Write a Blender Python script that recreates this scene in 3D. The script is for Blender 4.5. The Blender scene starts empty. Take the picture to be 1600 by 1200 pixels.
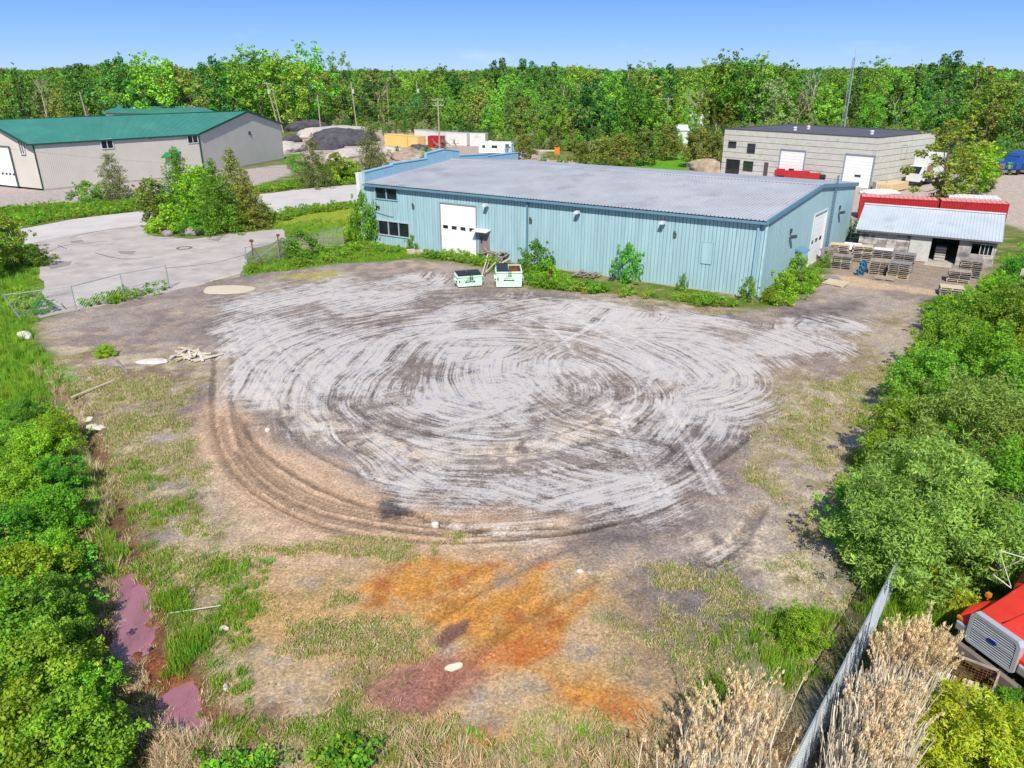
import bpy, math, random
import numpy as np
from mathutils import Vector, Matrix, Euler
R = random.Random(7)
NR = np.random.RandomState(11)
C = bpy.context.scene.collection
# ------------------------------------------------------------------ camera
FOC, CH, HZ = 1165.0, 16.0, 115.0
TH = math.atan((600 - HZ) / FOC); CT, ST = math.cos(TH), math.sin(TH)
cd = bpy.data.cameras.new('camera'); cam = bpy.data.objects.new('camera', cd); C.objects.link(cam)
cd.sensor_width = 36.0; cd.sensor_fit = 'HORIZONTAL'; cd.lens = FOC / 1600 * 36.0
cd.clip_start = 0.1; cd.clip_end = 20000
cam.location = (0, 0, CH); cam.rotation_euler = (math.pi / 2 - TH, 0, 0)
bpy.context.scene.camera = cam
# ------------------------------------------------------------------ world, sun, exposure
SUN_EL, SUN_D = 47.0, Vector((0.06, 1.0, 0)).normalized()
sc = bpy.context.scene
w = bpy.data.worlds.new("World"); sc.world = w; w.use_nodes = True
nt = w.node_tree; bg = nt.nodes['Background']
sky = nt.nodes.new('ShaderNodeTexSky'); sky.sky_type = 'NISHITA'; sky.sun_disc = False
sky.sun_elevation = math.radians(SUN_EL)
sky.sun_rotation = math.atan2(-SUN_D.x, -SUN_D.y)
sky.altitude = 100; sky.air_density = 1.0; sky.dust_density = 0.3; sky.ozone_density = 3.0
# thin wisps of cloud
tcw = nt.nodes.new('ShaderNodeTexCoord'); mp = nt.nodes.new('ShaderNodeMapping'); mp.inputs['Scale'].default_value = (2.2, 2.2, 9.0)
nz = nt.nodes.new('ShaderNodeTexNoise'); nz.inputs['Scale'].default_value = 2.3; nz.inputs['Detail'].default_value = 9; nz.inputs['Roughness'].default_value = .6
rp = nt.nodes.new('ShaderNodeValToRGB'); rp.color_ramp.elements[0].position = .60; rp.color_ramp.elements[1].position = .85
rp.color_ramp.elements[1].color = (.35, .35, .35, 1)
mxw = nt.nodes.new('ShaderNodeMix'); mxw.data_type = 'RGBA'; mxw.inputs['B'].default_value = (7.5, 8.2, 9.0, 1)
nt.links.new(tcw.outputs['Generated'], mp.inputs[0]); nt.links.new(mp.outputs[0], nz.inputs['Vector']); nt.links.new(nz.outputs['Fac'], rp.inputs[0])
nt.links.new(rp.outputs[0], mxw.inputs['Factor']); 
# deeper blue away from the horizon, all round
sx = nt.nodes.new('ShaderNodeSeparateXYZ'); gr_ = nt.nodes.new('ShaderNodeValToRGB'); nt.links.new(tcw.outputs['Generated'], sx.inputs[0]); nt.links.new(sx.outputs[2], gr_.inputs[0])
cr_ = gr_.color_ramp; cr_.elements[0].position = 0.0; cr_.elements[0].color = (3.6 / 9, 5.5 / 9, 8.2 / 9, 1); cr_.elements[1].position = .6; cr_.elements[1].color = (1.3 / 9, 2.1 / 9, 4.0 / 9, 1)
e_ = cr_.elements.new(.09); e_.color = (.95 / 9, 2.8 / 9, 7.2 / 9, 1); e_ = cr_.elements.new(.035); e_.color = (2.1 / 9, 4.3 / 9, 8.2 / 9, 1)
sc9 = nt.nodes.new('ShaderNodeVectorMath'); sc9.operation = 'SCALE'; sc9.inputs['Scale'].default_value = 9.0; nt.links.new(gr_.outputs[0], sc9.inputs[0])
mg = nt.nodes.new('ShaderNodeMix'); mg.data_type = 'RGBA'; mg.inputs['Factor'].default_value = .88; nt.links.new(sky.outputs[0], mg.inputs['A']); nt.links.new(sc9.outputs[0], mg.inputs['B']); nt.links.new(mg.outputs['Result'], mxw.inputs['A'])
nt.links.new(mxw.outputs['Result'], bg.inputs[0])
bg.inputs[1].default_value = 0.105
sd = bpy.data.lights.new('sun', 'SUN'); sd.energy = 5.0; sd.angle = math.radians(.5); sd.color = (1, .945, .85)
sun = bpy.data.objects.new('sun', sd); C.objects.link(sun); sun.location = (-40, -90, 120)
dv = Vector((SUN_D.x * math.cos(math.radians(SUN_EL)), SUN_D.y * math.cos(math.radians(SUN_EL)), -math.sin(math.radians(SUN_EL))))
sun.rotation_euler = dv.to_track_quat('-Z', 'Y').to_euler()
vs = sc.view_settings; vs.view_transform = 'Standard'; vs.look = 'None'; vs.gamma = 1; vs.use_curve_mapping = False; vs.exposure = 0.3
sc.cycles.use_denoising = True; sc.cycles.max_bounces = 6; sc.cycles.diffuse_bounces = 3; sc.cycles.transmission_bounces = 4

# ------------------------------------------------------------------ projection helpers (photo pixel -> place in the world)
def ray(x, y):
    v = 600 - y
    return (x - 800, FOC * CT + v * ST, -FOC * ST + v * CT)
def G(x, y, z=0.0):
    r = ray(x, y); t = (CH - z) / -r[2]
    return Vector((r[0] * t, r[1] * t, z))
def HT(x, y, y2):
    g = G(x, y); r = ray(x, y2); return CH + r[2] * g.y / r[1]
# ------------------------------------------------------------------ colour
def lin(c):
    return tuple((v / 12.92 if v <= .04045 else ((v + .055) / 1.055) ** 2.4) for v in [k / 255 for k in c])
def A(c, k=.8):
    return tuple(v * k for v in lin(c))
MATS = {}
def mat(name, col, rough=.7, metal=0.0, var=.10, scale=2.0, bump=0.0, bscale=30.0, dirt=None, dscale=1.5, damt=.5, k=.8, spec=.4, stretch=None):
    if name in MATS: return MATS[name]
    m = bpy.data.materials.new(name); m.use_nodes = True; n = m.node_tree; N = n.nodes; L = n.links; b = N['Principled BSDF']
    b.inputs['Roughness'].default_value = rough; b.inputs['Metallic'].default_value = metal; b.inputs['Specular IOR Level'].default_value = spec
    g = N.new('ShaderNodeNewGeometry'); mp = N.new('ShaderNodeMapping'); L.new(g.outputs['Position'], mp.inputs[0])
    if stretch: mp.inputs['Scale'].default_value = stretch
    t = N.new('ShaderNodeTexNoise'); t.inputs['Scale'].default_value = scale; t.inputs['Detail'].default_value = 6; t.inputs['Roughness'].default_value = .6
    L.new(mp.outputs[0], t.inputs['Vector'])
    c = A(col, k); mr = N.new('ShaderNodeMapRange'); mr.inputs[1].default_value = .3; mr.inputs[2].default_value = .7
    mr.inputs[3].default_value = 1 - var * 1.3; mr.inputs[4].default_value = 1 + var; L.new(t.outputs['Fac'], mr.inputs[0])
    mx = N.new('ShaderNodeMix'); mx.data_type = 'RGBA'; mx.blend_type = 'MULTIPLY'; mx.inputs['Factor'].default_value = 1
    mx.inputs['A'].default_value = (*c, 1); L.new(mr.outputs[0], mx.inputs['B']); out = mx.outputs['Result']
    if dirt:
        t2 = N.new('ShaderNodeTexNoise'); t2.inputs['Scale'].default_value = dscale; t2.inputs['Detail'].default_value = 8; t2.inputs['Roughness'].default_value = .7
        L.new(mp.outputs[0], t2.inputs['Vector'])
        r = N.new('ShaderNodeMapRange'); r.inputs[1].default_value = .75 - damt * .4; r.inputs[2].default_value = .95 - damt * .4; L.new(t2.outputs['Fac'], r.inputs[0])
        m2 = N.new('ShaderNodeMix'); m2.data_type = 'RGBA'; L.new(r.outputs[0], m2.inputs['Factor']); L.new(out, m2.inputs['A'])
        m2.inputs['B'].default_value = (*A(dirt, k), 1); out = m2.outputs['Result']
    L.new(out, b.inputs['Base Color'])
    if bump:
        t3 = N.new('ShaderNodeTexNoise'); t3.inputs['Scale'].default_value = bscale; t3.inputs['Detail'].default_value = 5; L.new(g.outputs['Position'], t3.inputs['Vector'])
        bm = N.new('ShaderNodeBump'); bm.inputs['Strength'].default_value = bump; bm.inputs['Distance'].default_value = .05
        L.new(t3.outputs['Fac'], bm.inputs['Height']); L.new(bm.outputs[0], b.inputs['Normal'])
    MATS[name] = m; return m
def leafmat(name, col, trans=.3, hue=.03, val=.25, rough=.55):
    m = bpy.data.materials.new(name); m.use_nodes = True; n = m.node_tree; N = n.nodes; L = n.links
    for x in list(N): N.remove(x)
    out = N.new('ShaderNodeOutputMaterial'); at = N.new('ShaderNodeAttribute'); at.attribute_name = 'Col'
    oi = N.new('ShaderNodeObjectInfo')
    mx = N.new('ShaderNodeMix'); mx.data_type = 'RGBA'; mx.blend_type = 'MULTIPLY'; mx.inputs['Factor'].default_value = 1
    mx.inputs['A'].default_value = (*col, 1); L.new(at.outputs['Color'], mx.inputs['B'])
    hs = N.new('ShaderNodeHueSaturation'); L.new(mx.outputs['Result'], hs.inputs['Color'])
    r1 = N.new('ShaderNodeMapRange'); r1.inputs[3].default_value = .5 - hue; r1.inputs[4].default_value = .5 + hue; L.new(oi.outputs['Random'], r1.inputs[0]); L.new(r1.outputs[0], hs.inputs['Hue'])
    mm = N.new('ShaderNodeMath'); mm.operation = 'MULTIPLY'; mm.inputs[1].default_value = 7.31; fr = N.new('ShaderNodeMath'); fr.operation = 'FRACT'
    L.new(oi.outputs['Random'], mm.inputs[0]); L.new(mm.outputs[0], fr.inputs[0])
    r2 = N.new('ShaderNodeMapRange'); r2.inputs[3].default_value = 1 - val; r2.inputs[4].default_value = 1 + val; L.new(fr.outputs[0], r2.inputs[0]); L.new(r2.outputs[0], hs.inputs['Value'])
    d = N.new('ShaderNodeBsdfPrincipled'); d.inputs['Roughness'].default_value = rough; d.inputs['Specular IOR Level'].default_value = .25
    t = N.new('ShaderNodeBsdfTranslucent'); ms = N.new('ShaderNodeMixShader'); ms.inputs[0].default_value = trans
    L.new(hs.outputs[0], d.inputs['Base Color']); L.new(hs.outputs[0], t.inputs['Color'])
    L.new(d.outputs[0], ms.inputs[1]); L.new(t.outputs[0], ms.inputs[2]); L.new(ms.outputs[0], out.inputs[0])
    MATS[name] = m; return m

# ------------------------------------------------------------------ object helpers
def tag(o, label=None, cat=None, group=None, kind=None):
    if label: o['label'] = label
    if cat: o['category'] = cat
    if group: o['group'] = group
    if kind: o['kind'] = kind
    return o
def thing(name, label, cat, loc=(0, 0, 0), rz=0.0, group=None):
    o = bpy.data.objects.new(name, None); C.objects.link(o); o.empty_display_size = .3
    o.location = loc; o.rotation_euler = (0, 0, rz)
    return tag(o, label, cat, group)
def copy_tree(o, loc=None, rz=None, label=None, parent=None, scale=None):
    c = o.copy(); C.objects.link(c)
    if parent: c.parent = parent
    for ch in list(o.children): copy_tree(ch, parent=c)
    if loc is not None: c.location = loc
    if rz is not None: c.rotation_euler = (c.rotation_euler.x, c.rotation_euler.y, rz)
    if label: c['label'] = label
    if scale is not None: c.scale = scale if hasattr(scale, '__len__') else (scale,) * 3
    return c
def child(name, me, parent, loc=(0, 0, 0), rot=(0, 0, 0)):
    o = bpy.data.objects.new(name, me); C.objects.link(o); o.parent = parent; o.location = loc; o.rotation_euler = rot
    return o
class Frame:
    """skewed local axes: a along u, b along v, z up, relative to a root placed at org"""
    def __init__(s, org, u, v): s.o = Vector((org[0], org[1], 0)); s.u = Vector((u[0], u[1], 0)).normalized(); s.v = Vector((v[0], v[1], 0)).normalized()
    def __call__(s, p): return s.u * p[0] + s.v * p[1] + Vector((0, 0, p[2]))
    def world(s, p): return s.o + s(p)
    def hit(s, px, py, b=0.0, a=None):
        """photo pixel -> (a, z) on wall plane b=const, or (b, z) on wall plane a=const"""
        r = Vector(ray(px, py))
        if a is None: P0 = s.o + s.v * b; d = s.u
        else: P0 = s.o + s.u * a; d = s.v
        # r.xy*t = P0 + d*q
        det = r.x * -d.y + d.x * r.y
        t = (P0.x * -d.y + d.x * P0.y) / det
        q = (r.x * t - P0.x) * d.x + (r.y * t - P0.y) * d.y
        return q, CH + r.z * t
class MB:
    def __init__(s, T=None): s.T = T or (lambda p: Vector(p)); s.v = []; s.f = []; s.m = []
    def pts(s, P):
        i = len(s.v); s.v += [tuple(s.T(p)) for p in P]; return i
    def face(s, P, mi=0):
        i = s.pts(P); s.f.append(tuple(range(i, i + len(P)))); s.m.append(mi)
    def hexa(s, P, mi=0):
        i = s.pts(P)
        for q in ((0, 3, 2, 1), (4, 5, 6, 7), (0, 1, 5, 4), (1, 2, 6, 5), (2, 3, 7, 6), (3, 0, 4, 7)): s.f.append(tuple(i + k for k in q)); s.m.append(mi)
        return s
    def box(s, x0, x1, y0, y1, z0, z1, mi=0):
        return s.hexa([(x0, y0, z0), (x1, y0, z0), (x1, y1, z0), (x0, y1, z0), (x0, y0, z1), (x1, y0, z1), (x1, y1, z1), (x0, y1, z1)], mi)
    def beam(s, p0, p1, w, h, mi=0, up=(0, 0, 1)):
        p0, p1 = Vector(p0), Vector(p1); d = (p1 - p0).normalized(); x = d.cross(Vector(up))
        if x.length < 1e-3: x = d.cross(Vector((1, 0, 0)))
        x.normalize(); z = x.cross(d); x *= w / 2; z *= h / 2
        return s.hexa([p0 - x - z, p0 + x - z, p1 + x - z, p1 - x - z, p0 - x + z, p0 + x + z, p1 + x + z, p1 - x + z], mi)
    def tube(s, p0, p1, r0, r1=None, n=6, mi=0, cap=True):
        r1 = r0 if r1 is None else r1; p0, p1 = Vector(p0), Vector(p1); d = (p1 - p0).normalized()
        x = d.cross(Vector((0, 0, 1))) if abs(d.z) < .95 else d.cross(Vector((1, 0, 0))); x.normalize(); y = d.cross(x)
        P = []
        for p, r in ((p0, r0), (p1, r1)):
            for k in range(n):
                a = 2 * math.pi * k / n; P.append(p + x * (math.cos(a) * r) + y * (math.sin(a) * r))
        i = s.pts(P)
        for k in range(n): s.f.append((i + k, i + (k + 1) % n, i + n + (k + 1) % n, i + n + k)); s.m.append(mi)
        if cap: s.f.append(tuple(i + k for k in range(n))[::-1]); s.m.append(mi); s.f.append(tuple(i + n + k for k in range(n))); s.m.append(mi)
        return s
    def path(s, P, r, n=5, mi=0, r1=None):
        r1 = r if r1 is None else r1; k = len(P) - 1
        for i in range(k): s.tube(P[i], P[i + 1], r + (r1 - r) * i / k, r + (r1 - r) * (i + 1) / k, n, mi)
        return s
    def prism(s, poly, e, mi=0):
        """poly: planar ring, e: extrusion vector (both before T)"""
        n = len(poly); e = Vector(e); i = s.pts(list(poly) + [Vector(p) + e for p in poly])
        s.f.append(tuple(i + k for k in range(n))[::-1]); s.m.append(mi); s.f.append(tuple(i + n + k for k in range(n))); s.m.append(mi)
        for k in range(n): s.f.append((i + k, i + (k + 1) % n, i + n + (k + 1) % n, i + n + k)); s.m.append(mi)
        return s
    def mesh(s, name, mats, smooth=False):
        me = bpy.data.meshes.new(name); me.from_pydata(s.v, [], s.f)
        for m in (mats if isinstance(mats, (list, tuple)) else [mats]): me.materials.append(m)
        me.polygons.foreach_set('material_index', s.m)
        if smooth: me.polygons.foreach_set('use_smooth', [True] * len(me.polygons))
        # consistent outward normals
        import bmesh
        bm = bmesh.new(); bm.from_mesh(me); bmesh.ops.recalc_face_normals(bm, faces=bm.faces); bm.to_mesh(me); bm.free()
        return me
    def build(s, name, mats, parent=None, smooth=False, loc=(0, 0, 0)):
        o = bpy.data.objects.new(name, s.mesh(name, mats, smooth)); C.objects.link(o); o.parent = parent; o.location = loc
        return o
def bevel(o, w=.02, seg=2):
    m = o.modifiers.new('bevel', 'BEVEL'); m.width = w; m.segments = seg; m.limit_method = 'ANGLE'; m.angle_limit = math.radians(35); return o
def np_mesh(name, V, Fq, mat_, cols=None, smooth=False):
    me = bpy.data.meshes.new(name); n = Fq.shape[1]
    me.vertices.add(len(V)); me.vertices.foreach_set('co', np.asarray(V, np.float32).ravel())
    me.loops.add(Fq.size); me.loops.foreach_set('vertex_index', np.asarray(Fq, np.int32).ravel())
    me.polygons.add(len(Fq)); me.polygons.foreach_set('loop_start', np.arange(0, Fq.size, n, dtype=np.int32)); me.polygons.foreach_set('loop_total', np.full(len(Fq), n, np.int32))
    if cols is not None:
        a = me.color_attributes.new('Col', 'FLOAT_COLOR', 'POINT'); cc = np.ones((len(V), 4), np.float32); cc[:, :3] = cols; a.data.foreach_set('color', cc.ravel())
    if smooth: me.polygons.foreach_set('use_smooth', np.ones(len(Fq), bool))
    for m in (mat_ if isinstance(mat_, (list, tuple)) else [mat_]): me.materials.append(m)
    me.update(calc_edges=True); me.validate(); return me
def text_mesh(txt, size, depth, m, name='lettering'):
    cu = bpy.data.curves.new('t', 'FONT'); cu.body = txt; cu.size = size; cu.extrude = depth; cu.align_x = 'CENTER'; cu.align_y = 'CENTER'; cu.resolution_u = 3
    o = bpy.data.objects.new('t', cu); C.objects.link(o); dg = bpy.context.evaluated_depsgraph_get(); me = bpy.data.meshes.new_from_object(o.evaluated_get(dg))
    me.name = name; bpy.data.objects.remove(o); me.materials.clear(); me.materials.append(m); return me
# numpy value noise
_T = np.random.RandomState(3).rand(8, 256, 256)
def vn(x, y, s=0):
    T = _T[s % 8]; xi = np.floor(x).astype(int); yi = np.floor(y).astype(int); fx = x - xi; fy = y - yi
    fx = fx * fx * (3 - 2 * fx); fy = fy * fy * (3 - 2 * fy); a = xi & 255; b = yi & 255; a1 = (a + 1) & 255; b1 = (b + 1) & 255
    return (T[a, b] * (1 - fx) + T[a1, b] * fx) * (1 - fy) + (T[a, b1] * (1 - fx) + T[a1, b1] * fx) * fy
def fbm(x, y, o=4, s=0):
    r = 0; a = .5; t = 0
    for k in range(o): r = r + a * vn(x * 2 ** k + 17 * k, y * 2 ** k + 5 * k, s + k); t += a; a *= .5
    return r / t
def sstep(a, b, x):
    t = np.clip((x - a) / (b - a), 0, 1); return t * t * (3 - 2 * t)
# ================================================================== GROUND
def lines(segs):
    out = []
    for a, b, st in segs:
        n = max(1, int(round((b - a) / st))); out += list(np.linspace(a, b, n, endpoint=False))
    return out
def geo(a, b, n): return list(a * (b / a) ** (np.arange(1, n + 1) / n))
xr = lines([(0, 22, .115), (22, 46, .25), (46, 130, .8)]) + [130] + geo(130, 6000, 16)
XS = np.array([-v for v in xr[::-1] if v > 0] + xr)
YS = np.array([-300, -60, -20, 0, 6] + lines([(9, 30, .1), (30, 62, .16), (62, 96, .3), (96, 260, 1.1)]) + [260] + geo(260, 9000, 24))
GX, GY = np.meshgrid(XS, YS, indexing='xy')
gx, gy = GX.ravel(), GY.ravel()
wn1 = fbm(gx * .35, gy * .35, 4, 0) - .5; wn2 = fbm(gx * .35 + 40, gy * .35 + 9, 4, 2) - .5
wf1 = fbm(gx * 1.7, gy * 1.7, 3, 1) - .5; wf2 = fbm(gx * 1.7 + 31, gy * 1.7 + 7, 3, 3) - .5
def pw(P): return [G(x, y) for x, y in P]
def sdist(poly, x, y, closed=True):
    d = np.full(x.shape, 1e9); ins = np.zeros(x.shape, bool); n = len(poly)
    for i in range(n if closed else n - 1):
        a = poly[i]; b = poly[(i + 1) % n]; ex, ey = b[0] - a[0], b[1] - a[1]; wx, wy = x - a[0], y - a[1]
        t = np.clip((wx * ex + wy * ey) / (ex * ex + ey * ey + 1e-9), 0, 1); d = np.minimum(d, np.hypot(wx - ex * t, wy - ey * t))
        if closed:
            c = ((a[1] > y) != (b[1] > y)); 
            with np.errstate(divide='ignore', invalid='ignore'): xc = (b[0] - a[0]) * (y - a[1]) / (b[1] - a[1] if b[1] != a[1] else 1e-9) + a[0]
            ins ^= c & (x < xc)
    return np.where(ins, d, -d) if closed else d
def region(P, soft=.6, warp=1.2, fine=.5, px=True):
    W = pw(P) if px else [Vector((a, b, 0)) for a, b in P]
    x0 = min(p[0] for p in W) - 6; x1 = max(p[0] for p in W) + 6; y0 = min(p[1] for p in W) - 6; y1 = max(p[1] for p in W) + 6
    sel = np.where((gx > x0) & (gx < x1) & (gy > y0) & (gy < y1))[0]; out = np.zeros(gx.shape)
    if len(sel):
        d = sdist(W, gx[sel] + warp * wn1[sel] + fine * wf1[sel], gy[sel] + warp * wn2[sel] + fine * wf2[sel]); out[sel] = sstep(-soft, soft, d)
    return out
def band(P, width, soft=.15, warp=.25, px=True):
    W = pw(P) if px else [Vector((a, b, 0)) for a, b in P]
    x0 = min(p[0] for p in W) - 3; x1 = max(p[0] for p in W) + 3; y0 = min(p[1] for p in W) - 3; y1 = max(p[1] for p in W) + 3
    sel = np.where((gx > x0) & (gx < x1) & (gy > y0) & (gy < y1))[0]; out = np.zeros(gx.shape)
    if len(sel):
        d = sdist(W, gx[sel] + warp * wf1[sel], gy[sel] + warp * wf2[sel], closed=False); out[sel] = 1 - sstep(width / 2 - soft, width / 2 + soft, d)
    return out
def curve(P, n=8):
    """Catmull-Rom through photo pixels"""
    Q = [P[0]] + list(P) + [P[-1]]; out = []
    for i in range(1, len(Q) - 2):
        for k in range(n):
            t = k / n; q = []
            for c in (0, 1):
                a, b, c1, d = Q[i - 1][c], Q[i][c], Q[i + 1][c], Q[i + 2][c]
                q.append(.5 * (2 * b + (c1 - a) * t + (2 * a - 5 * b + 4 * c1 - d) * t * t + (3 * b - a - 3 * c1 + d) * t ** 3))
            out.append(tuple(q))
    return out + [tuple(P[-1])]
n05 = fbm(gx * .12, gy * .12, 4, 5); n1 = fbm(gx * .5, gy * .5, 5, 1); n2 = fbm(gx * 2.1, gy * 2.1, 4, 4); n3 = fbm(gx * 1.1 + 9, gy * 1.1, 4, 6)
def lerp(c, col, m, k=.8):
    col = np.array(A(col, k)); return c * (1 - m[:, None]) + col * m[:, None]
col = np.tile(np.array(A((118, 128, 66))), (len(gx), 1))                          # scrubby grass everywhere else
col = lerp(col, (92, 118, 44), sstep(.45, .62, n1)); col = lerp(col, (160, 146, 104), sstep(.56, .7, n3) * .7)
hgt = (n1 - .5) * .10 + (n2 - .5) * .04
# the gravel yard
YARD = [(62, 505), (160, 470), (265, 455), (330, 440), (375, 428), (440, 418), (560, 408), (660, 404), (760, 420), (830, 455), (960, 460), (1100, 478), (1200, 482), (1290, 440), (1320, 425), (1530, 440), (1470, 470), (1450, 520), (1420, 570), (1400, 640), (1320, 720), (1310, 800), (1330, 880), (1330, 1000), (1260, 1300), (420, 1300), (300, 1200), (300, 1050), (250, 900), (190, 780), (140, 700), (100, 600)]
yard = region(YARD, .8, 1.5, .8)
col = lerp(col, (172, 158, 148), yard)
col = lerp(col, (150, 134, 126), yard * sstep(.42, .62, n1)); col = lerp(col, (188, 166, 146), yard * sstep(.5, .7, n3) * .8); col = lerp(col, (142, 132, 128), yard * sstep(.52, .7, n05) * .5)
hgt = hgt * (1 - yard * .65)
# darker damp gravel
for P, a in (([(180, 490), (340, 500), (330, 540), (200, 530)], .35), ([(200, 640), (330, 600), (345, 640), (210, 660)], .5), ([(500, 470), (760, 450), (900, 470), (700, 520), (560, 560), (430, 560)], .55),
             ([(1230, 480), (1350, 465), (1340, 500), (1240, 510)], .9), ([(740, 800), (1000, 790), (1150, 820), (1100, 870), (900, 860), (700, 850)], .75), ([(980, 690), (1180, 640), (1140, 780), (1000, 790)], .7),
             ([(1000, 900), (1150, 870), (1180, 1010), (1100, 1080), (990, 1040), (960, 960)], .65), ([(600, 560), (760, 530), (740, 620), (600, 610)], .4)):
    col = lerp(col, (112, 102, 104), region(P, 1.0, 2.5, 1.0) * a * (.5 + .5 * sstep(.4, .6, n2)))
# tan mud along the outer curve
mud = region([(300, 640), (345, 620), (440, 700), (560, 760), (700, 800), (900, 810), (880, 850), (740, 870), (720, 900), (560, 870), (440, 920), (360, 860), (320, 760)], .8, 1.6, .6)
col = lerp(col, (212, 178, 148), mud * (.75 + .25 * n2)); 
mudl = region([(335, 545), (375, 545), (380, 640), (335, 640)], .3, .5, .3); col = lerp(col, (205, 186, 168), mudl * .8)
pale = band(curve([(400, 610), (480, 655), (560, 690), (660, 708), (780, 705), (900, 680), (960, 650)]), 1.7, .7, 2.0); col = lerp(col, (232, 212, 190), pale * .85 * sstep(.3, .55, n2))
col = lerp(col, (226, 206, 184), region([(1060, 840), (1190, 800), (1200, 870), (1130, 900), (1040, 880)], .9, 2, .8) * sstep(.38, .55, n2) * .9)
col = lerp(col, (222, 212, 206), region([(800, 820), (880, 815), (860, 850), (790, 850)], .7, 2, .8) * .4)
# dry trampled grass at the sides and the front
dry = np.maximum.reduce([region([(60, 520), (150, 540), (330, 560), (330, 610), (200, 640), (320, 700), (330, 800), (420, 880), (440, 960), (330, 1000), (420, 1300), (200, 1300), (60, 900)], 1.2, 2.5, 1.2) * .9,
                         region([(1200, 600), (1300, 580), (1420, 560), (1400, 700), (1320, 760), (1330, 1200), (1100, 1200), (1120, 900), (1250, 860), (1180, 740)], 1.5, 2.5, 1.2) * .8,
                         region([(440, 940), (560, 960), (640, 900), (700, 950), (560, 1080), (640, 1130), (950, 1080), (1000, 1160), (1200, 1200), (900, 1320), (400, 1320)], 1.0, 2.5, 1.2) * .85,
                         region([(890, 455), (1100, 470), (1180, 480), (1150, 495), (960, 480)], .8, 2, 1) * .6, region([(1360, 500), (1470, 470), (1440, 560), (1400, 600), (1300, 560)], 1.2, 2, 1) * .7])
col = lerp(col, (196, 178, 148), dry * sstep(.36, .6, n2)); col = lerp(col, (138, 128, 84), dry * sstep(.5, .66, n3) * .8); col = lerp(col, (124, 104, 84), dry * sstep(.58, .7, n1) * .6)
front = region([(230, 850), (420, 860), (760, 862), (960, 872), (1010, 900), (960, 1000), (1040, 1100), (1330, 1150), (1330, 1330), (150, 1330), (170, 900)], 1.4, 2.5, 1.2)
col = lerp(col, (194, 168, 134), front * (.45 + .45 * sstep(.35, .6, n2))); col = lerp(col, (142, 130, 86), front * sstep(.52, .68, n1) * .75)
col = lerp(col, (212, 196, 170), region([(1190, 860), (1320, 860), (1330, 960), (1180, 930)], 1.0, 2.0, 1.0) * sstep(.35, .6, n2) * .8)
col = lerp(col, (92, 88, 92), region([(586, 788), (600, 780), (625, 778), (642, 788), (644, 802), (625, 812), (600, 812), (588, 802)], .4, 1.2, .9) * .95)
col = lerp(col, (116, 84, 66), region([(262, 1140), (330, 1110), (410, 1105), (430, 1150), (320, 1215), (250, 1200)], .6, 1.4, .8) * .75)
col = lerp(col, (116, 108, 108), region([(960, 900), (1150, 860), (1190, 900), (1190, 1010), (1120, 1090), (1000, 1060), (950, 980)], 1.0, 2.5, 1.2) * (.45 + .45 * sstep(.4, .6, n2)))
# ochre and rust seep in the foreground
och = region([(370, 960), (440, 920), (560, 930), (600, 900), (700, 880), (860, 880), (840, 920), (920, 920), (880, 1000), (960, 1060), (1020, 1090), (1000, 1130), (860, 1100), (720, 1120), (580, 1110), (600, 1040), (460, 1010), (380, 990)], .7, 2.2, 1.2)
och2 = region([(330, 960), (440, 880), (600, 850), (900, 850), (980, 940), (1060, 1080), (1050, 1180), (560, 1160), (440, 1060)], 1.6, 2.6, 1.5); col = lerp(col, (202, 166, 122), och2 * .6 * sstep(.3, .6, n2)); col = lerp(col, (200, 162, 112), och * sstep(.30, .5, n1)); 
rust = np.maximum.reduce([region([(560, 915), (640, 880), (790, 872), (760, 900), (700, 930), (640, 960), (590, 950)], .5, 1.5, .7), region([(720, 930), (850, 875), (830, 930), (880, 930), (860, 960), (800, 1020), (740, 1010), (690, 990), (650, 960)], .5, 1.5, .7),
                          region([(860, 960), (925, 925), (870, 1010), (800, 1050), (790, 1030)], .3, .8, .5), region([(860, 1050), (980, 1080), (1030, 1130), (960, 1120), (870, 1080)], .4, 1, .6), region([(700, 1130), (780, 1150), (1000, 1160), (900, 1220), (760, 1220)], .6, 2, .9)])
col = lerp(col, (206, 144, 70), rust * sstep(.15, .45, n2 * .5 + n1 * .5) * .95); col = lerp(col, (174, 104, 60), rust * sstep(.50, .62, n3) * .75); col = lerp(col, (192, 150, 100), rust * sstep(.60, .68, n2) * .5)
col = lerp(col, (196, 110, 52), region([(790, 1000), (860, 990), (840, 1040), (720, 1060), (690, 1040)], .5, 1.2, .7) * .7)
purp = np.maximum(region([(565, 1085), (640, 1035), (700, 1030), (740, 1060), (690, 1110), (620, 1120)], .35, .7, .4), region([(675, 1005), (705, 975), (735, 968), (725, 990), (690, 1015)], .12, .2, .15))
col = lerp(col, (158, 112, 102), purp * .95); col = lerp(col, (110, 84, 68), region([(675, 1005), (705, 975), (735, 968), (725, 990), (690, 1015)], .12, .2, .15) * .7)
col = lerp(col, (176, 120, 98), region([(640, 1030), (760, 1020), (740, 1080), (660, 1120)], .5, 1, .8) * .6)
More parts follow.
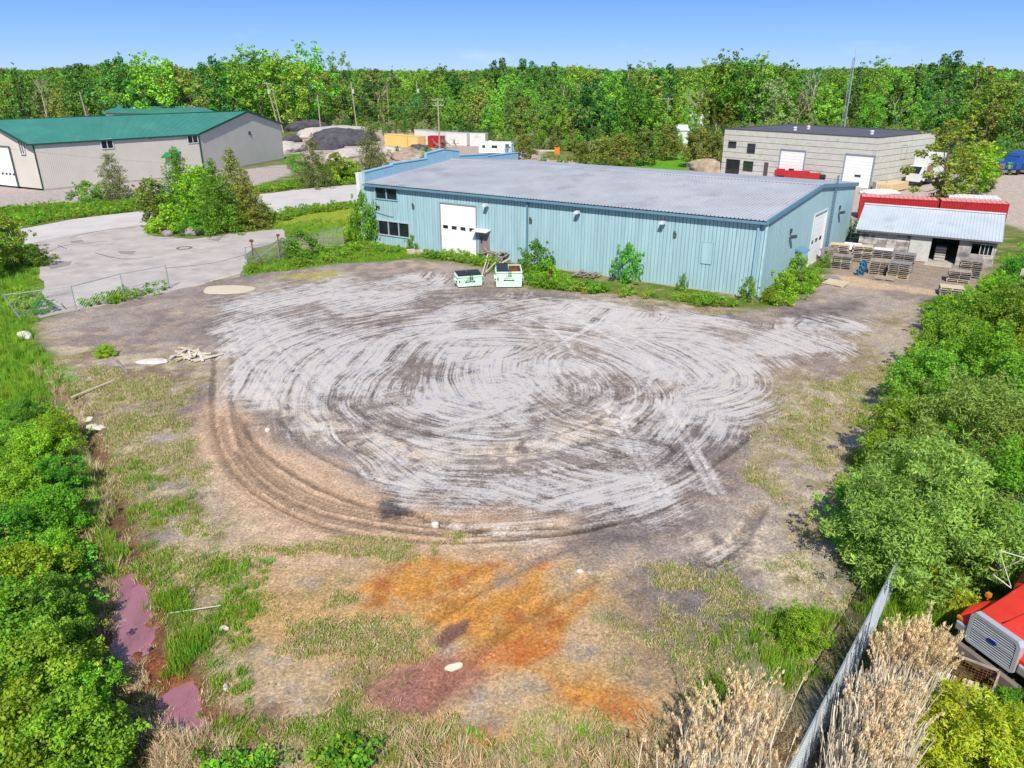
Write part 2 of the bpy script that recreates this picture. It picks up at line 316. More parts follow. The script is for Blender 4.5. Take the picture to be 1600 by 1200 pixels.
# green patches
for P, c_, a in (([(30, 520), (90, 540), (60, 640), (140, 720), (180, 860), (210, 960), (260, 1050), (250, 1300), (-200, 1300), (-200, 500)], (74, 96, 36), 1), ([(-100, 380), (40, 380), (70, 410), (62, 450), (40, 480), (45, 520), (120, 600), (100, 640), (-150, 640)], (104, 150, 44), 1),
                 ([(380, 432), (380, 418), (480, 395), (560, 380), (640, 388), (660, 402), (600, 408), (530, 412), (430, 425)], (84, 128, 40), 1), ([(425, 436), (520, 422), (540, 432), (500, 440)], (176, 168, 84), .9),
                 ([(405, 355), (455, 335), (560, 315), (570, 350), (560, 375), (500, 368), (430, 358)], (150, 164, 52), 1), ([(405, 357), (500, 345), (540, 352), (560, 368), (500, 368)], (104, 146, 44), .7),
                 ([(640, 400), (700, 400), (780, 405), (780, 412), (700, 408), (650, 408)], (96, 128, 48), .9), ([(820, 420), (870, 425), (960, 448), (1130, 470), (1190, 478), (1240, 450), (1270, 425), (1300, 430), (1240, 470), (1190, 486), (1080, 474), (900, 452), (830, 450)], (104, 118, 52), .85),
                 ([(1450, 470), (1540, 440), (1620, 440), (1620, 900), (1440, 900), (1330, 830), (1310, 760), (1400, 640), (1430, 560)], (70, 88, 36), 1), ([(1330, 880), (1440, 880), (1620, 880), (1620, 1320), (1230, 1320), (1280, 1100)], (92, 98, 50), .9),
                 ([(225, 930), (300, 930), (330, 1000), (300, 1060), (260, 1000)], (112, 122, 52), .8), ([(430, 1160), (560, 1150), (540, 1220), (430, 1220)], (116, 124, 60), .4), ([(1100, 1000), (1180, 930), (1300, 960), (1250, 1090), (1120, 1100)], (104, 118, 60), .6)):
    col = lerp(col, c_, region(P, .7, 1.6, .8) * a * (.7 + .3 * sstep(.35, .55, n2)))
# back ground: lots, road shoulders, lawns
def zone(P, c_, a=1, soft=1.0, warp=2.0, flat=True):
    global col, hgt
    m = region(P, soft, warp, .6) * a; col = lerp(col, c_, m); 
    if flat: hgt = hgt * (1 - m)
zone([(-400, 300), (0, 285), (70, 296), (320, 272), (460, 255), (475, 262), (420, 285), (330, 300), (180, 308), (90, 322), (0, 330), (-400, 360)], (186, 172, 166))
zone([(440, 245), (470, 205), (560, 195), (760, 205), (860, 225), (840, 250), (740, 245), (700, 238), (560, 262), (480, 255)], (188, 168, 158))
zone([(560, 215), (600, 232), (740, 240), (840, 244), (900, 262), (800, 262), (560, 275)], (186, 170, 158))
zone([(440, 258), (447, 240), (470, 240), (470, 256)], (92, 142, 36))
zone([(880, 256), (1090, 240), (1120, 262), (1060, 270), (940, 262)], (104, 160, 36))
zone([(1060, 268), (1130, 262), (1220, 262), (1340, 285), (1460, 270), (1500, 268), (1640, 262), (1900, 280), (1900, 420), (1560, 350), (1520, 310), (1340, 330), (1330, 420), (1180, 330)], (192, 176, 164))
zone([(1480, 262), (1580, 258), (1580, 270), (1500, 272)], (104, 140, 52), .8)
zone([(420, 190), (470, 188), (470, 196), (430, 197)], (120, 158, 50))
zone([(1300, 380), (1345, 372), (1560, 415), (1535, 446), (1470, 462), (1290, 440)], (164, 146, 132), .9)
sand = region([(1265, 428), (1330, 432), (1470, 455), (1460, 462), (1330, 447), (1260, 440)], .4, .6, .5); col = lerp(col, (206, 178, 146), sand * .9)
# wheel ruts: dark groove with pushed-up sides, real relief
rutd = np.zeros(gx.shape); rutl = np.zeros(gx.shape)
def rut(P, wd=.34, depth=.05, gap=None, light=None, k=1.0):
    global rutd, rutl, hgt
    P = curve(P); W = [(p.x, p.y) for p in pw(P)]; L_ = [0.0] if gap is None else [-gap / 2, gap / 2]
    for off in L_:
        Q = []
        for i, p in enumerate(W):
            a = W[max(0, i - 1)]; b = W[min(len(W) - 1, i + 1)]; dx, dy = b[0] - a[0], b[1] - a[1]; l = math.hypot(dx, dy) + 1e-9; Q.append((p[0] - dy / l * off, p[1] + dx / l * off))
        m = band(Q, wd, .07, .10, px=False); edge = band(Q, wd * 2.0, .10, .10, px=False)
        hgt = hgt - m * depth + (edge - m) * depth * .5
        if light: rutl = np.maximum(rutl, m * light)
        else: rutd = np.maximum(rutd, m * k)
for s_ in range(10):      # outer family of brown arcs
    f = (s_ + .35 * math.sin(s_ * 2.3)) / 9.0
    rut([(322 + 62 * f, 648 + 10 * f), (335 + 66 * f, 705 + 2 * f), (378 + 72 * f, 765 - 12 * f), (455 + 80 * f, 812 - 22 * f), (560 + 90 * f, 842 - 34 * f), (690 + 60 * f, 852 - 32 * f), (820 + 60 * f, 846 - 30 * f)][(s_ * 5) % 3 if s_ % 4 == 1 else 0: (5 + (s_ * 2) % 3)], .13 + .07 * (s_ % 2), .06, k=.55 + .4 * ((s_ * 7) % 3) / 2)
rut([(640, 800), (740, 832), (860, 836), (960, 818)], .3, .06, k=.9); rut([(680, 818), (760, 828), (880, 826)], .2, .05)
rut([(350, 548), (348, 600), (350, 660), (372, 720), (420, 765)], .3, .05, gap=1.0, k=.7)
rut([(372, 650), (410, 705), (480, 752), (570, 790), (700, 815)], .3, .07, k=.8); rut([(430, 650), (480, 700), (560, 740), (640, 762)], .25, .05, k=.6)
rut([(955, 640), (1000, 715), (1040, 775)], .30, .04, gap=.42, light=.6); rut([(1035, 625), (1080, 700), (1122, 770)], .30, .04, gap=.42, light=.65)
rut([(1000, 655), (1085, 735)], .2, .04, k=.8); rut([(1195, 660), (1150, 700), (1100, 735)], .3, .05, k=.7)
rut([(880, 478), (960, 520), (1040, 570), (1020, 620), (940, 650)], .3, .03, gap=1.6, light=.6); rut([(900, 590), (850, 520), (780, 490)], .3, .03, gap=1.6, light=.6); rut([(880, 535), (965, 487)], .4, .02, light=.8)
rut([(470, 540), (560, 620), (680, 665), (840, 670), (960, 620), (1000, 560)], .3, .03, gap=1.8, k=.55); rut([(380, 500), (430, 580), (520, 660), (660, 715), (820, 725), (980, 690), (1100, 620)], .35, .04, gap=1.9, k=.5)
rut([(1110, 880), (1160, 840), (1190, 790)], .5, .1, k=.6)
rut([(620, 1085), (700, 1000), (800, 930), (900, 880)], .5, .05, gap=2.0, k=.25)
col = col * (1 - rutd[:, None] * .62); col = lerp(col, (228, 220, 218), rutl * (.55 + .45 * sstep(.35, .55, n2)))
# drainage ditch on the left
DP = curve([(300, 1200), (275, 1110), (255, 1075), (215, 1020), (200, 950), (185, 890), (160, 820), (140, 740), (110, 680), (90, 620)])
POOLS = [[(166, 885), (214, 878), (230, 925), (234, 960), (240, 1012), (205, 1036), (178, 1026), (170, 960)], [(228, 1080), (284, 1064), (306, 1108), (302, 1152), (256, 1144), (238, 1118)], [(75, 610), (100, 612), (104, 634), (80, 632)]]
dm = band(DP, 2.0, .6, .5); nearp = region([(40, 590), (200, 740), (280, 860), (350, 1000), (400, 1210), (150, 1230), (100, 980), (40, 700)], .5, .5, .3); hgt = hgt - dm * .13; hgt = np.where(nearp > .5, np.maximum(hgt, -.12), hgt)
for P in POOLS: m_ = region([(sum(p[0] for p in P) / len(P) * .3 + x * .7, sum(p[1] for p in P) / len(P) * .08 + y * .92) for x, y in P], .25, .9, .9); m_ = m_ * sstep(.40, .50, n2 * .6 + wf1 * .5 + .22 + .12 * m_); hgt = hgt * (1 - m_) - .5 * m_; col = lerp(col, (112, 84, 62), dm * .8)
col = lerp(col, (150, 84, 56), band(DP[:40], 1.3, .4, .6) * .6)
# flat pads under paving and buildings
DRIVE = [(38, 366), (90, 352), (160, 344), (212, 338), (232, 368), (300, 374), (370, 364), (440, 358), (450, 374), (395, 388), (382, 400), (384, 420), (375, 432), (330, 441), (265, 456), (160, 478), (62, 497), (58, 478), (70, 450), (62, 420), (76, 405), (60, 390)]
ROADT = [(-500, 420), (-200, 388), (40, 357), (120, 342), (215, 331), (400, 305), (480, 295), (566, 288), (700, 270), (900, 250)]
ROADB = [(900, 262), (700, 290), (566, 316), (500, 325), (440, 335), (330, 346), (215, 352), (120, 366), (50, 380), (-200, 425), (-500, 470)]
pm = np.maximum(region(DRIVE, .2, .15, .1), region(ROADT + ROADB, .3, .2, .1)); hgt = hgt * (1 - pm) - .01 * pm
bm_ = region([(575, 379), (1184, 468), (1330, 385), (800, 262)], .5, .1, .1); hgt = hgt * (1 - bm_)
far_ = sstep(150, 400, np.hypot(gx, gy)); hgt = hgt * (1 - far_)
dust = region([(330, 470), (430, 445), (560, 425), (700, 430), (760, 462), (900, 468), (1040, 480), (1160, 505), (1260, 500), (1370, 505), (1340, 545), (1240, 560), (1205, 600), (1195, 660), (1130, 720), (1090, 780), (1000, 822), (850, 838), (700, 835), (600, 775), (500, 690), (420, 660), (360, 640), (335, 560)], 3.2, 4.0, 1.6)
dust = dust * (.02 + 1.15 * fbm(gx * .34 + 23, gy * .34 + 48, 4, 5)) * (1 - .6 * mud) * (1 - rust)
for P, a in (([(340, 520), (420, 470), (460, 560), (440, 640), (370, 640)], .28), ([(690, 520), (800, 510), (830, 600), (760, 640), (700, 600)], .25), ([(820, 470), (960, 470), (1080, 510), (1180, 570), (1190, 640), (1080, 640), (940, 540)], .22), ([(450, 650), (620, 710), (700, 760), (620, 745), (500, 700)], .3), ([(1220, 490), (1370, 505), (1330, 540), (1200, 545)], .2), ([(560, 730), (640, 760), (700, 810), (840, 820), (760, 850), (660, 800)], .35), ([(1060, 850), (1200, 820), (1170, 900), (1060, 890)], .45)):
    dust = np.maximum(dust, dust + region(P, 1.2, 2.5, 1) * a)
dust = np.clip(dust, 0, .72)
grav = np.clip(yard + .3, 0, 1)
Z = hgt
HG = Z.reshape(GX.shape)
def gh(x, y):
    i = int(np.clip(np.searchsorted(XS, x) - 1, 0, len(XS) - 2)); j = int(np.clip(np.searchsorted(YS, y) - 1, 0, len(YS) - 2))
    u = (x - XS[i]) / (XS[i + 1] - XS[i]); v = (y - YS[j]) / (YS[j + 1] - YS[j])
    return float((HG[j, i] * (1 - u) + HG[j, i + 1] * u) * (1 - v) + (HG[j + 1, i] * (1 - u) + HG[j + 1, i + 1] * u) * v)
def ghv(x, y):
    i = np.clip(np.searchsorted(XS, x) - 1, 0, len(XS) - 2); j = np.clip(np.searchsorted(YS, y) - 1, 0, len(YS) - 2)
    return HG[j, i]
def at(px, py):
    g = G(px, py); return Vector((g.x, g.y, gh(g.x, g.y)))
NX, NY = len(XS), len(YS)
ii = (np.arange(NY - 1)[:, None] * NX + np.arange(NX - 1)[None, :]).ravel()
FQ = np.stack([ii, ii + 1, ii + 1 + NX, ii + NX], 1)
gm = bpy.data.materials.new('ground'); gm.use_nodes = True; N = gm.node_tree.nodes; L = gm.node_tree.links; b = N['Principled BSDF']; b.inputs['Roughness'].default_value = .95; b.inputs['Specular IOR Level'].default_value = .12
def nn(t, **k):
    o = N.new(t)
    for a, v in k.items(): setattr(o, a, v)
    return o
def mth(op, a, b_=None, c_=None):
    o = nn('ShaderNodeMath', operation=op)
    for i, v in enumerate((a, b_, c_)):
        if v is None: continue
        if isinstance(v, (int, float)): o.inputs[i].default_value = v
        else: L.new(v, o.inputs[i])
    return o.outputs[0]
def noise(vec, scale, detail=4, rough=.6):
    o = nn('ShaderNodeTexNoise'); o.inputs['Scale'].default_value = scale; o.inputs['Detail'].default_value = detail; o.inputs['Roughness'].default_value = rough; L.new(vec, o.inputs['Vector']); return o.outputs['Fac']
def mrange(v, a, b_, c_, d):
    o = nn('ShaderNodeMapRange'); L.new(v, o.inputs[0]); o.inputs[1].default_value = a; o.inputs[2].default_value = b_; o.inputs[3].default_value = c_; o.inputs[4].default_value = d; return o.outputs[0]
def mixc(f, a, b_, bt='MIX'):
    o = nn('ShaderNodeMix', data_type='RGBA', blend_type=bt)
    for s_, v in (('Factor', f), ('A', a), ('B', b_)):
        if isinstance(v, (int, float)): o.inputs[s_].default_value = v
        elif isinstance(v, tuple): o.inputs[s_].default_value = v
        else: L.new(v, o.inputs[s_])
    return o.outputs['Result']
pos = nn('ShaderNodeNewGeometry').outputs['Position']; ac = nn('ShaderNodeAttribute'); ac.attribute_name = 'Col'; ad = nn('ShaderNodeAttribute'); ad.attribute_name = 'dust'; ag = nn('ShaderNodeAttribute'); ag.attribute_name = 'grav'
def polar(cx, cy, kr, kt, kw):
    sp = nn('ShaderNodeSeparateXYZ'); L.new(pos, sp.inputs[0]); x = mth('SUBTRACT', sp.outputs[0], cx); y = mth('SUBTRACT', sp.outputs[1], cy)
    r = mth('SQRT', mth('ADD', mth('MULTIPLY', x, x), mth('MULTIPLY', y, y))); wob = mth('MULTIPLY', noise(pos, .13, 2), kw); rr = mth('MULTIPLY', mth('ADD', r, wob), kr)
    ir = mth('DIVIDE', kt, mth('ADD', r, .5)); cb = nn('ShaderNodeCombineXYZ'); L.new(rr, cb.inputs[0]); L.new(mth('MULTIPLY', x, ir), cb.inputs[1]); L.new(mth('MULTIPLY', y, ir), cb.inputs[2]); return cb.outputs[0]
p1 = polar(-1.0, 38.0, 4.2, 1.7, 1.6); p2 = polar(9.0, 40.5, 4.6, 1.4, 1.4); p3 = polar(-20.0, 64.0, 3.4, 3.4, 2.4)
s1 = noise(p1, 1.0, 9, .72); s2 = noise(p2, 1.0, 9, .72); s3 = noise(p3, 1.0, 8, .7)
bl = mrange(noise(pos, .09, 2), .45, .55, 0, 1); bl2 = mrange(noise(pos, .11, 2), .56, .62, 0, 1)
s12 = nn('ShaderNodeMix'); L.new(bl, s12.inputs[0]); L.new(s1, s12.inputs[2]); L.new(s2, s12.inputs[3])
s123 = nn('ShaderNodeMix'); L.new(bl2, s123.inputs[0]); L.new(s12.outputs[0], s123.inputs[2]); L.new(s3, s123.inputs[3]); st = s123.outputs[0]
f1 = noise(pos, 1.3, 8, .7); f2 = noise(pos, 9, 6, .75); f3 = noise(pos, 45, 3, .7)
vo = nn('ShaderNodeTexVoronoi'); vo.inputs['Scale'].default_value = 14; L.new(pos, vo.inputs['Vector'])
tone = mth('MULTIPLY', mrange(f1, .3, .7, .74, 1.22), mrange(f2, .3, .7, .52, 1.42)); tone = mth('MULTIPLY', tone, mrange(f3, .3, .7, .62, 1.38))
tone = mth('MULTIPLY', tone, mrange(vo.outputs['Color'], 0, 1, .72, 1.28))
base = mixc(1.0, ac.outputs['Color'], tone, 'MULTIPLY')
dk = mth('MULTIPLY', mrange(st, .38, .60, 0.55, 1.16), 1.0); dkm = nn('ShaderNodeMix'); L.new(mth('MINIMUM', mth('MULTIPLY', ad.outputs['Fac'], 1.7), 1.0), dkm.inputs[0]); dkm.inputs[2].default_value = 1.0; L.new(dk, dkm.inputs[3])
base = mixc(1.0, base, dkm.outputs[0], 'MULTIPLY')
dd = mth('ADD', mth('ADD', mth('MULTIPLY', st, 1.15), mth('MULTIPLY', f2, .50)), mth('MULTIPLY', f1, .60)); dd = mth('ADD', dd, mth('MULTIPLY', ad.outputs['Fac'], .5))
dmask = mth('MULTIPLY', mrange(dd, 1.295, 1.49, 0, 1), mrange(ad.outputs['Fac'], .05, .3, 0, .78))
dcol = mixc(mrange(f1, .4, .6, 0, 1), (*A((214, 212, 214)), 1), (*A((218, 210, 202)), 1)); dcol = mixc(1.0, dcol, mrange(f2, .3, .7, .84, 1.1), 'MULTIPLY')
fin = mixc(dmask, base, dcol)
L.new(fin, b.inputs['Base Color'])
bp = nn('ShaderNodeBump'); bp.inputs['Strength'].default_value = .7; bp.inputs['Distance'].default_value = .05
L.new(mth('ADD', mth('ADD', mth('MULTIPLY', f2, .9), mth('MULTIPLY', f3, .35)), mth('MULTIPLY', st, .9)), bp.inputs['Height']); L.new(bp.outputs[0], b.inputs['Normal'])
gme = np_mesh('ground', np.stack([gx, gy, Z], 1), FQ, gm, col, smooth=True)
for nm_, arr in (('dust', dust), ('grav', grav)):
    a = gme.attributes.new(nm_, 'FLOAT', 'POINT'); a.data.foreach_set('value', arr.astype(np.float32))
go = bpy.data.objects.new('ground', gme); C.objects.link(go); tag(go, 'rutted gravel yard with chalky wheel tracks and rust coloured seep', None, None, 'structure')
# paving sheets
def sheet(name, W, z, m, kind='structure', label=None, jag=.25):
    Q = []
    for i, a in enumerate(W):
        b_ = W[(i + 1) % len(W)]; d = math.hypot(b_[0] - a[0], b_[1] - a[1]); n = max(1, int(d / (1.2 if name != 'ditch_water' else .25))) if jag else 1
        for k in range(n):
            t = k / n; x = a[0] + (b_[0] - a[0]) * t; y = a[1] + (b_[1] - a[1]) * t
            if 0 < t: x += R.uniform(-jag, jag); y += R.uniform(-jag, jag)
            Q.append((x, y, z))
    mb = MB(); mb.prism(Q, (0, 0, -.12)); o = mb.build(name, m); tag(o, label, None, None, kind); return o
asph = mat('worn_asphalt', (190, 180, 174), .9, var=.16, scale=.5, bump=.3, bscale=18, dirt=(140, 130, 126), dscale=.35, damt=.5)
road_m = mat('road_gravel', (206, 198, 194), .9, var=.10, scale=.3, bump=.2, bscale=20, dirt=(176, 166, 162), dscale=.4, damt=.4)
sheet('driveway', pw(DRIVE), .03, asph, label='cracked pale asphalt driveway between the gate and the road')
sheet('road', pw(ROADT + ROADB), .045, road_m, label='pale grey road curving past the warehouses', jag=.15)
# cracks and patches on the driveway; the last patch paints the far-left tree's shadow
pat = mat('asphalt_patch_and_shadow', (150, 143, 142), .9, var=.1, scale=2)
for P in ([(110, 378), (128, 375), (132, 379), (112, 381)], [(184, 393), (212, 393), (206, 398), (188, 397)], [(324, 374), (346, 373), (340, 378)], [(70, 412), (112, 409), (108, 415), (80, 421)]):
    sheet('asphalt_patch_and_shadow', pw(P), .052, pat, jag=.05)
cr = MB()
for P in ([(88, 388), (108, 383), (140, 380), (168, 377)], [(75, 394), (88, 389)], [(90, 384), (104, 389)], [(110, 372), (132, 366), (165, 360), (215, 355)], [(96, 475), (100, 480), (104, 484)], [(150, 396), (190, 405), (240, 402)], [(255, 420), (330, 412), (385, 398)]):
    W = pw(curve(P, 4))
    for i in range(len(W) - 1):
        a, b_ = W[i] + Vector((R.uniform(-.06, .06), R.uniform(-.06, .06), .033)), W[i + 1] + Vector((0, 0, .033)); cr.beam(a, b_, .10, .012)
tag(cr.build('pavement_cracks', mat('crack_dark', (96, 90, 88), .95)), 'dark cracks running across the pale asphalt driveway', None, None, 'structure')
# puddle of pale mud at the gateway
pc = at(355, 453); P = [(pc.x + 2.0 * math.cos(t) * (1 + .12 * math.sin(3 * t + 1)), pc.y + 1.35 * math.sin(t) * (1 + .1 * math.cos(2 * t)), 0) for t in [k * math.pi / 18 for k in range(36)]]
mb = MB(); mb.prism([(x, y, .06) for x, y, _ in P], (0, 0, -.2)); tag(mb.build('puddle', mat('mud_puddle', (232, 214, 182), .25, var=.05, scale=.6, spec=.5)), 'round puddle of pale milky mud by the gateway', None, None, 'structure')
# ditch water
def water(P, label, z=-.16):
    W = pw(P); W = [(p[0], p[1]) for p in W]; o = sheet('ditch_water', W, z, wm, label=label, jag=.09)
wm = mat('ditch_water', (164, 108, 118), .05, var=.2, scale=.7, dirt=(118, 64, 54), dscale=2.2, damt=.5, stretch=(1.5, .8, 1), spec=1.0)
def dil(P, k=1.55):
    cx, cy = sum(p[0] for p in P) / len(P), sum(p[1] for p in P) / len(P); return [(cx + (x - cx) * k, cy + (y - cy) * k) for x, y in P]
for P, lab in zip(POOLS, ('long strip of purple pink water in the ditch', 'small purple red pool in the ditch near the front', 'small grey puddle at the upper end of the ditch')):
    W = [(p[0], p[1]) for p in pw(dil(P))]; sheet('ditch_water', W, -.16, wm, label=lab, jag=0)
# ================================================================== VEGETATION PROTOTYPES
LF = {}
def LM(k, *a, **kw):
    if k not in LF: LF[k] = leafmat('foliage_' + k, *a, **kw)
    return LF[k]
M_BRIGHT = LM('bright', (.230, .450, .030), trans=.4); M_MID = LM('mid', (.150, .350, .032), trans=.38); M_DARK = LM('dark', (.055, .135, .028), trans=.2)
M_WILLOW = LM('willow', (.240, .450, .085), trans=.38); M_YEL = LM('yellow', (.440, .530, .030)); M_CEDAR = LM('cedar', (.170, .215, .035), trans=.15); M_OLIVE = LM('olive', (.230, .350, .045))
M_SILVER = LM('silver', (.230, .290, .170)); M_DRY = LM('dry', (.54, .45, .30), trans=.2, hue=.01, val=.2); M_REED = LM('reed', (.86, .76, .60), trans=.2, hue=.008, val=.12); M_PLUME = LM('plume', (.84, .66, .40), trans=.25, hue=.01, val=.12)
M_GRASS = LM('grass', (.210, .400, .035)); M_RED = LM('red', (.30, .09, .04), hue=.01); M_PINE = LM('pine', (.150, .175, .050), trans=.1)
M_FARB = LM('far_bright', (.190, .395, .035), val=.45, hue=.03, trans=.18); M_FARO = LM('far_olive', (.215, .270, .055), trans=.15, val=.4, hue=.022); M_FARD = LM('far_dark', (.090, .235, .040), val=.42, trans=.15); M_FARS = LM('far_silver', (.36, .45, .20), val=.2)
bark = mat('bark', (120, 104, 88), .9, var=.3, scale=6, bump=.5, bscale=12); bark_pale = mat('bark_pale', (205, 196, 180), .8, var=.2, scale=5, dirt=(110, 98, 84), dscale=4)
def leaves(clumps, n, Ls, Ws, rs, up=.45, seed=0, yellow=.25, inner=.45, droop=0.0):
    """clumps: (x,y,z,r, tone); returns verts, quads, colours"""
    q = np.random.RandomState(seed); c = np.array(clumps, float); wgt = c[:, 3] ** 2; idx = q.choice(len(c), n, p=wgt / wgt.sum())
    d = q.normal(size=(n, 3)); d /= np.linalg.norm(d, axis=1)[:, None]; rad = inner + (1 - inner) * q.rand(n) ** .6
    P = c[idx, :3] + d * (rad * c[idx, 3])[:, None] * np.array([1, 1, .78]); P[:, 2] = np.maximum(P[:, 2], .02)
    P += q.normal(size=(n, 3)) * c[idx, 3][:, None] * .08
    nn_ = d * .55 + np.array([0, 0, up]) + q.normal(size=(n, 3)) * .55; nn_ /= np.linalg.norm(nn_, axis=1)[:, None]
    t = np.cross(nn_, q.normal(size=(n, 3))); t[:, 2] -= droop; t /= np.linalg.norm(t, axis=1)[:, None] + 1e-9; b_ = np.cross(nn_, t)
    s = (.5 + 1.0 * q.rand(n) ** 1.3)[:, None]; l = t * Ls * .5 * s; w_ = b_ * Ws * .5 * s
    V = np.stack([P - l, P - w_ + l * .1, P + l, P + w_ + l * .1], 1).reshape(-1, 3)
    tone = c[idx, 4] * (.82 + .36 * q.rand(n)); yl = (q.rand(n) < yellow) * q.rand(n)
    col_ = np.stack([tone * (1 + .75 * yl), tone * (1 + .25 * yl), tone * (1 - .2 * yl)], 1)
    return V, np.arange(n * 4).reshape(n, 4), np.repeat(col_, 4, 0)
def cl_round(h, rx, k, seed, base=.18, peak=.5, irr=.25, cr=.34, top=1.0, spr=.45):
    q = random.Random(seed); out = []; lob = [q.uniform(1 - irr, 1 + irr) for _ in range(7)]
    for i in range(k):
        z = base + (top - base) * (i + q.random()) / k; a = i * 2.4 + q.uniform(-.5, .5)
        prof = math.sin(math.pi * min(1, max(0.06, ((z - base) / (1 - base)) ** (math.log(.5) / math.log(max(.05, (peak - base) / (1 - base)))) * .94 + .03))) ** .6
        r = rx * prof * lob[int((a % 6.283) / 6.284 * 7)] * q.uniform(.45, .95); c_ = rx * cr * q.uniform(.7, 1.25) * (.6 + .4 * prof)
        out.append((r * math.cos(a), r * math.sin(a), z * h - c_ * .3, c_, q.uniform(.78, 1.2)))
    for i in range(int(k * spr)):
        a = q.uniform(0, 6.283); z = base + (top - base) * q.uniform(.25, 1.06); pr = math.sin(math.pi * min(.97, max(.12, (z - base) / (1.08 - base)))) ** .6; r = rx * pr * q.uniform(.95, 1.28); out.append((r * math.cos(a), r * math.sin(a), z * h, rx * cr * q.uniform(.22, .42), q.uniform(.85, 1.3)))
    return out
def trunk_mesh(h, clumps, r, seed, m, name='trunk', n=7, limbs=9, zs=.35, lean=.05):
    q = random.Random(seed); mb = MB(); ax = [Vector((0, 0, -.3))]
    for i in range(1, 6): ax.append(Vector((q.uniform(-1, 1) * lean * h * i / 5, q.uniform(-1, 1) * lean * h * i / 5, h * .82 * i / 5)))
    mb.path(ax, r, n, r1=r * .25)
    for c in q.sample(clumps, min(limbs, len(clumps))):
        z0 = min(max(zs * h, c[2] - .25 * h), h * .75); i = min(4, int(z0 / (h * .82) * 5)); t = z0 / (h * .82) * 5 - i; p0 = ax[i].lerp(ax[i + 1], t); p2 = Vector(c[:3]); p1 = p0.lerp(p2, .5) + Vector((0, 0, -.04 * h))
        mb.path([p0, p1, p2], r * .4, 4, r1=r * .1)
    return mb.mesh(name, m)
def fol(name, data, m): return np_mesh(name, data[0], data[1], m, data[2])
PROTO = {}
def tree_proto(key, h, rx, k, n, L_, W_, m, seed, bk=None, tr=.012, **kw):
    up = kw.pop('up', .45); yl = kw.pop('yellow', .25); dr = kw.pop('droop', 0); zs = kw.pop('zs', .3); inner = kw.pop('inner', .45); limbs = kw.pop('limbs', 9)
    c = cl_round(h, rx, k, seed, **kw); PROTO[key] = (fol('crown', leaves(c, n, L_, W_, 1, up, seed, yl, inner, dr), m), trunk_mesh(h, c, h * tr, seed, bk or bark, zs=zs, limbs=limbs), h, rx)
def spruce_proto(key, h, rx, n, L_, m, seed, tiers=13, open_=0.0, curve_=.9):
    q = random.Random(seed); cl = []
    for i in range(tiers):
        z = h * (.08 + .9 * i / tiers); r = rx * (1 - i / tiers) ** curve_ * q.uniform(.85, 1.12); kk = max(3, int(9 * (1 - i / tiers) + 3))
        for j in range(kk):
            if q.random() < open_: continue
            a = j / kk * 6.283 + i * 1.3 + q.uniform(-.25, .25)
            for s_ in (.35, .68, 1.0): cl.append((r * s_ * math.cos(a), r * s_ * math.sin(a), z - r * s_ * .16 + q.uniform(-.03, .03) * h, rx * (.20 - .07 * s_) * (1.15 - .5 * i / tiers), q.uniform(.75, 1.25)))
    cl.append((0, 0, h * .97, rx * .08, 1.1))
    PROTO[key] = (fol('crown', leaves(cl, n, L_, L_ * .4, 1, .3, seed, .15, .3, .4), m), trunk_mesh(h, cl, h * .014, seed, bark, limbs=14, zs=.1, lean=.005), h, rx)
# near shrubs and young trees
tree_proto('near_a', 3.0, 1.75, 46, 15000, .115, .062, M_BRIGHT, 1, base=.02, peak=.4, cr=.27, irr=.3)
tree_proto('near_b', 3.0, 1.6, 38, 14000, .100, .060, M_MID, 2, base=.02, peak=.45, cr=.27, irr=.35, yellow=.35)
tree_proto('near_c', 2.6, 1.8, 42, 15000, .105, .058, M_BRIGHT, 3, base=.0, peak=.35, cr=.25, irr=.4, yellow=.5)
tree_proto('willow', 4.8, 3.0, 90, 42000, .150, .040, M_WILLOW, 4, base=.02, peak=.42, cr=.21, irr=.2, yellow=.2, up=.35)
tree_proto('near_y', 2.4, 1.7, 40, 13000, .150, .040, M_YEL, 5, base=.0, peak=.4, cr=.26, irr=.25, yellow=.4, up=.5)
tree_proto('near_d', 4.6, 2.3, 60, 24000, .125, .070, M_MID, 6, base=.04, peak=.5, cr=.25, irr=.3)
tree_proto('near_e', 4.6, 2.2, 60, 24000, .120, .060, M_BRIGHT, 8, base=.04, peak=.5, cr=.24, irr=.35, yellow=.3)
# middle distance (60 to 150 m)
tree_proto('mid_a', 7.5, 2.9, 46, 5200, .30, .19, M_BRIGHT, 11, base=.1, peak=.5, cr=.27, irr=.3)
tree_proto('mid_b', 7.0, 2.6, 42, 5200, .28, .18, M_OLIVE, 12, base=.08, peak=.45, cr=.27, irr=.35)
tree_proto('mid_c', 5.5, 2.4, 40, 5000, .22, .14, M_CEDAR, 13, base=.06, peak=.4, cr=.25, irr=.2, yellow=.4)
tree_proto('mid_open', 9.5, 2.6, 30, 3400, .24, .17, M_OLIVE, 14, base=.12, peak=.55, cr=.24, irr=.5, yellow=.5, inner=.2, limbs=20)
tree_proto('mid_shrub', 2.4, 1.5, 26, 3400, .15, .10, M_MID, 15, base=.0, peak=.45, cr=.27, irr=.4)
tree_proto('mid_shrub_b', 2.2, 1.6, 26, 3400, .15, .10, M_BRIGHT, 16, base=.0, peak=.4, cr=.26, irr=.45, yellow=.4)
spruce_proto('spruce', 8.5, 3.1, 14000, .22, M_MID, 17, 14); spruce_proto('spruce_b', 7.5, 2.6, 13000, .20, M_CEDAR, 18, 13, .05, .75)
spruce_proto('pine', 8.0, 3.6, 9000, .24, M_PINE, 19, 9, .35, .6)
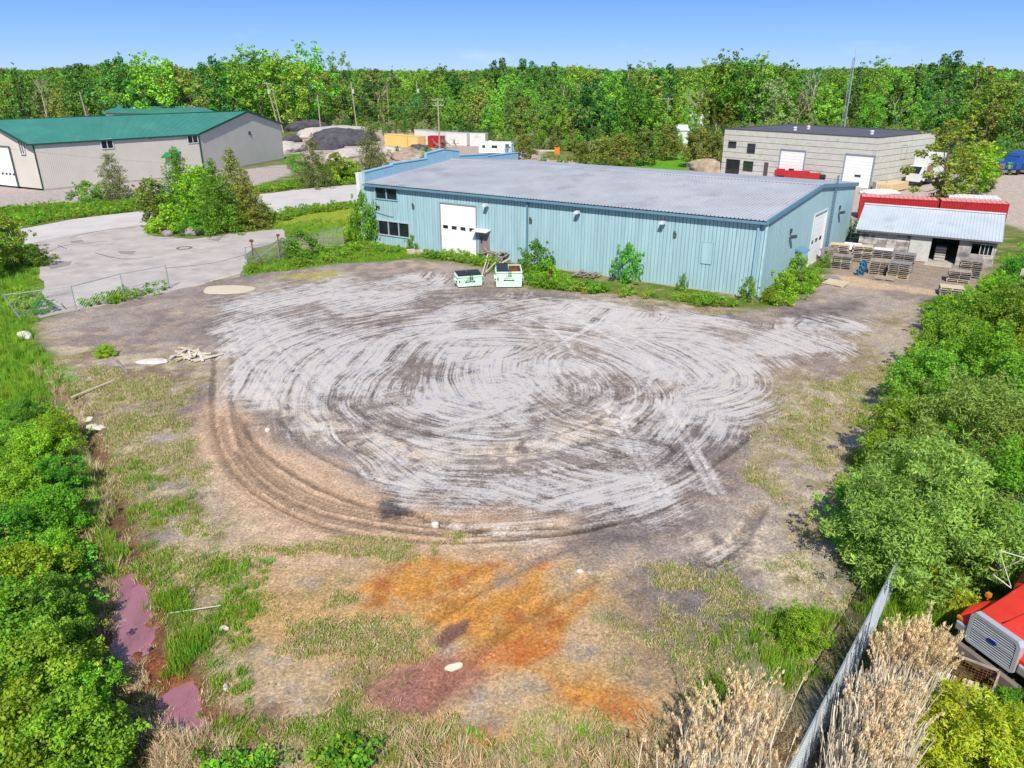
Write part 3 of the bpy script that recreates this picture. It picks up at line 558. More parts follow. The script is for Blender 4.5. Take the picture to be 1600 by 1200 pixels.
# far woodland
FAR = []
def far_proto(key, *a, **kw):
    tree_proto(key, *a, **kw); FAR.append(key)
far_proto('far_a', 13, 4.6, 40, 5000, .38, .26, M_FARB, 21, base=.12, peak=.5, cr=.24, irr=.35, limbs=4, yellow=.1)
far_proto('far_b', 13, 4.3, 38, 5000, .38, .26, M_FARD, 22, base=.1, peak=.5, cr=.24, irr=.35, limbs=4, yellow=.08)
far_proto('far_c', 12, 3.0, 28, 2600, .40, .28, M_FARO, 23, base=.10, peak=.42, cr=.27, irr=.3, yellow=.2, limbs=4)
far_proto('far_d', 15, 4.4, 34, 3800, .38, .26, M_FARB, 24, base=.12, peak=.58, cr=.25, irr=.5, yellow=.2, inner=.3, limbs=6)
far_proto('far_e', 12, 4.4, 36, 2800, .46, .28, M_FARS, 25, base=.05, peak=.5, cr=.26, irr=.3, limbs=6)
far_proto('far_f', 14, 2.3, 22, 1300, .44, .30, M_FARB, 26, bk=bark_pale, tr=.010, base=.35, peak=.65, cr=.30, irr=.5, yellow=.5, inner=.2, limbs=12)
spruce_proto('far_s', 13, 3.0, 2200, .55, M_FARD, 27, 10); spruce_proto('far_t', 11, 2.6, 2000, .5, M_FARO, 28, 9, .1, .7); FAR += ['far_s', 'far_t']
def bare_proto(key, h, seed, m):
    q = random.Random(seed); mb = MB()
    def br(p, d, l, r, dep):
        e = p + d * l; mb.tube(p, e, r, r * .6, 5 if dep < 2 else 3)
        if dep < 4:
            for _ in range(3 if dep else 4):
                nd = (d + Vector((q.uniform(-1, 1), q.uniform(-1, 1), q.uniform(-.2, .7))) * .75).normalized(); br(p.lerp(e, q.uniform(.55, 1)), nd, l * q.uniform(.5, .75), r * .5, dep + 1)
    br(Vector((0, 0, 0)), Vector((0, 0, 1)), h * .38, h * .014, 0); PROTO[key] = (None, mb.mesh('trunk', m), h, h * .3)
bare_proto('bare', 13, 5, bark_pale); bare_proto('bare_b', 12, 9, mat('bark_grey', (168, 150, 140), .9, var=.2)); FAR += ['bare', 'bare_b']
def plant(key, x, y, h, label, cat='tree', name='tree', group=None, rz=None, wide=1.0, z=None):
    cr_, tk, h0, _ = PROTO[key]; s = h / h0
    t = thing(name, label, cat, (x, y, gh(x, y) if z is None else z), R.uniform(0, 6.28) if rz is None else rz, group); t.scale = (s * wide, s * wide, s)
    if cr_: child('crown', cr_, t)
    child('trunk' if cat == 'tree' else 'stem', tk, t); return t
# ------------------------------------------------------------------ scatter (geometry nodes instances, only for uncountable cover)
def scatter(name, meshes, P, S, label, seed=0, tilt=.12, mats=None):
    pc_ = bpy.data.collections.new(name + '_source')
    for k, me in enumerate(meshes): pc_.objects.link(bpy.data.objects.new('%s_source_%02d' % (name, k), me))
    P = np.asarray(P, np.float32); n = len(P); q = np.random.RandomState(seed)
    me = bpy.data.meshes.new(name); me.vertices.add(n); me.vertices.foreach_set('co', P.ravel())
    a = me.attributes.new('scl', 'FLOAT', 'POINT'); a.data.foreach_set('value', np.asarray(S, np.float32))
    rot = np.stack([q.normal(size=n) * tilt, q.normal(size=n) * tilt, q.rand(n) * 6.283], 1).astype(np.float32)
    a = me.attributes.new('rot', 'FLOAT_VECTOR', 'POINT'); a.data.foreach_set('vector', rot.ravel())
    a = me.attributes.new('idx', 'INT', 'POINT'); a.data.foreach_set('value', q.randint(0, len(meshes), n).astype(np.int32))
    o = bpy.data.objects.new(name, me); C.objects.link(o)
    g = bpy.data.node_groups.new(name, 'GeometryNodeTree'); g.interface.new_socket('Geometry', in_out='INPUT', socket_type='NodeSocketGeometry'); g.interface.new_socket('Geometry', in_out='OUTPUT', socket_type='NodeSocketGeometry')
    gi = g.nodes.new('NodeGroupInput'); gо = g.nodes.new('NodeGroupOutput'); ip = g.nodes.new('GeometryNodeInstanceOnPoints'); ci = g.nodes.new('GeometryNodeCollectionInfo')
    ci.inputs['Collection'].default_value = pc_; ci.inputs['Separate Children'].default_value = True; ci.inputs['Reset Children'].default_value = True
    def na(nm, ty):
        x = g.nodes.new('GeometryNodeInputNamedAttribute'); x.data_type = ty; x.inputs['Name'].default_value = nm; return x.outputs['Attribute']
    g.links.new(gi.outputs[0], ip.inputs['Points']); g.links.new(ci.outputs[0], ip.inputs['Instance']); ip.inputs['Pick Instance'].default_value = True
    g.links.new(na('idx', 'INT'), ip.inputs['Instance Index']); g.links.new(na('rot', 'FLOAT_VECTOR'), ip.inputs['Rotation']); g.links.new(na('scl', 'FLOAT'), ip.inputs['Scale']); g.links.new(ip.outputs[0], gо.inputs[0])
    md = o.modifiers.new('scatter', 'NODES'); md.node_group = g
    tag(o, label, None, None, 'stuff'); return o
def tuft(n, h, sp, w_, m, seed, tone=(.8, 1.2), bend=.5):
    q = np.random.RandomState(seed); a = q.rand(n) * 6.283; r = sp * np.sqrt(q.rand(n)); bx, by = r * np.cos(a), r * np.sin(a); hh = h * (.5 + .6 * q.rand(n)); da = q.rand(n) * 6.283; bd = bend * hh * q.rand(n)
    wa = da + 1.57; wx, wy = np.cos(wa) * w_ / 2, np.sin(wa) * w_ / 2; z0 = np.full(n, -.02)
    p0 = np.stack([bx - wx, by - wy, z0], 1); p1 = np.stack([bx + wx, by + wy, z0], 1); mx_, my_ = bx + np.cos(da) * bd * .35, by + np.sin(da) * bd * .35
    p2 = np.stack([mx_ + wx * .8, my_ + wy * .8, hh * .6], 1); p3 = np.stack([mx_ - wx * .8, my_ - wy * .8, hh * .6], 1)
    tx, ty = bx + np.cos(da) * bd, by + np.sin(da) * bd; p4 = np.stack([tx + wx * .15, ty + wy * .15, hh * (1 - .25 * bd / hh)], 1); p5 = np.stack([tx - wx * .15, ty - wy * .15, hh * (1 - .25 * bd / hh)], 1)
    V = np.stack([p0, p1, p2, p3, p4, p5], 1).reshape(-1, 3); i = np.arange(n)[:, None] * 6; F_ = np.concatenate([i + [0, 1, 2, 3], i + [3, 2, 4, 5]], 1).reshape(-1, 4)
    t = q.uniform(tone[0], tone[1], n); cc = np.repeat(np.stack([t * q.uniform(.9, 1.25, n), t, t * .9], 1), 6, 0); return np_mesh('tuft', V, F_, m, cc)
def inpoly(poly, x, y): return sdist(poly, x, y) > 0
def pts_in(P, n, seed, dens=None, px=True, edge=None, biasnear=False, soft=.8):
    """random ground points inside a photo-outlined patch of ground"""
    W = pw(P) if px else P; q = np.random.RandomState(seed); x0, x1 = min(p[0] for p in W), max(p[0] for p in W); y0, y1 = min(p[1] for p in W), max(p[1] for p in W); X, Y = [], []
    tot = 0
    for _ in range(60):
        x = q.uniform(x0, x1, n); y = q.uniform(y0, y1, n)
        if biasnear: y = 1 / q.uniform(1 / y1, 1 / y0, n); x = (q.uniform(-1, 1, n)) * y * .8
        d_ = sdist(W, x + 1.6 * (fbm(x * .6, y * .6, 3, 2) - .5), y + 1.6 * (fbm(x * .6 + 50, y * .6, 3, 4) - .5)); k = q.rand(n) < sstep(-.25, soft, d_)
        if dens is not None: k &= q.rand(n) < dens(x, y)
        X.append(x[k]); Y.append(y[k]); tot += k.sum()
        if tot > n: break
    X = np.concatenate(X)[:n]; Y = np.concatenate(Y)[:n]; return X, Y
def weedmesh(h, r, n, L_, m, seed):
    c = [(random.Random(seed + i).uniform(-r, r), random.Random(seed + i + 50).uniform(-r, r), h * random.Random(seed + i + 99).uniform(.15, .85), r * .5, random.Random(i).uniform(.8, 1.2)) for i in range(7)]
    d = leaves(c, n, L_, L_ * .55, 1, .5, seed, .3, .2); return np_mesh('weed', d[0], d[1], m, d[2])
T_GREEN = [tuft(26, .34, .16, .018, M_GRASS, s) for s in range(3)]; T_TALL = [tuft(22, .55, .22, .020, M_GRASS, 10 + s, bend=.35) for s in range(3)]
T_DRY = [tuft(12, .13, .24, .016, M_DRY, 20 + s, bend=.9) for s in range(3)]; T_DRYT = [tuft(24, .55, .22, .016, M_DRY, 30 + s, bend=.7) for s in range(2)]
T_OLIVE = [tuft(10, .13, .20, .018, M_OLIVE, 40 + s, bend=.8) for s in range(3)]
W_GREEN = [weedmesh(.5, .28, 260, .09, M_BRIGHT, 3), weedmesh(.6, .3, 260, .09, M_MID, 4), weedmesh(.4, .3, 240, .08, M_OLIVE, 5)]
# ================================================================== PLANTS IN PLACE
def clear(x, y, gaps): return all(math.hypot(x - a, y - b) > r for a, b, r in gaps)
# left-hand shrubs, from the camera outwards
LB = [(-40, 1250, 2.8, 'near_a', 'bright green shrub in the bottom left corner, nearest the camera'), (40, 1215, 2.7, 'near_c', 'bright green leafy shrub beside the corner shrub at bottom left'), (120, 1215, 2.5, 'near_a', 'dense bright green shrub at the foot of the left thicket by the lower pool'),
      (155, 1200, 1.8, 'near_b', 'shrub leaning over the small purple pool'), (20, 1120, 2.7, 'near_b', 'mid green shrub behind the bottom left corner shrubs'), (75, 1112, 2.5, 'near_a', 'rounded bright shrub in the middle of the lower left thicket'),
      (125, 1112, 1.6, 'near_c', 'yellow tipped shrub facing the gap between the two pools'), (30, 1030, 2.6, 'near_a', 'bright shrub on the left edge level with the upper pool'), (80, 1012, 2.3, 'near_b', 'dark green shrub level with the upper pool'),
      (100, 962, 1.3, 'near_b', 'small green shrub right beside the upper pool'), (50, 950, 2.3, 'near_c', 'lime shrub upslope of the upper pool at the left edge'), (90, 895, 1.6, 'near_a', 'green shrub just above the head of the upper pool'), (25, 880, 2.2, 'near_b', 'shrub at the left edge above the dry reed gap'),
      (90, 835, 2.0, 'near_c', 'orange tipped shrub in the middle of the left thicket'), (40, 800, 2.1, 'near_a', 'bright shrub at the left edge in the middle thicket'), (95, 778, 1.9, 'near_b', 'dark shrub spreading towards the yard on the left'),
      (60, 735, 2.0, 'near_c', 'yellow green shrub near the top of the left thicket'), (20, 715, 1.8, 'near_b', 'shrub at the left edge near the top of the thicket'), (95, 700, 1.9, 'near_a', 'bright shrub nearest the broken white slabs at the top of the left thicket'), (45, 670, 1.6, 'near_b', 'low shrub at the top end of the left thicket'), (-50, 900, 2.6, 'near_a', 'shrub cut by the left edge beside the dry reeds'), (-60, 1080, 2.8, 'near_b', 'shrub cut by the left edge at the bottom left')]
for px, py, h, k, lab in LB:
    g = G(px, py); plant(k, g.x, g.y, h, lab, 'shrub', 'shrub', 'shrubs of the left hand thicket')
# tree on the left by the drive and its neighbours
for px, py, h, k, lab in ((24, 420, 4.6, 'mid_b', 'olive green small tree with pale trunks beside the driveway at far left'), (-30, 440, 5.2, 'mid_a', 'bright tree cut by the left edge beside the driveway'), (60, 415, 1.8, 'mid_shrub', 'low green shrub at the left corner of the driveway'),
                           (40, 480, 1.6, 'mid_shrub_b', 'small pale shrub at the foot of the leaning fence post'), (70, 488, 1.2, 'mid_shrub', 'wiry low shrub inside the left chain link fence'), (-10, 400, 4.0, 'mid_shrub_b', 'broad bright shrub behind the far left tree'), (165, 556, .7, 'near_c', 'low flat grey green juniper on the gravel at left')):
    g = G(px, py); t = plant(k, g.x, g.y, h, lab, 'tree' if 'tree' in lab.split(' by')[0] else 'shrub', 'small_tree' if 'tree' in lab else 'shrub', wide=1.5 if 'juniper' in lab else 1)
# right-hand thicket
RB = [(1425, 905, 5.0, 'willow', 'large grey green willow shrub standing over the galvanised fence end'), (1345, 870, 2.7, 'near_b', 'small green lobe of growth at the yard edge below the willow shrub'), (1555, 880, 4.4, 'near_e', 'leafy green shrub above the red truck cab'),
      (1500, 775, 5.0, 'willow', 'second willow shrub, behind the large one at the fence end'), (1620, 800, 5.0, 'near_d', 'dark green tree cut by the right edge above the truck'), (1385, 735, 3.4, 'near_e', 'bright shrub reaching furthest into the yard on the right'), (1590, 700, 4.6, 'near_d', 'tree at the right edge beside the second willow'),
      (1440, 660, 3.8, 'near_d', 'dark green shrub casting a shadow onto the yard edge'), (1520, 640, 4.6, 'near_e', 'tall bright tree in the middle of the right thicket'), (1610, 600, 5.0, 'near_e', 'bright tree at the right edge, mid thicket'), (1470, 590, 3.8, 'near_d', 'green tree on the yard edge right of the dry gravel'),
      (1560, 560, 4.4, 'near_d', 'dark tree by the leaning pale post'), (1500, 540, 3.6, 'near_b', 'mid green shrub at the bend of the yard edge'), (1610, 520, 4.6, 'near_e', 'bright tree at the right edge near the shed'), (1540, 505, 3.4, 'near_e', 'leafy shrub just below the small pallet stacks'),
      (1585, 475, 3.6, 'near_d', 'tree in front of the shed window'), (1620, 450, 4.4, 'near_e', 'pale leafed tree cut by the right edge beside the shed'), (1545, 468, 1.9, 'near_c', 'yellow green shrub at the foot of the shed wall'), (1430, 600, 2.2, 'near_b', 'low shrub at the edge of the mossy verge on the right'), (1680, 700, 5, 'near_d', 'tree just beyond the right edge of the thicket')]
for px, py, h, k, lab in RB:
    g = G(px, py); plant(k, g.x, g.y, h, lab, 'shrub' if 'shrub' in lab or 'lobe' in lab else 'tree', 'shrub' if 'shrub' in lab or 'lobe' in lab else 'tree', 'trees and shrubs of the right hand thicket')
for px, py, h, k, lab in ((1490, 1195, 2.1, 'near_y', 'lime yellow shrub with drooping narrow leaves in front of the cage'), (1560, 1215, 1.9, 'near_y', 'lime yellow shrub in the bottom right corner below the truck'), (1245, 1010, 1.3, 'near_c', 'bright low shrub at the edge of the reeds left of the fence'),
                           (1480, 935, 1.2, 'near_c', 'small leafy shrub against the truck headlight'), (1500, 965, .9, 'near_y', 'low creeping growth over the truck bumper'), (1620, 1150, 1.5, 'near_b', 'dark green shrub under the truck bumper'), (1560, 1135, 1.2, 'near_b', 'dark shrub beneath the truck beside the cage')):
    g = G(px, py); plant(k, g.x, g.y, h, lab, 'shrub', 'shrub')
# roadside island
for px, py, h, k, lab, cat in ((243, 352, 5.2, 'mid_b', 'yellow green cedar at the left end of the road island', 'tree'), (272, 362, 3.0, 'mid_shrub_b', 'bright low shrub behind the two boulders', 'shrub'), (290, 345, 8.6, 'spruce', 'tallest narrow green tree behind the island shrubs', 'tree'), (318, 352, 6.4, 'mid_a', 'bushy bright tree in the middle of the island', 'tree'),
                                (345, 362, 8.0, 'spruce', 'dense green spruce at the front of the island', 'tree'), (372, 348, 8.6, 'spruce_b', 'tall brownish cedar behind the island spruce', 'tree'), (392, 356, 6.6, 'spruce_b', 'brown tinged cedar at the right end of the island', 'tree'), (306, 366, 2.2, 'mid_shrub', 'dark low shrub at the kerb of the island', 'shrub'), (412, 345, 2.0, 'mid_shrub', 'straggly grey green shrub right of the island', 'shrub'),
                                (181, 310, 6.6, 'pine', 'lone dark pine in front of the green roofed building', 'tree'), (140, 318, 2.9, 'mid_shrub', 'green shrub at the roadside left of the lone pine', 'shrub'), (492, 292, 7.6, 'pine', 'scraggy pine on the verge right of the green roofed building', 'tree'), (583, 268, 8.6, 'pine', 'flat topped open pine behind the blue warehouse corner', 'tree'),
                                (528, 284, 4.6, 'mid_b', 'round olive bush between the two pines', 'shrub'), (512, 288, 3.0, 'mid_shrub_b', 'yellow green bush beside the scraggy pine', 'shrub'), (548, 282, 3.2, 'mid_shrub_b', 'bright bush right of the round olive bush', 'shrub'), (470, 400, 2.5, 'mid_shrub', 'rounded green shrub growing through the right chain link fence', 'shrub'), (452, 402, 1.8, 'mid_shrub_b', 'smaller shrub on the drive side of the fence', 'shrub'),
                                (1462, 335, 11.0, 'mid_open', 'open spreading tree growing behind the red container', 'tree'), (1487, 325, 9.0, 'mid_open', 'second sparse tree behind the red container', 'tree'), (1520, 305, 7.0, 'mid_a', 'bright tree at the back of the gravel lot', 'tree'), (1540, 300, 4.5, 'mid_b', 'olive bush at the edge of the gravel lot', 'shrub'),
                                (819, 256, 5.4, 'mid_c', 'round dark olive cedar behind the warehouse roof, alone on the left', 'tree'), (908, 262, 4.6, 'mid_c', 'low broad cedar, first in the row behind the roof', 'tree'), (940, 262, 5.4, 'mid_c', 'cedar second in the row behind the roof', 'tree'), (968, 262, 6.0, 'mid_c', 'cedar third in the row behind the roof', 'tree'),
                                (1005, 258, 6.4, 'mid_c', 'cedar fourth in the row with a clear brown trunk', 'tree'), (1042, 250, 6.6, 'mid_c', 'brownish cedar at the end of the row beside the lawn', 'tree'), (1087, 262, 7.0, 'mid_c', 'big cedar on the lawn beside the grey block building', 'tree'), (1112, 262, 6.0, 'mid_c', 'cedar tucked against the grey block building', 'tree')):
    g = G(px, py); plant(k, g.x, g.y, h, lab, cat, 'tree' if cat == 'tree' else 'shrub', wide={'pine': 1.0, 'spruce': 1.2, 'spruce_b': 1.15, 'mid_open': 1.35}.get(k, 1.15))
# growth along the blue warehouse
for px, py, h, k, lab, wd in ((571, 384, 5.2, 'mid_shrub', 'climbing green vine covering the left corner of the blue warehouse', .42), (561, 376, 3.2, 'mid_shrub_b', 'leafy growth at the foot of the vine', .7), (836, 428, 2.9, 'mid_shrub', 'bushy sapling against the blue wall behind the dumpsters', .8), (850, 434, 1.6, 'mid_shrub_b', 'low green bush beside the red leaved weed', .9),
                               (980, 441, 3.2, 'mid_shrub', 'lone leafy sapling growing against the middle of the blue wall', .62), (1066, 455, 1.4, 'mid_shrub', 'small dark weed sapling at the blue wall', .45), (1168, 472, 2.0, 'mid_shrub', 'thin sapling at the right corner downpipe', .5), (1222, 462, 2.0, 'mid_shrub_b', 'bright bush at the right end wall of the blue warehouse', .9),
                               (1244, 440, 2.2, 'mid_shrub_b', 'dry topped bush by the end wall door', .8), (1200, 474, 1.3, 'mid_shrub_b', 'low bush wrapped round the right corner', .9), (645, 388, 1.4, 'mid_shrub_b', 'knee high bush by the stone heap under the left windows', .8), (1290, 418, 1.2, 'mid_shrub', 'low green bush beside the end wall roller door', .8), (790, 394, 1.0, 'mid_shrub_b', 'green weeds sprouting on top of the timber heap', 1.2), (1322, 372, 2.2, 'mid_shrub', 'dark bush behind the pallet rack', .8)):
    g = G(px, py); plant(k, g.x, g.y, h, lab, 'shrub', 'shrub', wide=wd)
rw = [weedmesh(.9, .3, 320, .13, M_RED, 8)]; g = G(861, 446); o = bpy.data.objects.new('red_leaved_weed', rw[0]); C.objects.link(o); o.location = (g.x, g.y, 0); o.scale = (1.2, 1.2, 1.6); tag(o, 'rusty red leaved weed in front of the blue wall', 'plant')
# ------------------------------------------------------------------ woodland
EDGE = [(-500, 215), (-100, 213), (0, 213), (180, 205), (300, 203), (430, 194), (520, 200), (600, 207), (660, 210), (760, 224), (830, 236), (960, 240), (1060, 234), (1125, 214), (1330, 212), (1470, 232), (1500, 252), (1560, 258), (1600, 262), (1800, 280), (2200, 300)]
SKY = [(-500, 107), (0, 107), (60, 110), (150, 103), (260, 101), (300, 110), (370, 97), (480, 98), (500, 110), (650, 111), (755, 110), (780, 105), (900, 106), (950, 111), (1090, 107), (1130, 99), (1200, 100), (1240, 109), (1390, 106), (1490, 102), (1540, 108), (1600, 111), (2200, 107)]
def interp(T, x):
    for (a, b_), (c_, d) in zip(T, T[1:]):
        if a <= x <= c_: return b_ + (d - b_) * (x - a) / (c_ - a)
    return T[0][1] if x < T[0][0] else T[-1][1]
q = random.Random(21); trees = []
def pixx(X, Y, Z=0):
    d = Y * CT - (Z - CH) * ST; return 800 + FOC * X / d, 600 - FOC * (Y * ST + (Z - CH) * CT) / d
ROW = [(150, 430, 7.6), (430, 700, 11.5), (700, 1100, 15.0), (1100, 1700, 22)]
for y0, y1, stp in ROW:
    Y = y0
    while Y < y1:
        half = Y * .86 + 20; X = -half
        while X < half:
            x = X + q.uniform(-.5, .5) * stp; y = Y + q.uniform(-.5, .5) * stp; X += stp
            px, _ = pixx(x, y); e = G(px, interp(EDGE, px)); dist = y - e.y
            if dist < 0: continue
            ys = interp(SKY, px)
            if px > 1400 and y < 150: pass
            ridge = CH + (HZ - ys) * y / FOC
            if dist < 12: h = q.uniform(3, 6.5)
            elif dist < 45: h = q.uniform(6, 11) if q.random() < .8 else q.uniform(12, 15)
            elif dist < 110: h = min(ridge * q.uniform(.72, 1.02), q.uniform(11, 24)) if ys < 98 and q.random() < .6 or q.random() < .08 else (q.uniform(9, 13) if q.random() < .8 else q.uniform(14, 18))
            else: h = min(24, ridge * (q.uniform(.62, .88) if q.random() < .8 else q.uniform(.85, 1.04))) if y < 500 else min(24, ridge * (q.uniform(.82, .95) if q.random() < .85 else q.uniform(.93, 1.03)))
            h = min(h, ridge * 1.04)
            trees.append((x, y, h, dist, px))
        Y += stp * .86
def pick(px, dist, h):
    z = vn(np.array([px * .012]), np.array([dist * .03]), 1)[0] + q.uniform(-.25, .25)
    if q.random() < .035: return q.choice(['bare', 'bare_b'])
    if 1160 < px < 1260 and dist < 25 and q.random() < .5: return 'far_e'
    if dist < 16 and q.random() < .3: return q.choice(['far_e', 'far_c'])
    if z < .30: return q.choice(['far_c', 'far_t', 'far_c', 'far_f'])
    if z < .50: return q.choice(['far_a', 'far_d', 'far_f', 'far_b'])
    if z < .68: return q.choice(['far_b', 'far_a', 'far_d', 'far_s'])
    return q.choice(['far_b', 'far_a', 'far_c'])
desc = {'far_a': 'bright green rounded tree', 'far_b': 'dark green dense tree', 'far_c': 'olive brown cedar', 'far_d': 'tall loose crowned green tree', 'far_e': 'silvery grey green willow', 'far_f': 'slender pale trunked birch', 'far_s': 'dark pointed spruce', 'far_t': 'brownish pointed cedar', 'bare': 'pale leafless tree', 'bare_b': 'leafless grey tree'}
ZN = [(120, 'left of the green roof'), (330, 'above the green roof'), (470, 'behind the beige gable'), (600, 'behind the black gravel heaps'), (700, 'behind the yellow containers'), (800, 'behind the white trailers'), (900, 'behind the lone round cedar'), (1060, 'behind the cedar row'), (1180, 'left of the concrete building'), (1330, 'beside the lattice tower'), (1460, 'above the concrete building'), (5000, 'behind the blue tractors')]
trees = [t + (pick(t[4], t[3], t[2]),) for t in trees]
for px, ytop, Y, k in ((178, 93, 215, 'far_b'), (205, 88, 222, 'far_d'), (236, 87, 216, 'far_a'), (262, 100, 225, 'far_c'), (292, 112, 220, 'far_c'), (332, 92, 230, 'far_b'), (352, 90, 236, 'far_d'), (382, 76, 240, 'far_d'), (408, 80, 246, 'far_a'), (438, 84, 240, 'far_d'), (472, 70, 250, 'far_d'), (532, 86, 262, 'far_d'), (590, 104, 300, 'bare'), (612, 103, 310, 'far_s'), (690, 104, 330, 'far_a'), (780, 94, 300, 'far_b'), (822, 95, 305, 'far_b'), (868, 100, 310, 'far_b'), (905, 106, 300, 'far_a'),
                       (985, 102, 290, 'far_f'), (1012, 99, 280, 'far_d'), (1048, 103, 280, 'far_b'), (1108, 96, 240, 'far_d'), (1145, 82, 236, 'far_d'), (1170, 92, 232, 'far_a'), (1192, 88, 240, 'far_f'), (1225, 100, 250, 'far_a'), (1278, 90, 250, 'bare'), (1345, 97, 240, 'far_s'), (1375, 93, 245, 'far_d'), (1440, 92, 236, 'far_s'), (1492, 84, 230, 'far_b'), (1460, 98, 225, 'far_s'), (1530, 98, 236, 'far_f'), (55, 102, 220, 'bare'), (20, 98, 215, 'far_s'), (120, 103, 225, 'far_b')):
    r_ = ray(px, ytop); trees.append((r_[0] / r_[1] * Y, Y, (CH + r_[2] / r_[1] * Y) * 1.02, 30, px, k))
vis = [t for t in trees if -30 < t[4] < 1630]; vis.sort(key=lambda t: -t[2] / t[1] * (1.35 if t[3] < 60 else 1)); solo = sorted(vis[:290], key=lambda t: t[4]); ss = set(map(id, solo))
ORD = ['leftmost', 'second from left', 'third from left', 'fourth from left', 'fifth from left', 'sixth from left', 'seventh from left', 'eighth from left', 'ninth from left', 'tenth from left', 'eleventh from left', 'twelfth from left', 'thirteenth from left', 'fourteenth from left', 'fifteenth from left', 'sixteenth from left']
def keyl(t): return (desc[t[5]], 'front edge of the wood' if t[3] < 16 else ('second rank of the wood' if t[3] < 45 else 'rear ranks of the wood'), next(b_ for a, b_ in ZN if t[4] < a))
cnt = {}; seen = {}
for t in solo: cnt[keyl(t)] = cnt.get(keyl(t), 0) + 1
for t in solo:
    x, y, h, dist, px, k = t; kl = keyl(t); i = seen.get(kl, 0); seen[kl] = i + 1; o_ = '' if cnt[kl] == 1 else (', ' + (ORD[min(i, 15)] if i < cnt[kl] - 1 or cnt[kl] > 16 else 'rightmost'))
    plant(k, x, y, h, '%s, %s, %s%s' % (kl[0], kl[1].replace(' of the wood', ''), kl[2], o_), 'tree', 'woodland_tree', 'trees of the woodland behind the yards', wide=q.uniform(.85, 1.2), z=0)
def joined(key):
    cr_, tk, h0, _ = PROTO[key]; mb = bpy.data.meshes.new(key)
    import bmesh
    bm = bmesh.new()
    if cr_: bm.from_mesh(cr_)
    n0 = len(bm.faces); bm.from_mesh(tk); bm.faces.ensure_lookup_table()
    for f in bm.faces[n0:]: f.material_index = 1
    bm.to_mesh(mb); bm.free(); mb.materials.append(cr_.materials[0] if cr_ else tk.materials[0]); mb.materials.append(tk.materials[0]); return mb
rest = [t for t in trees if id(t) not in ss]
for key, nm_, lab in (('far_a far_d', 'bright_woodland', 'bright green broadleaf woodland filling the distance'), ('far_b far_s', 'dark_woodland', 'dark green part of the distant woodland'), ('far_c far_t far_e', 'olive_woodland', 'olive and brown cedars of the distant woodland'), ('far_f bare bare_b', 'birch_woodland', 'pale stemmed birches and bare trees of the distant woodland')):
    for k in key.split():
        T = [t for t in rest if t[5] == k]
        if not T: continue
        scatter(nm_, [joined(k)], [(t[0], t[1], -.1) for t in T], [t[2] / PROTO[k][2] for t in T], lab, tilt=.02)
ex = []; qe = random.Random(77)
for _ in range(900):
    px = qe.uniform(-60, 1660); e = G(px, interp(EDGE, px)); d = qe.uniform(-5, 16); x, y = e.x * (e.y + d) / e.y, e.y + d
    if 1560 < px: d = max(d, 1)
    ex.append((x, y, qe.uniform(.10, .30)))
for P, n_ in (([(470, 205), (560, 196), (700, 205), (690, 214), (560, 212), (480, 222)], 60), ([(445, 262), (560, 262), (560, 268), (450, 272)], 30), ([(840, 262), (980, 258), (980, 266), (840, 268)], 30), ([(600, 236), (700, 242), (660, 252), (590, 256)], 24)):
    X_, Y_ = pts_in(P, n_, 5 + n_); ex += [(a, b_, qe.uniform(.07, .18)) for a, b_ in zip(X_, Y_)]
scatter('brush', [joined(k) for k in ('far_a', 'far_e', 'far_c', 'far_b')], [(a, b_, -.1) for a, b_, c_ in ex], [c_ for a, b_, c_ in ex], 'scrubby brush along the foot of the woodland', seed=12, tilt=.05)
# distant low hills
hm = MB()
for X0, X1, Y0, h_ in ((-2600, -300, 3300, 22), (300, 900, 3600, 26), (900, 2800, 3200, 24), (-500, 500, 4200, 20)):
    n = 40; prev = None
    for i in range(n + 1):
        x = X0 + (X1 - X0) * i / n; t = i / n; hh = h_ * (math.sin(math.pi * t) ** .5) * (.8 + .3 * math.sin(i * 1.7)) + 1; c_ = [(x, Y0, -2), (x, Y0 + 120, hh * .8), (x, Y0 + 420, hh), (x, Y0 + 1000, -2)]
        if prev:
            for a in range(3): hm.face([prev[a], c_[a], c_[a + 1], prev[a + 1]])
        prev = c_
tag(hm.build('hills', mat('far_hills', (96, 120, 92), .95, var=.25, scale=.02)), 'low wooded hills on the horizon', None, None, 'structure')
# ------------------------------------------------------------------ grass, weeds, reeds
def put(name, protos, sets, label, s0, s1, seed, tilt=.15, dz=0):
    X = np.concatenate([a[0] for a in sets]); Y = np.concatenate([a[1] for a in sets]); q_ = np.random.RandomState(seed)
    scatter(name, protos, np.stack([X, Y, ghv(X, Y) + dz], 1), q_.uniform(s0, s1, len(X)), label, seed, tilt)
dn = lambda lo, hi, sc_=.5, sd_=1: (lambda x, y: sstep(lo, hi, fbm(x * sc_, y * sc_, 4, sd_)))
put('tall_grass', T_TALL + T_GREEN, [pts_in([(-60, 380), (30, 385), (60, 440), (40, 480), (60, 540), (120, 610), (100, 650), (-120, 660)], 2600, 1), pts_in([(240, 905), (300, 930), (330, 1000), (310, 1060), (262, 1060), (246, 960)], 140, 2, dn(.35, .75, 1)), pts_in([(1330, 880), (1480, 870), (1600, 900), (1480, 1000), (1400, 1000), (1330, 960)], 700, 3, dn(.3, .7, .8)), pts_in([(1100, 1000), (1160, 940), (1300, 960), (1290, 1090), (1130, 1110), (1060, 1130)], 200, 4, dn(.45, .8, .9)),
     pts_in([(130, 700), (180, 860), (210, 900), (170, 900), (110, 740)], 240, 5)], 'tall green grass along the ditch, fence and thickets', .6, 1.15, 1)
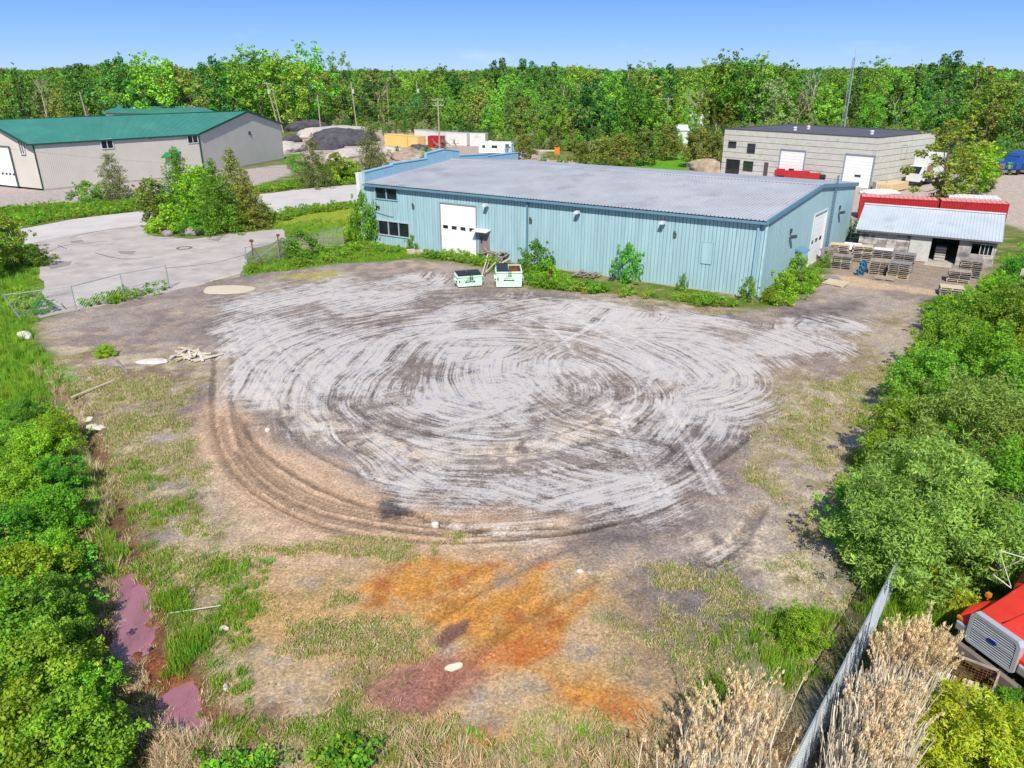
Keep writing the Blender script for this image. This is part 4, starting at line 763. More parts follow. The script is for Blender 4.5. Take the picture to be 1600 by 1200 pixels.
put('green_weeds', W_GREEN, [pts_in([(-10, 330), (90, 322), (215, 318), (215, 331), (120, 342), (40, 352), (-40, 366)], 900, 6), pts_in([(390, 296), (560, 268), (560, 288), (480, 294), (400, 303)], 500, 7), pts_in([(400, 345), (440, 330), (560, 318), (560, 326), (480, 336), (430, 350)], 200, 8), pts_in([(820, 425), (870, 428), (900, 448), (960, 455), (1130, 474), (1190, 482), (1230, 462), (1270, 430), (1290, 435), (1240, 476), (1180, 490), (1060, 474), (900, 458), (830, 452)], 420, 9, dn(.38, .6, .8)),
     pts_in([(640, 398), (760, 404), (780, 420), (750, 416), (700, 410)], 110, 10), pts_in([(1450, 480), (1620, 440), (1620, 900), (1440, 900), (1330, 830), (1310, 760), (1400, 640), (1430, 560)], 1700, 11), pts_in([(-120, 640), (90, 640), (140, 880), (155, 1060), (200, 1280), (-200, 1280)], 1300, 12), pts_in([(380, 430), (385, 415), (560, 382), (640, 395), (560, 405)], 200, 13, dn(.45, .6, .8)),
     pts_in([(120, 470), (262, 448), (266, 456), (120, 486)], 40, 14), pts_in([(330, 1180), (560, 1150), (560, 1240), (330, 1240)], 40, 31, dn(.5, .6, 1)), pts_in([(1530, 262), (1600, 258), (1600, 266), (1490, 272)], 200, 33)], 'leafy green weeds along walls, verges and thickets', .6, 1.5, 2)
put('dry_grass', T_OLIVE + T_GREEN[:1], [pts_in([(230, 850), (420, 880), (440, 960), (400, 1080), (300, 1060), (240, 960)], 900, 61, dn(.35, .75, .8)), pts_in([(300, 1060), (560, 1110), (600, 1280), (280, 1280)], 700, 62, dn(.4, .75, .9)), pts_in([(150, 680), (300, 760), (330, 860), (220, 880)], 500, 63, dn(.4, .75, .7)), pts_in([(600, 1140), (1050, 1150), (1150, 1290), (560, 1290)], 700, 64, dn(.4, .7, .9))], 'olive green grass tufts at the front of the yard', .5, 1.1, 9, .25)
put('short_grass', T_GREEN, [pts_in([(380, 432), (384, 418), (480, 394), (560, 380), (640, 390), (660, 402), (600, 408), (530, 412), (430, 425)], 1700, 15), pts_in([(405, 356), (500, 342), (560, 345), (560, 376), (500, 370), (430, 358)], 500, 16)], 'short green grass in front of the warehouse corner', .5, 1.1, 3)
put('dry_grass', T_DRY + T_OLIVE, [pts_in([(80, 560), (330, 600), (300, 660), (330, 800), (440, 900), (470, 960), (330, 1010), (420, 1280), (250, 1280), (60, 900)], 12000, 17, dn(.36, .80, .6), biasnear=False), pts_in([(1180, 620), (1300, 590), (1420, 560), (1400, 700), (1330, 760), (1330, 1200), (1100, 1200), (1000, 1000), (1250, 860), (1160, 760)], 7500, 18, dn(.36, .85, .5)),
     pts_in([(440, 960), (660, 960), (700, 1020), (560, 1110), (760, 1150), (850, 1090), (1040, 1130), (1200, 1150), (1150, 1290), (400, 1290)], 7000, 19, dn(.36, .75, .9)), pts_in([(900, 880), (1200, 880), (1200, 1120), (960, 1080)], 1500, 20, dn(.40, .8, .7)), pts_in([(890, 458), (1180, 484), (1120, 500), (960, 482)], 160, 21, dn(.5, .6)), pts_in([(380, 850), (760, 830), (740, 880), (560, 930), (420, 960)], 1300, 22, dn(.5, .62, .7))],
    'trampled dry grass and straw at the edges of the yard', .5, 1.15, 4, .3)
put('dry_stalks', T_DRYT, [pts_in([(230, 1150), (330, 1120), (420, 1280), (240, 1280)], 260, 23), pts_in([(1000, 1130), (1200, 1090), (1260, 1200), (1050, 1260)], 420, 24), pts_in([(60, 560), (130, 640), (190, 880), (160, 900), (100, 720)], 260, 25), pts_in([(-40, 830), (60, 860), (90, 930), (0, 940)], 90, 26), pts_in([(600, 1150), (1000, 1160), (1100, 1290), (560, 1290)], 340, 27), pts_in([(1400, 860), (1520, 870), (1480, 940), (1400, 920)], 120, 32)], 'bent dry stalks beside the ditch and reeds', .6, 1.2, 5, .35)
put('dead_stalks', T_DRYT, [pts_in([(176, 890), (214, 884), (226, 925), (222, 960), (190, 950)], 26, 71, soft=.1), pts_in([(232, 1084), (284, 1068), (300, 1108), (250, 1130)], 14, 72, soft=.1), pts_in([(215, 1030), (240, 1060), (225, 1080), (200, 1040)], 40, 73, soft=.1), pts_in([(130, 860), (165, 880), (165, 1000), (140, 980)], 60, 74, soft=.2)], 'thin dead stalks standing in the ditch water', .35, .8, 11, .3)
# reeds: stalk with a feathery plume
def reed(h, seed, pl=True):
    q_ = random.Random(seed); V = []; F_ = []; Cc = []; mi = []
    a = q_.uniform(0, 6.28); ln = h * q_.uniform(.03, .14); dx, dy = math.cos(a) * ln, math.sin(a) * ln; pts = [(dx * t * t, dy * t * t, h * t) for t in (0, .4, .8, 1)]
    for s_ in range(3):
        for k in range(3):
            for (p, r) in ((pts[s_], .009), (pts[s_ + 1], .007)): pass
            a0, a1 = k * 2.094, (k + 1) * 2.094; p, q2 = pts[s_], pts[s_ + 1]; i = len(V)
            V += [(p[0] + .012 * math.cos(a0), p[1] + .012 * math.sin(a0), p[2]), (p[0] + .012 * math.cos(a1), p[1] + .012 * math.sin(a1), p[2]), (q2[0] + .009 * math.cos(a1), q2[1] + .009 * math.sin(a1), q2[2]), (q2[0] + .009 * math.cos(a0), q2[1] + .009 * math.sin(a0), q2[2])]; F_.append((i, i + 1, i + 2, i + 3)); mi.append(0); t = q_.uniform(.8, 1.2); Cc += [(t, t, t)] * 4
    for k in range(3):      # dry leaf blades
        z = h * q_.uniform(.15, .75); a = q_.uniform(0, 6.28); l = q_.uniform(.18, .34); i = len(V); cx, cy = math.cos(a), math.sin(a); bx, by = dx * (z / h) ** 2, dy * (z / h) ** 2
        V += [(bx - cy * .007, by + cx * .007, z), (bx + cy * .007, by - cx * .007, z), (bx + cx * l * .4 + cy * .003, by + cy * l * .4 - cx * .003, z + l), (bx + cx * l * .4, by + cy * l * .4, z + l)]; F_.append((i, i + 1, i + 2, i + 3)); mi.append(0); t = q_.uniform(.7, 1.2); Cc += [(t, t, t)] * 4
    if pl:
        for k in range(44):
            t = q_.random(); p = (pts[3][0] + dx * t * .5 + q_.uniform(-.028, .028) * (1 - t * .6), pts[3][1] + dy * t * .9 + q_.uniform(-.028, .028) * (1 - t * .6), h - .08 + t * .34); a = q_.uniform(0, 6.28); l = q_.uniform(.03, .06); w_ = .007; i = len(V)
            cx, cy = math.cos(a) * l, math.sin(a) * l; V += [(p[0], p[1], p[2]), (p[0] + cx * .6 - cy * w_ / l, p[1] + cy * .6 + cx * w_ / l, p[2] + l * .9), (p[0] + cx * .7, p[1] + cy * .7, p[2] + l * 1.6), (p[0] + cx * .6 + cy * w_ / l, p[1] + cy * .6 - cx * w_ / l, p[2])]; F_.append((i, i + 1, i + 2, i + 3)); mi.append(1); t = q_.uniform(.8, 1.25); Cc += [(t, t, t)] * 4
    me = np_mesh('reed', np.array(V), np.array(F_), [M_REED, M_PLUME], np.array(Cc)); me.polygons.foreach_set('material_index', mi); return me
RD = [reed(2.1, s) for s in range(8)]; RS = [reed(1.95, 40 + s, False) for s in range(8)]
put('reeds', RS, [pts_in([(1345, 1120), (1405, 1095), (1432, 1130), (1425, 1200), (1400, 1360), (1250, 1360), (1312, 1190)], 1700, 46, soft=.4)], 'bleached leafless reed stems beside the galvanised fence', .85, 1.25, 8, .08)
put('reeds', RD, [pts_in([(1345, 1105), (1400, 1085), (1440, 1110), (1430, 1150), (1400, 1130), (1340, 1135)], 240, 41), pts_in([(1340, 1180), (1420, 1180), (1400, 1340), (1290, 1340)], 150, 47), pts_in([(980, 1340), (1050, 1220), (1190, 1150), (1240, 1190), (1160, 1340)], 150, 43, dn(.3, .55, 1)), pts_in([(990, 1340), (1180, 1250), (1150, 1360)], 50, 45)], 'tall dry reeds with feathery tan plumes around the galvanised fence', .85, 1.25, 6, .07)
# stones in the gravel
def rock(seed, r=.5):
    q_ = random.Random(seed); import bmesh
    bm = bmesh.new(); bmesh.ops.create_icosphere(bm, subdivisions=1, radius=r)
    for v in bm.verts: v.co *= q_.uniform(.7, 1.2); v.co.z *= .6
    me = bpy.data.meshes.new('stone'); bm.to_mesh(me); bm.free(); return me
stone_m = mat('stone', (176, 164, 154), .9, var=.3, scale=1.3); RK = []
for s_ in range(4):
    me = rock(s_); me.materials.append(stone_m); RK.append(me)
X1, Y1 = pts_in([(180, 520), (700, 430), (1200, 490), (1420, 520), (1320, 800), (1300, 1290), (320, 1290), (250, 900)], 5000, 51)
scatter('loose_stones', RK, np.stack([X1, Y1, ghv(X1, Y1)], 1), .03 + .07 * NR.rand(len(X1)) ** 4, 'loose stones scattered over the gravel yard', 7, 1.0)
# ================================================================== BUILDINGS
glass = mat('dark_glass', (34, 40, 52), .08, var=.3, scale=.8, spec=.9); white_p = mat('white_door_paint', (244, 243, 240), .55, var=.03, dirt=(222, 219, 214), dscale=.8, damt=.3, k=.9)
seam_m = mat('seam_grey', (150, 152, 154), .6); rubber = mat('rubber_black', (28, 28, 30), .8)
# ---- blue warehouse
BA, BB, BC = G(571, 285, 6.0), G(1199.5, 344, 6.0), G(1338.5, 285.5, 6.0)
bf = Frame(BA, BB - BA, BC - BB); BL = (BB - BA).length; BW = (BC - BB).length
blue = mat('blue_steel', (170, 204, 212), .55, var=.10, scale=.9, dirt=(132, 170, 186), dscale=.7, damt=.5, metal=0, spec=.4, stretch=(2.4, 2.4, .25))
bluet = mat('blue_trim', (104, 146, 170), .5, var=.08); blued = mat('blue_parapet', (150, 192, 214), .5, var=.06)
roofm = mat('galvanised_roof', (188, 190, 196), .4, metal=.0, var=.10, scale=.35, dirt=(158, 152, 156), dscale=.2, damt=.5)
wh = thing('warehouse', 'long pale blue ribbed steel warehouse with a low grey metal roof', 'warehouse', (BA.x, BA.y, 0))
MC = {}
def cut(openings, a0, a1, z0, z1):
    """column of wall between a0 and a1: the z ranges free of openings"""
    segs = [(z0, z1)]
    for (p0, p1, q0, q1) in openings:
        if p0 < a1 - .02 and p1 > a0 + .02:
            n = []
            for s_, e in segs:
                if q1 <= s_ or q0 >= e: n.append((s_, e)); continue
                if q0 > s_ + .05: n.append((s_, q0))
                if q1 < e - .05: n.append((q1, e))
            segs = n
    return segs
def edges(openings, L_, step):
    br = sorted(set([0.0, L_] + [o[0] for o in openings] + [o[1] for o in openings])); out = [0.0]
    for a, b_ in zip(br, br[1:]):
        n = max(1, int(round((b_ - a) / step))); out += [a + (b_ - a) * (k + 1) / n for k in range(n)]
    return out
def ribs(T, a0, a1, za0, za1, zb, mi=0, side='front', base=0.0, rib=.31, dep=.045, n=None):
    """ribbed panel as one strip; top may slope from za0 to za1, bottom zb. coordinate c runs along the wall, out is the outward offset"""
    n = n or max(1, int(round((a1 - a0) / rib))); prof = []; w_ = (a1 - a0) / n
    for i in range(n): c = a0 + i * w_; prof += [(c, 0), (c + w_ * .76, 0), (c + w_ * .78, -dep * 1.6), (c + w_ * .92, -dep * 1.6), (c + w_ * .94, 0)]
    prof.append((a1, 0)); mb = MB(T)
    def P(c, o, z): return (c, -o + base, z) if side == 'front' else (o + base, c, z)
    for (c0, o0), (c1, o1) in zip(prof, prof[1:]):
        t0 = za0 + (za1 - za0) * (c0 - a0) / (a1 - a0); t1 = za0 + (za1 - za0) * (c1 - a0) / (a1 - a0)
        mb.face([P(c0, o0, zb), P(c1, o1, zb), P(c1, o1, t1), P(c0, o0, t0)], mi)
    return mb
# front wall openings from the photo
def opn(fr, x0, y0, x1, y1, **k):
    a0, z1 = fr.hit(x0, y0, **k); a1, z0 = fr.hit(x1, y1, **k); return a0, a1, z0, z1
hm_ = lambda x, y, **k: bf.hit(x, y, **k)
d0, d1 = hm_(691, 400)[0], hm_(745, 404)[0]; dz = hm_(718, 320)[1]
e0, e1 = hm_(750, 400)[0], hm_(765, 404)[0]; ez = hm_(757, 366)[1]
w0, w1 = hm_(587, 300)[0], hm_(620.5, 305)[0]; wz0, wz1 = hm_(603, 311)[1], hm_(603, 294)[1]
v0, v1 = hm_(592, 360)[0], hm_(639.5, 360)[0]; vz0, vz1 = hm_(615, 368)[1], hm_(615, 347)[1]
OPF = [(d0, d1, 0, dz), (e0, e1, 0, ez), (w0, w1, wz0, wz1), (v0, v1, vz0, vz1)]
hv = 5.75
for a0, a1 in zip(edges(OPF, BL, .93), edges(OPF, BL, .93)[1:]):
    for z0, z1 in cut(OPF, a0, a1, .12, hv):
        ribs(bf, a0, a1, z1, z1, z0).build('wall_panel', blue, wh)
# end wall (right): gable
pb, pz = bf.hit(1284, 289, a=BL); ridge_b = min(max(pb, BW * .42), BW * .62); ridge_z = pz
gate0, gate1 = bf.hit(1262, 408, a=BL)[0], bf.hit(1281, 400, a=BL)[0]; gz = bf.hit(1270, 338, a=BL)[1]
m0, m1 = bf.hit(1240, 415, a=BL)[0], bf.hit(1247, 410, a=BL)[0]
OPE = [(gate0, gate1, 0, gz), (m0, m1, 0, 2.1)]
def topz(b_): return 6.0 + (ridge_z - 6.0) * (b_ / ridge_b if b_ < ridge_b else (BW - b_) / (BW - ridge_b)) - .12
ed = edges(OPE, BW, .93)
for a0, a1 in zip(ed, ed[1:]):
    for z0, z1 in cut(OPE, a0, a1, .12, 99):
        if z1 > 50: ribs(bf, a0, a1, topz(a0), topz(a1), z0, side='end', base=BL).build('wall_panel', blue, wh)
        else: ribs(bf, a0, a1, z1, z1, z0, side='end', base=BL).build('wall_panel', blue, wh)
mb = MB(bf); mb.box(-.0, BL, BW - .1, BW, 0, 5.9); mb.box(0.0, .1, 0.02, BW - .12, 0, 5.9); mb.build('back_wall', blue, wh)
mb = MB(bf); mb.box(-.02, BL + .02, -.04, .04, 0, .12); mb.box(BL - .04, BL + .05, 0.05, BW, 0, .12); mb.build('foundation', mat('concrete', (176, 172, 166), .9, var=.15, bump=.2), wh)
mb = MB(bf)   # dark liner so that nothing shows through the seams
mb.box(.12, BL - .12, .35, .4, 0.02, 5.6); mb.box(BL - .40, BL - .35, .45, BW - .3, .02, 5.6); mb.build('liner', mat('liner_dark', (70, 74, 78), .9), wh)
# roof panels, near and far slope
rise = ridge_z - 6.0; eo = .32
def roofpanel(a0, a1, near):
    mb = MB(bf); n = 3; w_ = (a1 - a0) / n; prof = []
    for i in range(n): c = a0 + i * w_; prof += [(c, 0), (c + w_ * .76, 0), (c + w_ * .82, .085), (c + w_ * .94, .085)]
    prof.append((a1, 0)); b0, z0 = (-eo, 6.0 - rise * eo / ridge_b) if near else (BW + .2, 6.0 - rise * .2 / (BW - ridge_b)); b1, z1 = ridge_b, ridge_z
    for (c0, o0), (c1, o1) in zip(prof, prof[1:]): mb.face([(c0, b0, z0 + o0), (c1, b0, z0 + o1), (c1, b1, z1 + o1), (c0, b1, z1 + o0)])
    return mb
re_ = edges([], BL + .15, .93)
for a0, a1 in zip(re_, re_[1:]):
    for near in (True, False): roofpanel(a0, a1, near).build('roof_panel', roofm, wh)
mb = MB(bf); mb.box(0, BL + .16, ridge_b - .25, ridge_b + .25, ridge_z + .02, ridge_z + .09); mb.build('ridge_cap', roofm, wh)
mb = MB(bf); mb.box(-.02, BL + .1, -.46, -.30, 5.72, 5.90); mb.box(-.02, BL + .1, -.30, -.02, 5.74, 5.80); mb.build('gutter', bluet, wh)
mb = MB(bf)
for s0, s1, p0, p1 in ((-eo, ridge_b, 6.0 - rise * eo / ridge_b, ridge_z), (ridge_b, BW + .2, ridge_z, 6.0 - .1)): mb.hexa([(BL + .05, s0, p0 - .24), (BL + .2, s0, p0 - .24), (BL + .2, s1, p1 - .24), (BL + .05, s1, p1 - .24), (BL + .05, s0, p0 + .09), (BL + .2, s0, p0 + .09), (BL + .2, s1, p1 + .09), (BL + .05, s1, p1 + .09)])
mb.build('rake_trim', bluet, wh)
for px in (824.5, 1181):
    a = hm_(px, 380 if px < 900 else 400)[0]; mb = MB(bf); mb.box(a - .07, a + .07, -.20, -.06, .15, 5.7); mb.build('downpipe', blued if px > 900 else bluet, wh)
mb = MB(bf); mb.box(BL - .03, BL + .13, -.13, .03, .1, 5.7); mb.build('corner_trim', mat('pale_blue_trim', (176, 214, 222), .5), wh)
# stepped parapet on the street end
def pz_(px, py, b_off=0): return bf.hit(px, py, a=0)
steps = []
for (x0, y0), (x1, y1) in (((571, 269.5), (614, 258.5)), ((614, 256.5), (667, 248.5)), ((667, 240.5), (694, 233.5)), ((694, 233.5), (718, 236.5)), ((718, 243.5), (762, 241.5)), ((762, 244.0), (800, 240.0))):
    a_, b_ = bf.hit(x0, y0, a=0), bf.hit(x1, y1, a=0); steps.append((a_, b_))
prev = -.05
for i, ((b0, z0), (b1, z1)) in enumerate(steps):
    b0 = prev; b1 = BW + .1 if i == 5 else b1; mb = MB(bf); mb.hexa([(-.35, b0, 0.1), (-.02, b0, 0.1), (-.02, b1, .1), (-.35, b1, .1), (-.35, b0, z0), (-.02, b0, z0), (-.02, b1, z1), (-.35, b1, z1)]); mb.build('parapet', blued, wh)
    mb = MB(bf); mb.hexa([(-.42, b0, z0), (.04, b0, z0), (.04, b1, z1), (-.42, b1, z1), (-.42, b0, z0 + .09), (.04, b0, z0 + .09), (.04, b1, z1 + .09), (-.42, b1, z1 + .09)]); mb.build('coping', mat('coping_blue', (150, 196, 220), .5), wh); prev = b1
zt = steps[0][0][1]; mb = MB(bf); mb.hexa([(-.55, -.5, 0), (-.1, -.5, 0), (-.1, -.06, 0), (-.55, -.06, 0), (-.75, -.5, zt), (-.36, -.5, zt), (-.36, -.06, zt), (-.75, -.06, zt)]); mb.build('corner_fin', mat('fin_white', (232, 232, 230), .6, var=.05), wh)
def framebox(T, a0, a1, z0, z1, t, out0, out1, side='front', base=0):
    mb = MB(T)
    def bx(c0, c1, q0, q1):
        if side == 'front': mb.box(c0, c1, base - out1, base - out0, q0, q1)
        else: mb.box(base + out0, base + out1, c0, c1, q0, q1)
    bx(a0 - t, a1 + t, z1, z1 + t); bx(a0 - t, a1 + t, z0 - t, z0); bx(a0 - t, a0, z0, z1); bx(a1, a1 + t, z0, z1); return mb
def wall_box(T, a0, a1, z0, z1, o0, o1, side='front', base=0, mb=None, mi=0):
    mb = mb or MB(T)
    if side == 'front': mb.box(a0, a1, base - o1, base - o0, z0, z1, mi)
    else: mb.box(base + o0, base + o1, a0, a1, z0, z1, mi)
    return mb
def window(T, par, a0, a1, z0, z1, n, fm, side='front', base=0, t=.09, sill=True, gl=None):
    f = framebox(T, a0, a1, z0, z1, t, -.05, .09, side, base).build('window', fm, par)
    for k in range(n):
        c0 = a0 + (a1 - a0) * k / n; c1 = a0 + (a1 - a0) * (k + 1) / n
        wall_box(T, c0 + .03, c1 - .03, z0, z1, -.08, -.04, side, base).build('pane', gl or glass, f)
        if k: wall_box(T, c0 - .035, c0 + .035, z0, z1, -.035, .07, side, base).build('mullion', fm, f)
    return f
winframe = mat('window_frame_grey', (186, 196, 204), .5)
window(bf, wh, w0, w1, wz0, wz1, 2, mat('window_frame_blue', (150, 190, 206), .5)); window(bf, wh, v0, v1, vz0, vz1, 3, winframe)
def roller(T, par, a0, a1, z1, side, base, name='garage_door', lites=4, zl=None, m=white_p, sections=9, rec=.10, hl=.16, jm=None, z0=.05):
    jf = MB(T); t = .10
    wall_box(T, a0 - t, a0, z0, z1 + t, -rec, .08, side, base, jf); wall_box(T, a1, a1 + t, z0, z1 + t, -rec, .08, side, base, jf); wall_box(T, a0, a1, z1, z1 + t, -rec, .08, side, base, jf)
    d = jf.build(name, jm or bluet, par)
    for k in range(sections):
        q0 = z0 + (z1 - z0) * k / sections; q1 = z0 + (z1 - z0) * (k + 1) / sections - .018; wall_box(T, a0, a1, q0, q1, -rec - .05, -rec, side, base).build('door_section', m, d)
    if lites:
        zl = zl or z0 + (z1 - z0) * .52; wl = (a1 - a0) / lites
        for k in range(lites): wall_box(T, a0 + wl * (k + (.22 if lites > 1 else .40)), a0 + wl * (k + (.78 if lites > 1 else .62)), zl - hl, zl + hl, -rec, -rec + .012, side, base).build('door_window', glass if lites > 1 else glass, d)
    return d
jamb = mat('jamb_grey', (150, 156, 160), .6)
roller(bf, wh, d0, d1, dz, 'front', 0, zl=hm_(718, 357)[1], jm=jamb, rec=.02)
roller(bf, wh, gate0, gate1, gz, 'end', BL, lites=3, jm=mat('pale_jamb', (214, 218, 220), .6), rec=.06, zl=bf.hit(1271, 378, a=BL)[1])
door_m = mat('weathered_door', (146, 134, 128), .8, var=.2, scale=4, dirt=(110, 100, 96), dscale=3, stretch=(1, 1, .3))
d = wall_box(bf, e0, e1, .05, ez, -.04, .02).build('door', door_m, wh); wall_box(bf, e0 + .12, e0 + .30, ez - .9, ez - .2, .02, .03).build('door_window', glass, d); wall_box(bf, e1 - .2, e1 - .12, .95, 1.05, .02, .09).build('handle', rubber, d)
framebox(bf, e0, e1, .05, ez, .07, -.04, .08).build('door_frame', jamb, wh)
mb = MB(bf); mb.hexa([(e0 - .35, -.75, ez + .28), (e1 + .2, -.75, ez + .28), (e1 + .2, -.02, ez + .42), (e0 - .35, -.02, ez + .42), (e0 - .35, -.75, ez + .34), (e1 + .2, -.75, ez + .34), (e1 + .2, -.02, ez + .48), (e0 - .35, -.02, ez + .48)]); mb.build('door_canopy', mat('canopy_white', (226, 228, 230), .6), wh)
d = wall_box(bf, m0, m1, .1, 2.1, -.04, .02, 'end', BL).build('door', mat('faded_blue_door', (120, 160, 178), .7, var=.1), wh)
mb = MB(bf); mb.hexa([(BL + .03, m0 - .2, 2.25), (BL + .8, m0 - .2, 2.15), (BL + .8, m1 + .2, 2.15), (BL + .03, m1 + .2, 2.25), (BL + .03, m0 - .2, 2.45), (BL + .8, m0 - .2, 2.2), (BL + .8, m1 + .2, 2.2), (BL + .03, m1 + .2, 2.45)]); mb.build('door_canopy', bluet, wh)
lampm = mat('lamp_casing', (206, 214, 216), .5)
def walllight(px, py):
    a, z = hm_(px, py); mb = MB(bf); mb.tube((a, -.02, z - .1), (a, -.32, z + .02), .035, n=6); mb.box(a - .06, a + .06, -.06, 0, z - .22, z); o = mb.build('wall_light', lampm, wh)
    mb = MB(bf); mb.hexa([(a - .24, -.62, z - .10), (a + .16, -.62, z - .10), (a + .16, -.2, z - .04), (a - .24, -.2, z - .04), (a - .20, -.58, z + .10), (a + .12, -.58, z + .10), (a + .12, -.24, z + .14), (a - .20, -.24, z + .14)]); mb.build('lamp_head', lampm, o)
for p in ((763, 320), (906, 331), (1039, 347)): walllight(*p)
for px, py in ((646, 321), (829.5, 343), (1055, 365)):
    a, z = hm_(px, py); mb = MB(bf); mb.box(a - .12, a + .12, -.10, -.0, z - .3, z + .05); mb.box(a - .08, a + .08, -.16, -.10, z + .05, z + .22); mb.build('vent_box', mat('vent_box', (84, 96, 84), .7), wh)
for px, py in ((1234.5, 364), (1311, 327)):
    b_, z = bf.hit(px, py, a=BL); mb = MB(bf); mb.box(BL + .02, BL + .12, b_ - .15, b_ + .15, z, z + .35); mb.hexa([(BL + .1, b_ - .22, z - .45), (BL + .55, b_ - .22, z - .35), (BL + .55, b_ + .22, z - .35), (BL + .1, b_ + .22, z - .45), (BL + .1, b_ - .22, z - .2), (BL + .5, b_ - .22, z - .12), (BL + .5, b_ + .22, z - .12), (BL + .1, b_ + .22, z - .2)]); mb.build('floodlight', mat('floodlight', (66, 72, 84), .5), wh)
# hatch, access ladder and wall number
a, z = hm_(1105, 394); framebox(bf, a - .42, a + .42, z - .9, z + .75, .03, 0, .06).build('wall_hatch', mat('hatch_trim', (120, 172, 190), .5), wh); wall_box(bf, a - .42, a + .42, z - .9, z + .75, -.01, .052).build('patched_panel', blue, wh)
lb = bf.hit(1290, 380, a=BL)[0]; mb = MB(bf)
for s_ in (-.22, .22): mb.box(BL + .14, BL + .2, lb + s_ - .03, lb + s_ + .03, .4, topz(lb) + .9)
for k in range(26): mb.box(BL + .15, BL + .19, lb - .2, lb + .2, .6 + k * .27, .64 + k * .27)
mb.build('wall_ladder', mat('ladder_grey', (90, 120, 140), .5), wh)
tm = text_mesh('39', .62, .02, mat('number_black', (30, 36, 44), .6), 'number'); a, z = hm_(590.5, 325); o = child('number', tm, wh, bf((a, -.06, z))); o.rotation_euler = (math.pi / 2, 0, math.atan2(bf.u.y, bf.u.x))
cb = MB(bf)
a, z = hm_(588, 331)
for i in range(8): cb.tube((a + i * .28, -.07, z - .28 * math.sin(i / 8 * 1.6)), (a + (i + 1) * .28, -.07, z - .28 * math.sin((i + 1) / 8 * 1.6)), .02, n=4)
cb.build('cable', rubber, wh)
# ---- green roofed building
GA, GB, GC_ = G(51, 222.5, 6.85), G(310, 207.5, 6.85), G(438, 193, 6.85)
siding = mat('beige_siding', (220, 212, 202), .6, var=.05, scale=.4, dirt=(204, 196, 188), dscale=.4, damt=.3); green = mat('green_roof', (64, 134, 120), .5, var=.10, scale=.3, dirt=(84, 144, 130), dscale=.3); gtrim = mat('green_trim', (24, 84, 66), .5)
gf = Frame(GA, GB - GA, GC_ - GB); GLn = (GB - GA).length; GWd = (GC_ - GB).length
gb = thing('green_roofed_building', 'long beige ribbed building with a green metal roof', 'building', (GA.x, GA.y, 0))
pk_b, pk_z = gf.hit(384, 174, a=GLn)
for a0, a1 in zip(edges([], GLn, 1.0), edges([], GLn, 1.0)[1:]): ribs(gf, a0, a1, 6.75, 6.75, .3, rib=.25, dep=.05).build('wall_panel', siding, gb)
for b0, b1 in zip(edges([(0, pk_b, 0, 0)], GWd, 1.0), edges([(0, pk_b, 0, 0)], GWd, 1.0)[1:]):
    tz = lambda b_: 6.8 + (pk_z - 6.85) * (b_ / pk_b if b_ < pk_b else (GWd - b_) / (GWd - pk_b)); ribs(gf, b0, b1, tz(b0), tz(b1), .3, side='end', base=GLn, rib=.25, dep=.05).build('wall_panel', siding, gb)
# left gable (turned towards the camera), direction from the photo
w2 = Frame(GA, G(0, 289) - G(68, 296), GB - GA); LW = 19.0
for a0, a1 in zip(edges([], LW, 1.0), edges([], LW, 1.0)[1:]):
    tz = lambda a: 6.8 + (pk_z - 6.85) * (a / (LW / 2) if a < LW / 2 else (LW - a) / (LW / 2)); ribs(w2, a0, a1, tz(a0), tz(a1), .3, rib=.25, dep=.04).build('wall_panel', siding, gb)
mb = MB()
rl = w2((LW / 2, -.5, pk_z)); rr = gf((GLn, pk_b, pk_z)) + gf.u * .5; e0_ = gf((-.4, -.55, 6.62)); e1_ = gf((GLn + .45, -.55, 6.62)); bl_ = w2((LW, -.5, 6.62)); br_ = gf((GLn + .5, GWd + .5, 6.6))
def roofslab(mb, P, t=.14): mb.prism(P, (0, 0, t))
def roofgrid(P00, P10, P11, P01, n, name, m, par, t=.07):
    """roof slope as seamed sheets between eave P00-P10 and ridge P01-P11"""
    for k in range(n):
        f0, f1 = k / n, (k + 1) / n; a, b_, c_, d_ = P00.lerp(P10, f0), P00.lerp(P10, f1), P01.lerp(P11, f1), P01.lerp(P11, f0); mb = MB(); mb.hexa([a, b_, c_, d_, a + Vector((0, 0, t)), b_ + Vector((0, 0, t)), c_ + Vector((0, 0, t)), d_ + Vector((0, 0, t))])
        s_ = (b_ - a).normalized() * .05; u_ = Vector((0, 0, t + .018)); z_ = Vector((0, 0, t)); mb.hexa([b_ - s_ + z_, b_ + z_, c_ + z_, c_ - s_ + z_, b_ - s_ + u_, b_ + u_, c_ + u_, c_ - s_ + u_]); mb.build(name, m, par)
roofgrid(e0_, e1_, rr, rl, 28, 'roof_panel', green, gb); roofgrid(br_, bl_ , rl, rr, 24, 'roof_panel', green, gb)
mb = MB(); mb.beam(e0_ + Vector((0, 0, -.05)), e1_ + Vector((0, 0, -.05)), .12, .22); mb.beam(e1_, rr + Vector((0, 0, .0)), .12, .3); mb.beam(rr, br_, .12, .3); mb.beam(e0_, rl, .12, .3); mb.beam(rl, rr + Vector((0, 0, .1)), .3, .16); mb.beam(rl, bl_, .12, .3); mb.build('roof_trim', gtrim, gb)
mb = MB(gf); mb.box(-.06, .08, -.14, 0, .2, 6.6); mb.build('corner_trim', gtrim, gb); mb = MB(gf); mb.box(GLn - .08, GLn + .1, -.14, 0, .2, 6.6); mb.build('corner_trim', gtrim, gb)
for px, py in ((168.5, 224), (302, 216)):
    a, z = gf.hit(px, py); window(gf, gb, a - .85, a + .85, z - .7, z + .6, 2, mat('white_frame', (232, 232, 232), .5), base=-.15)
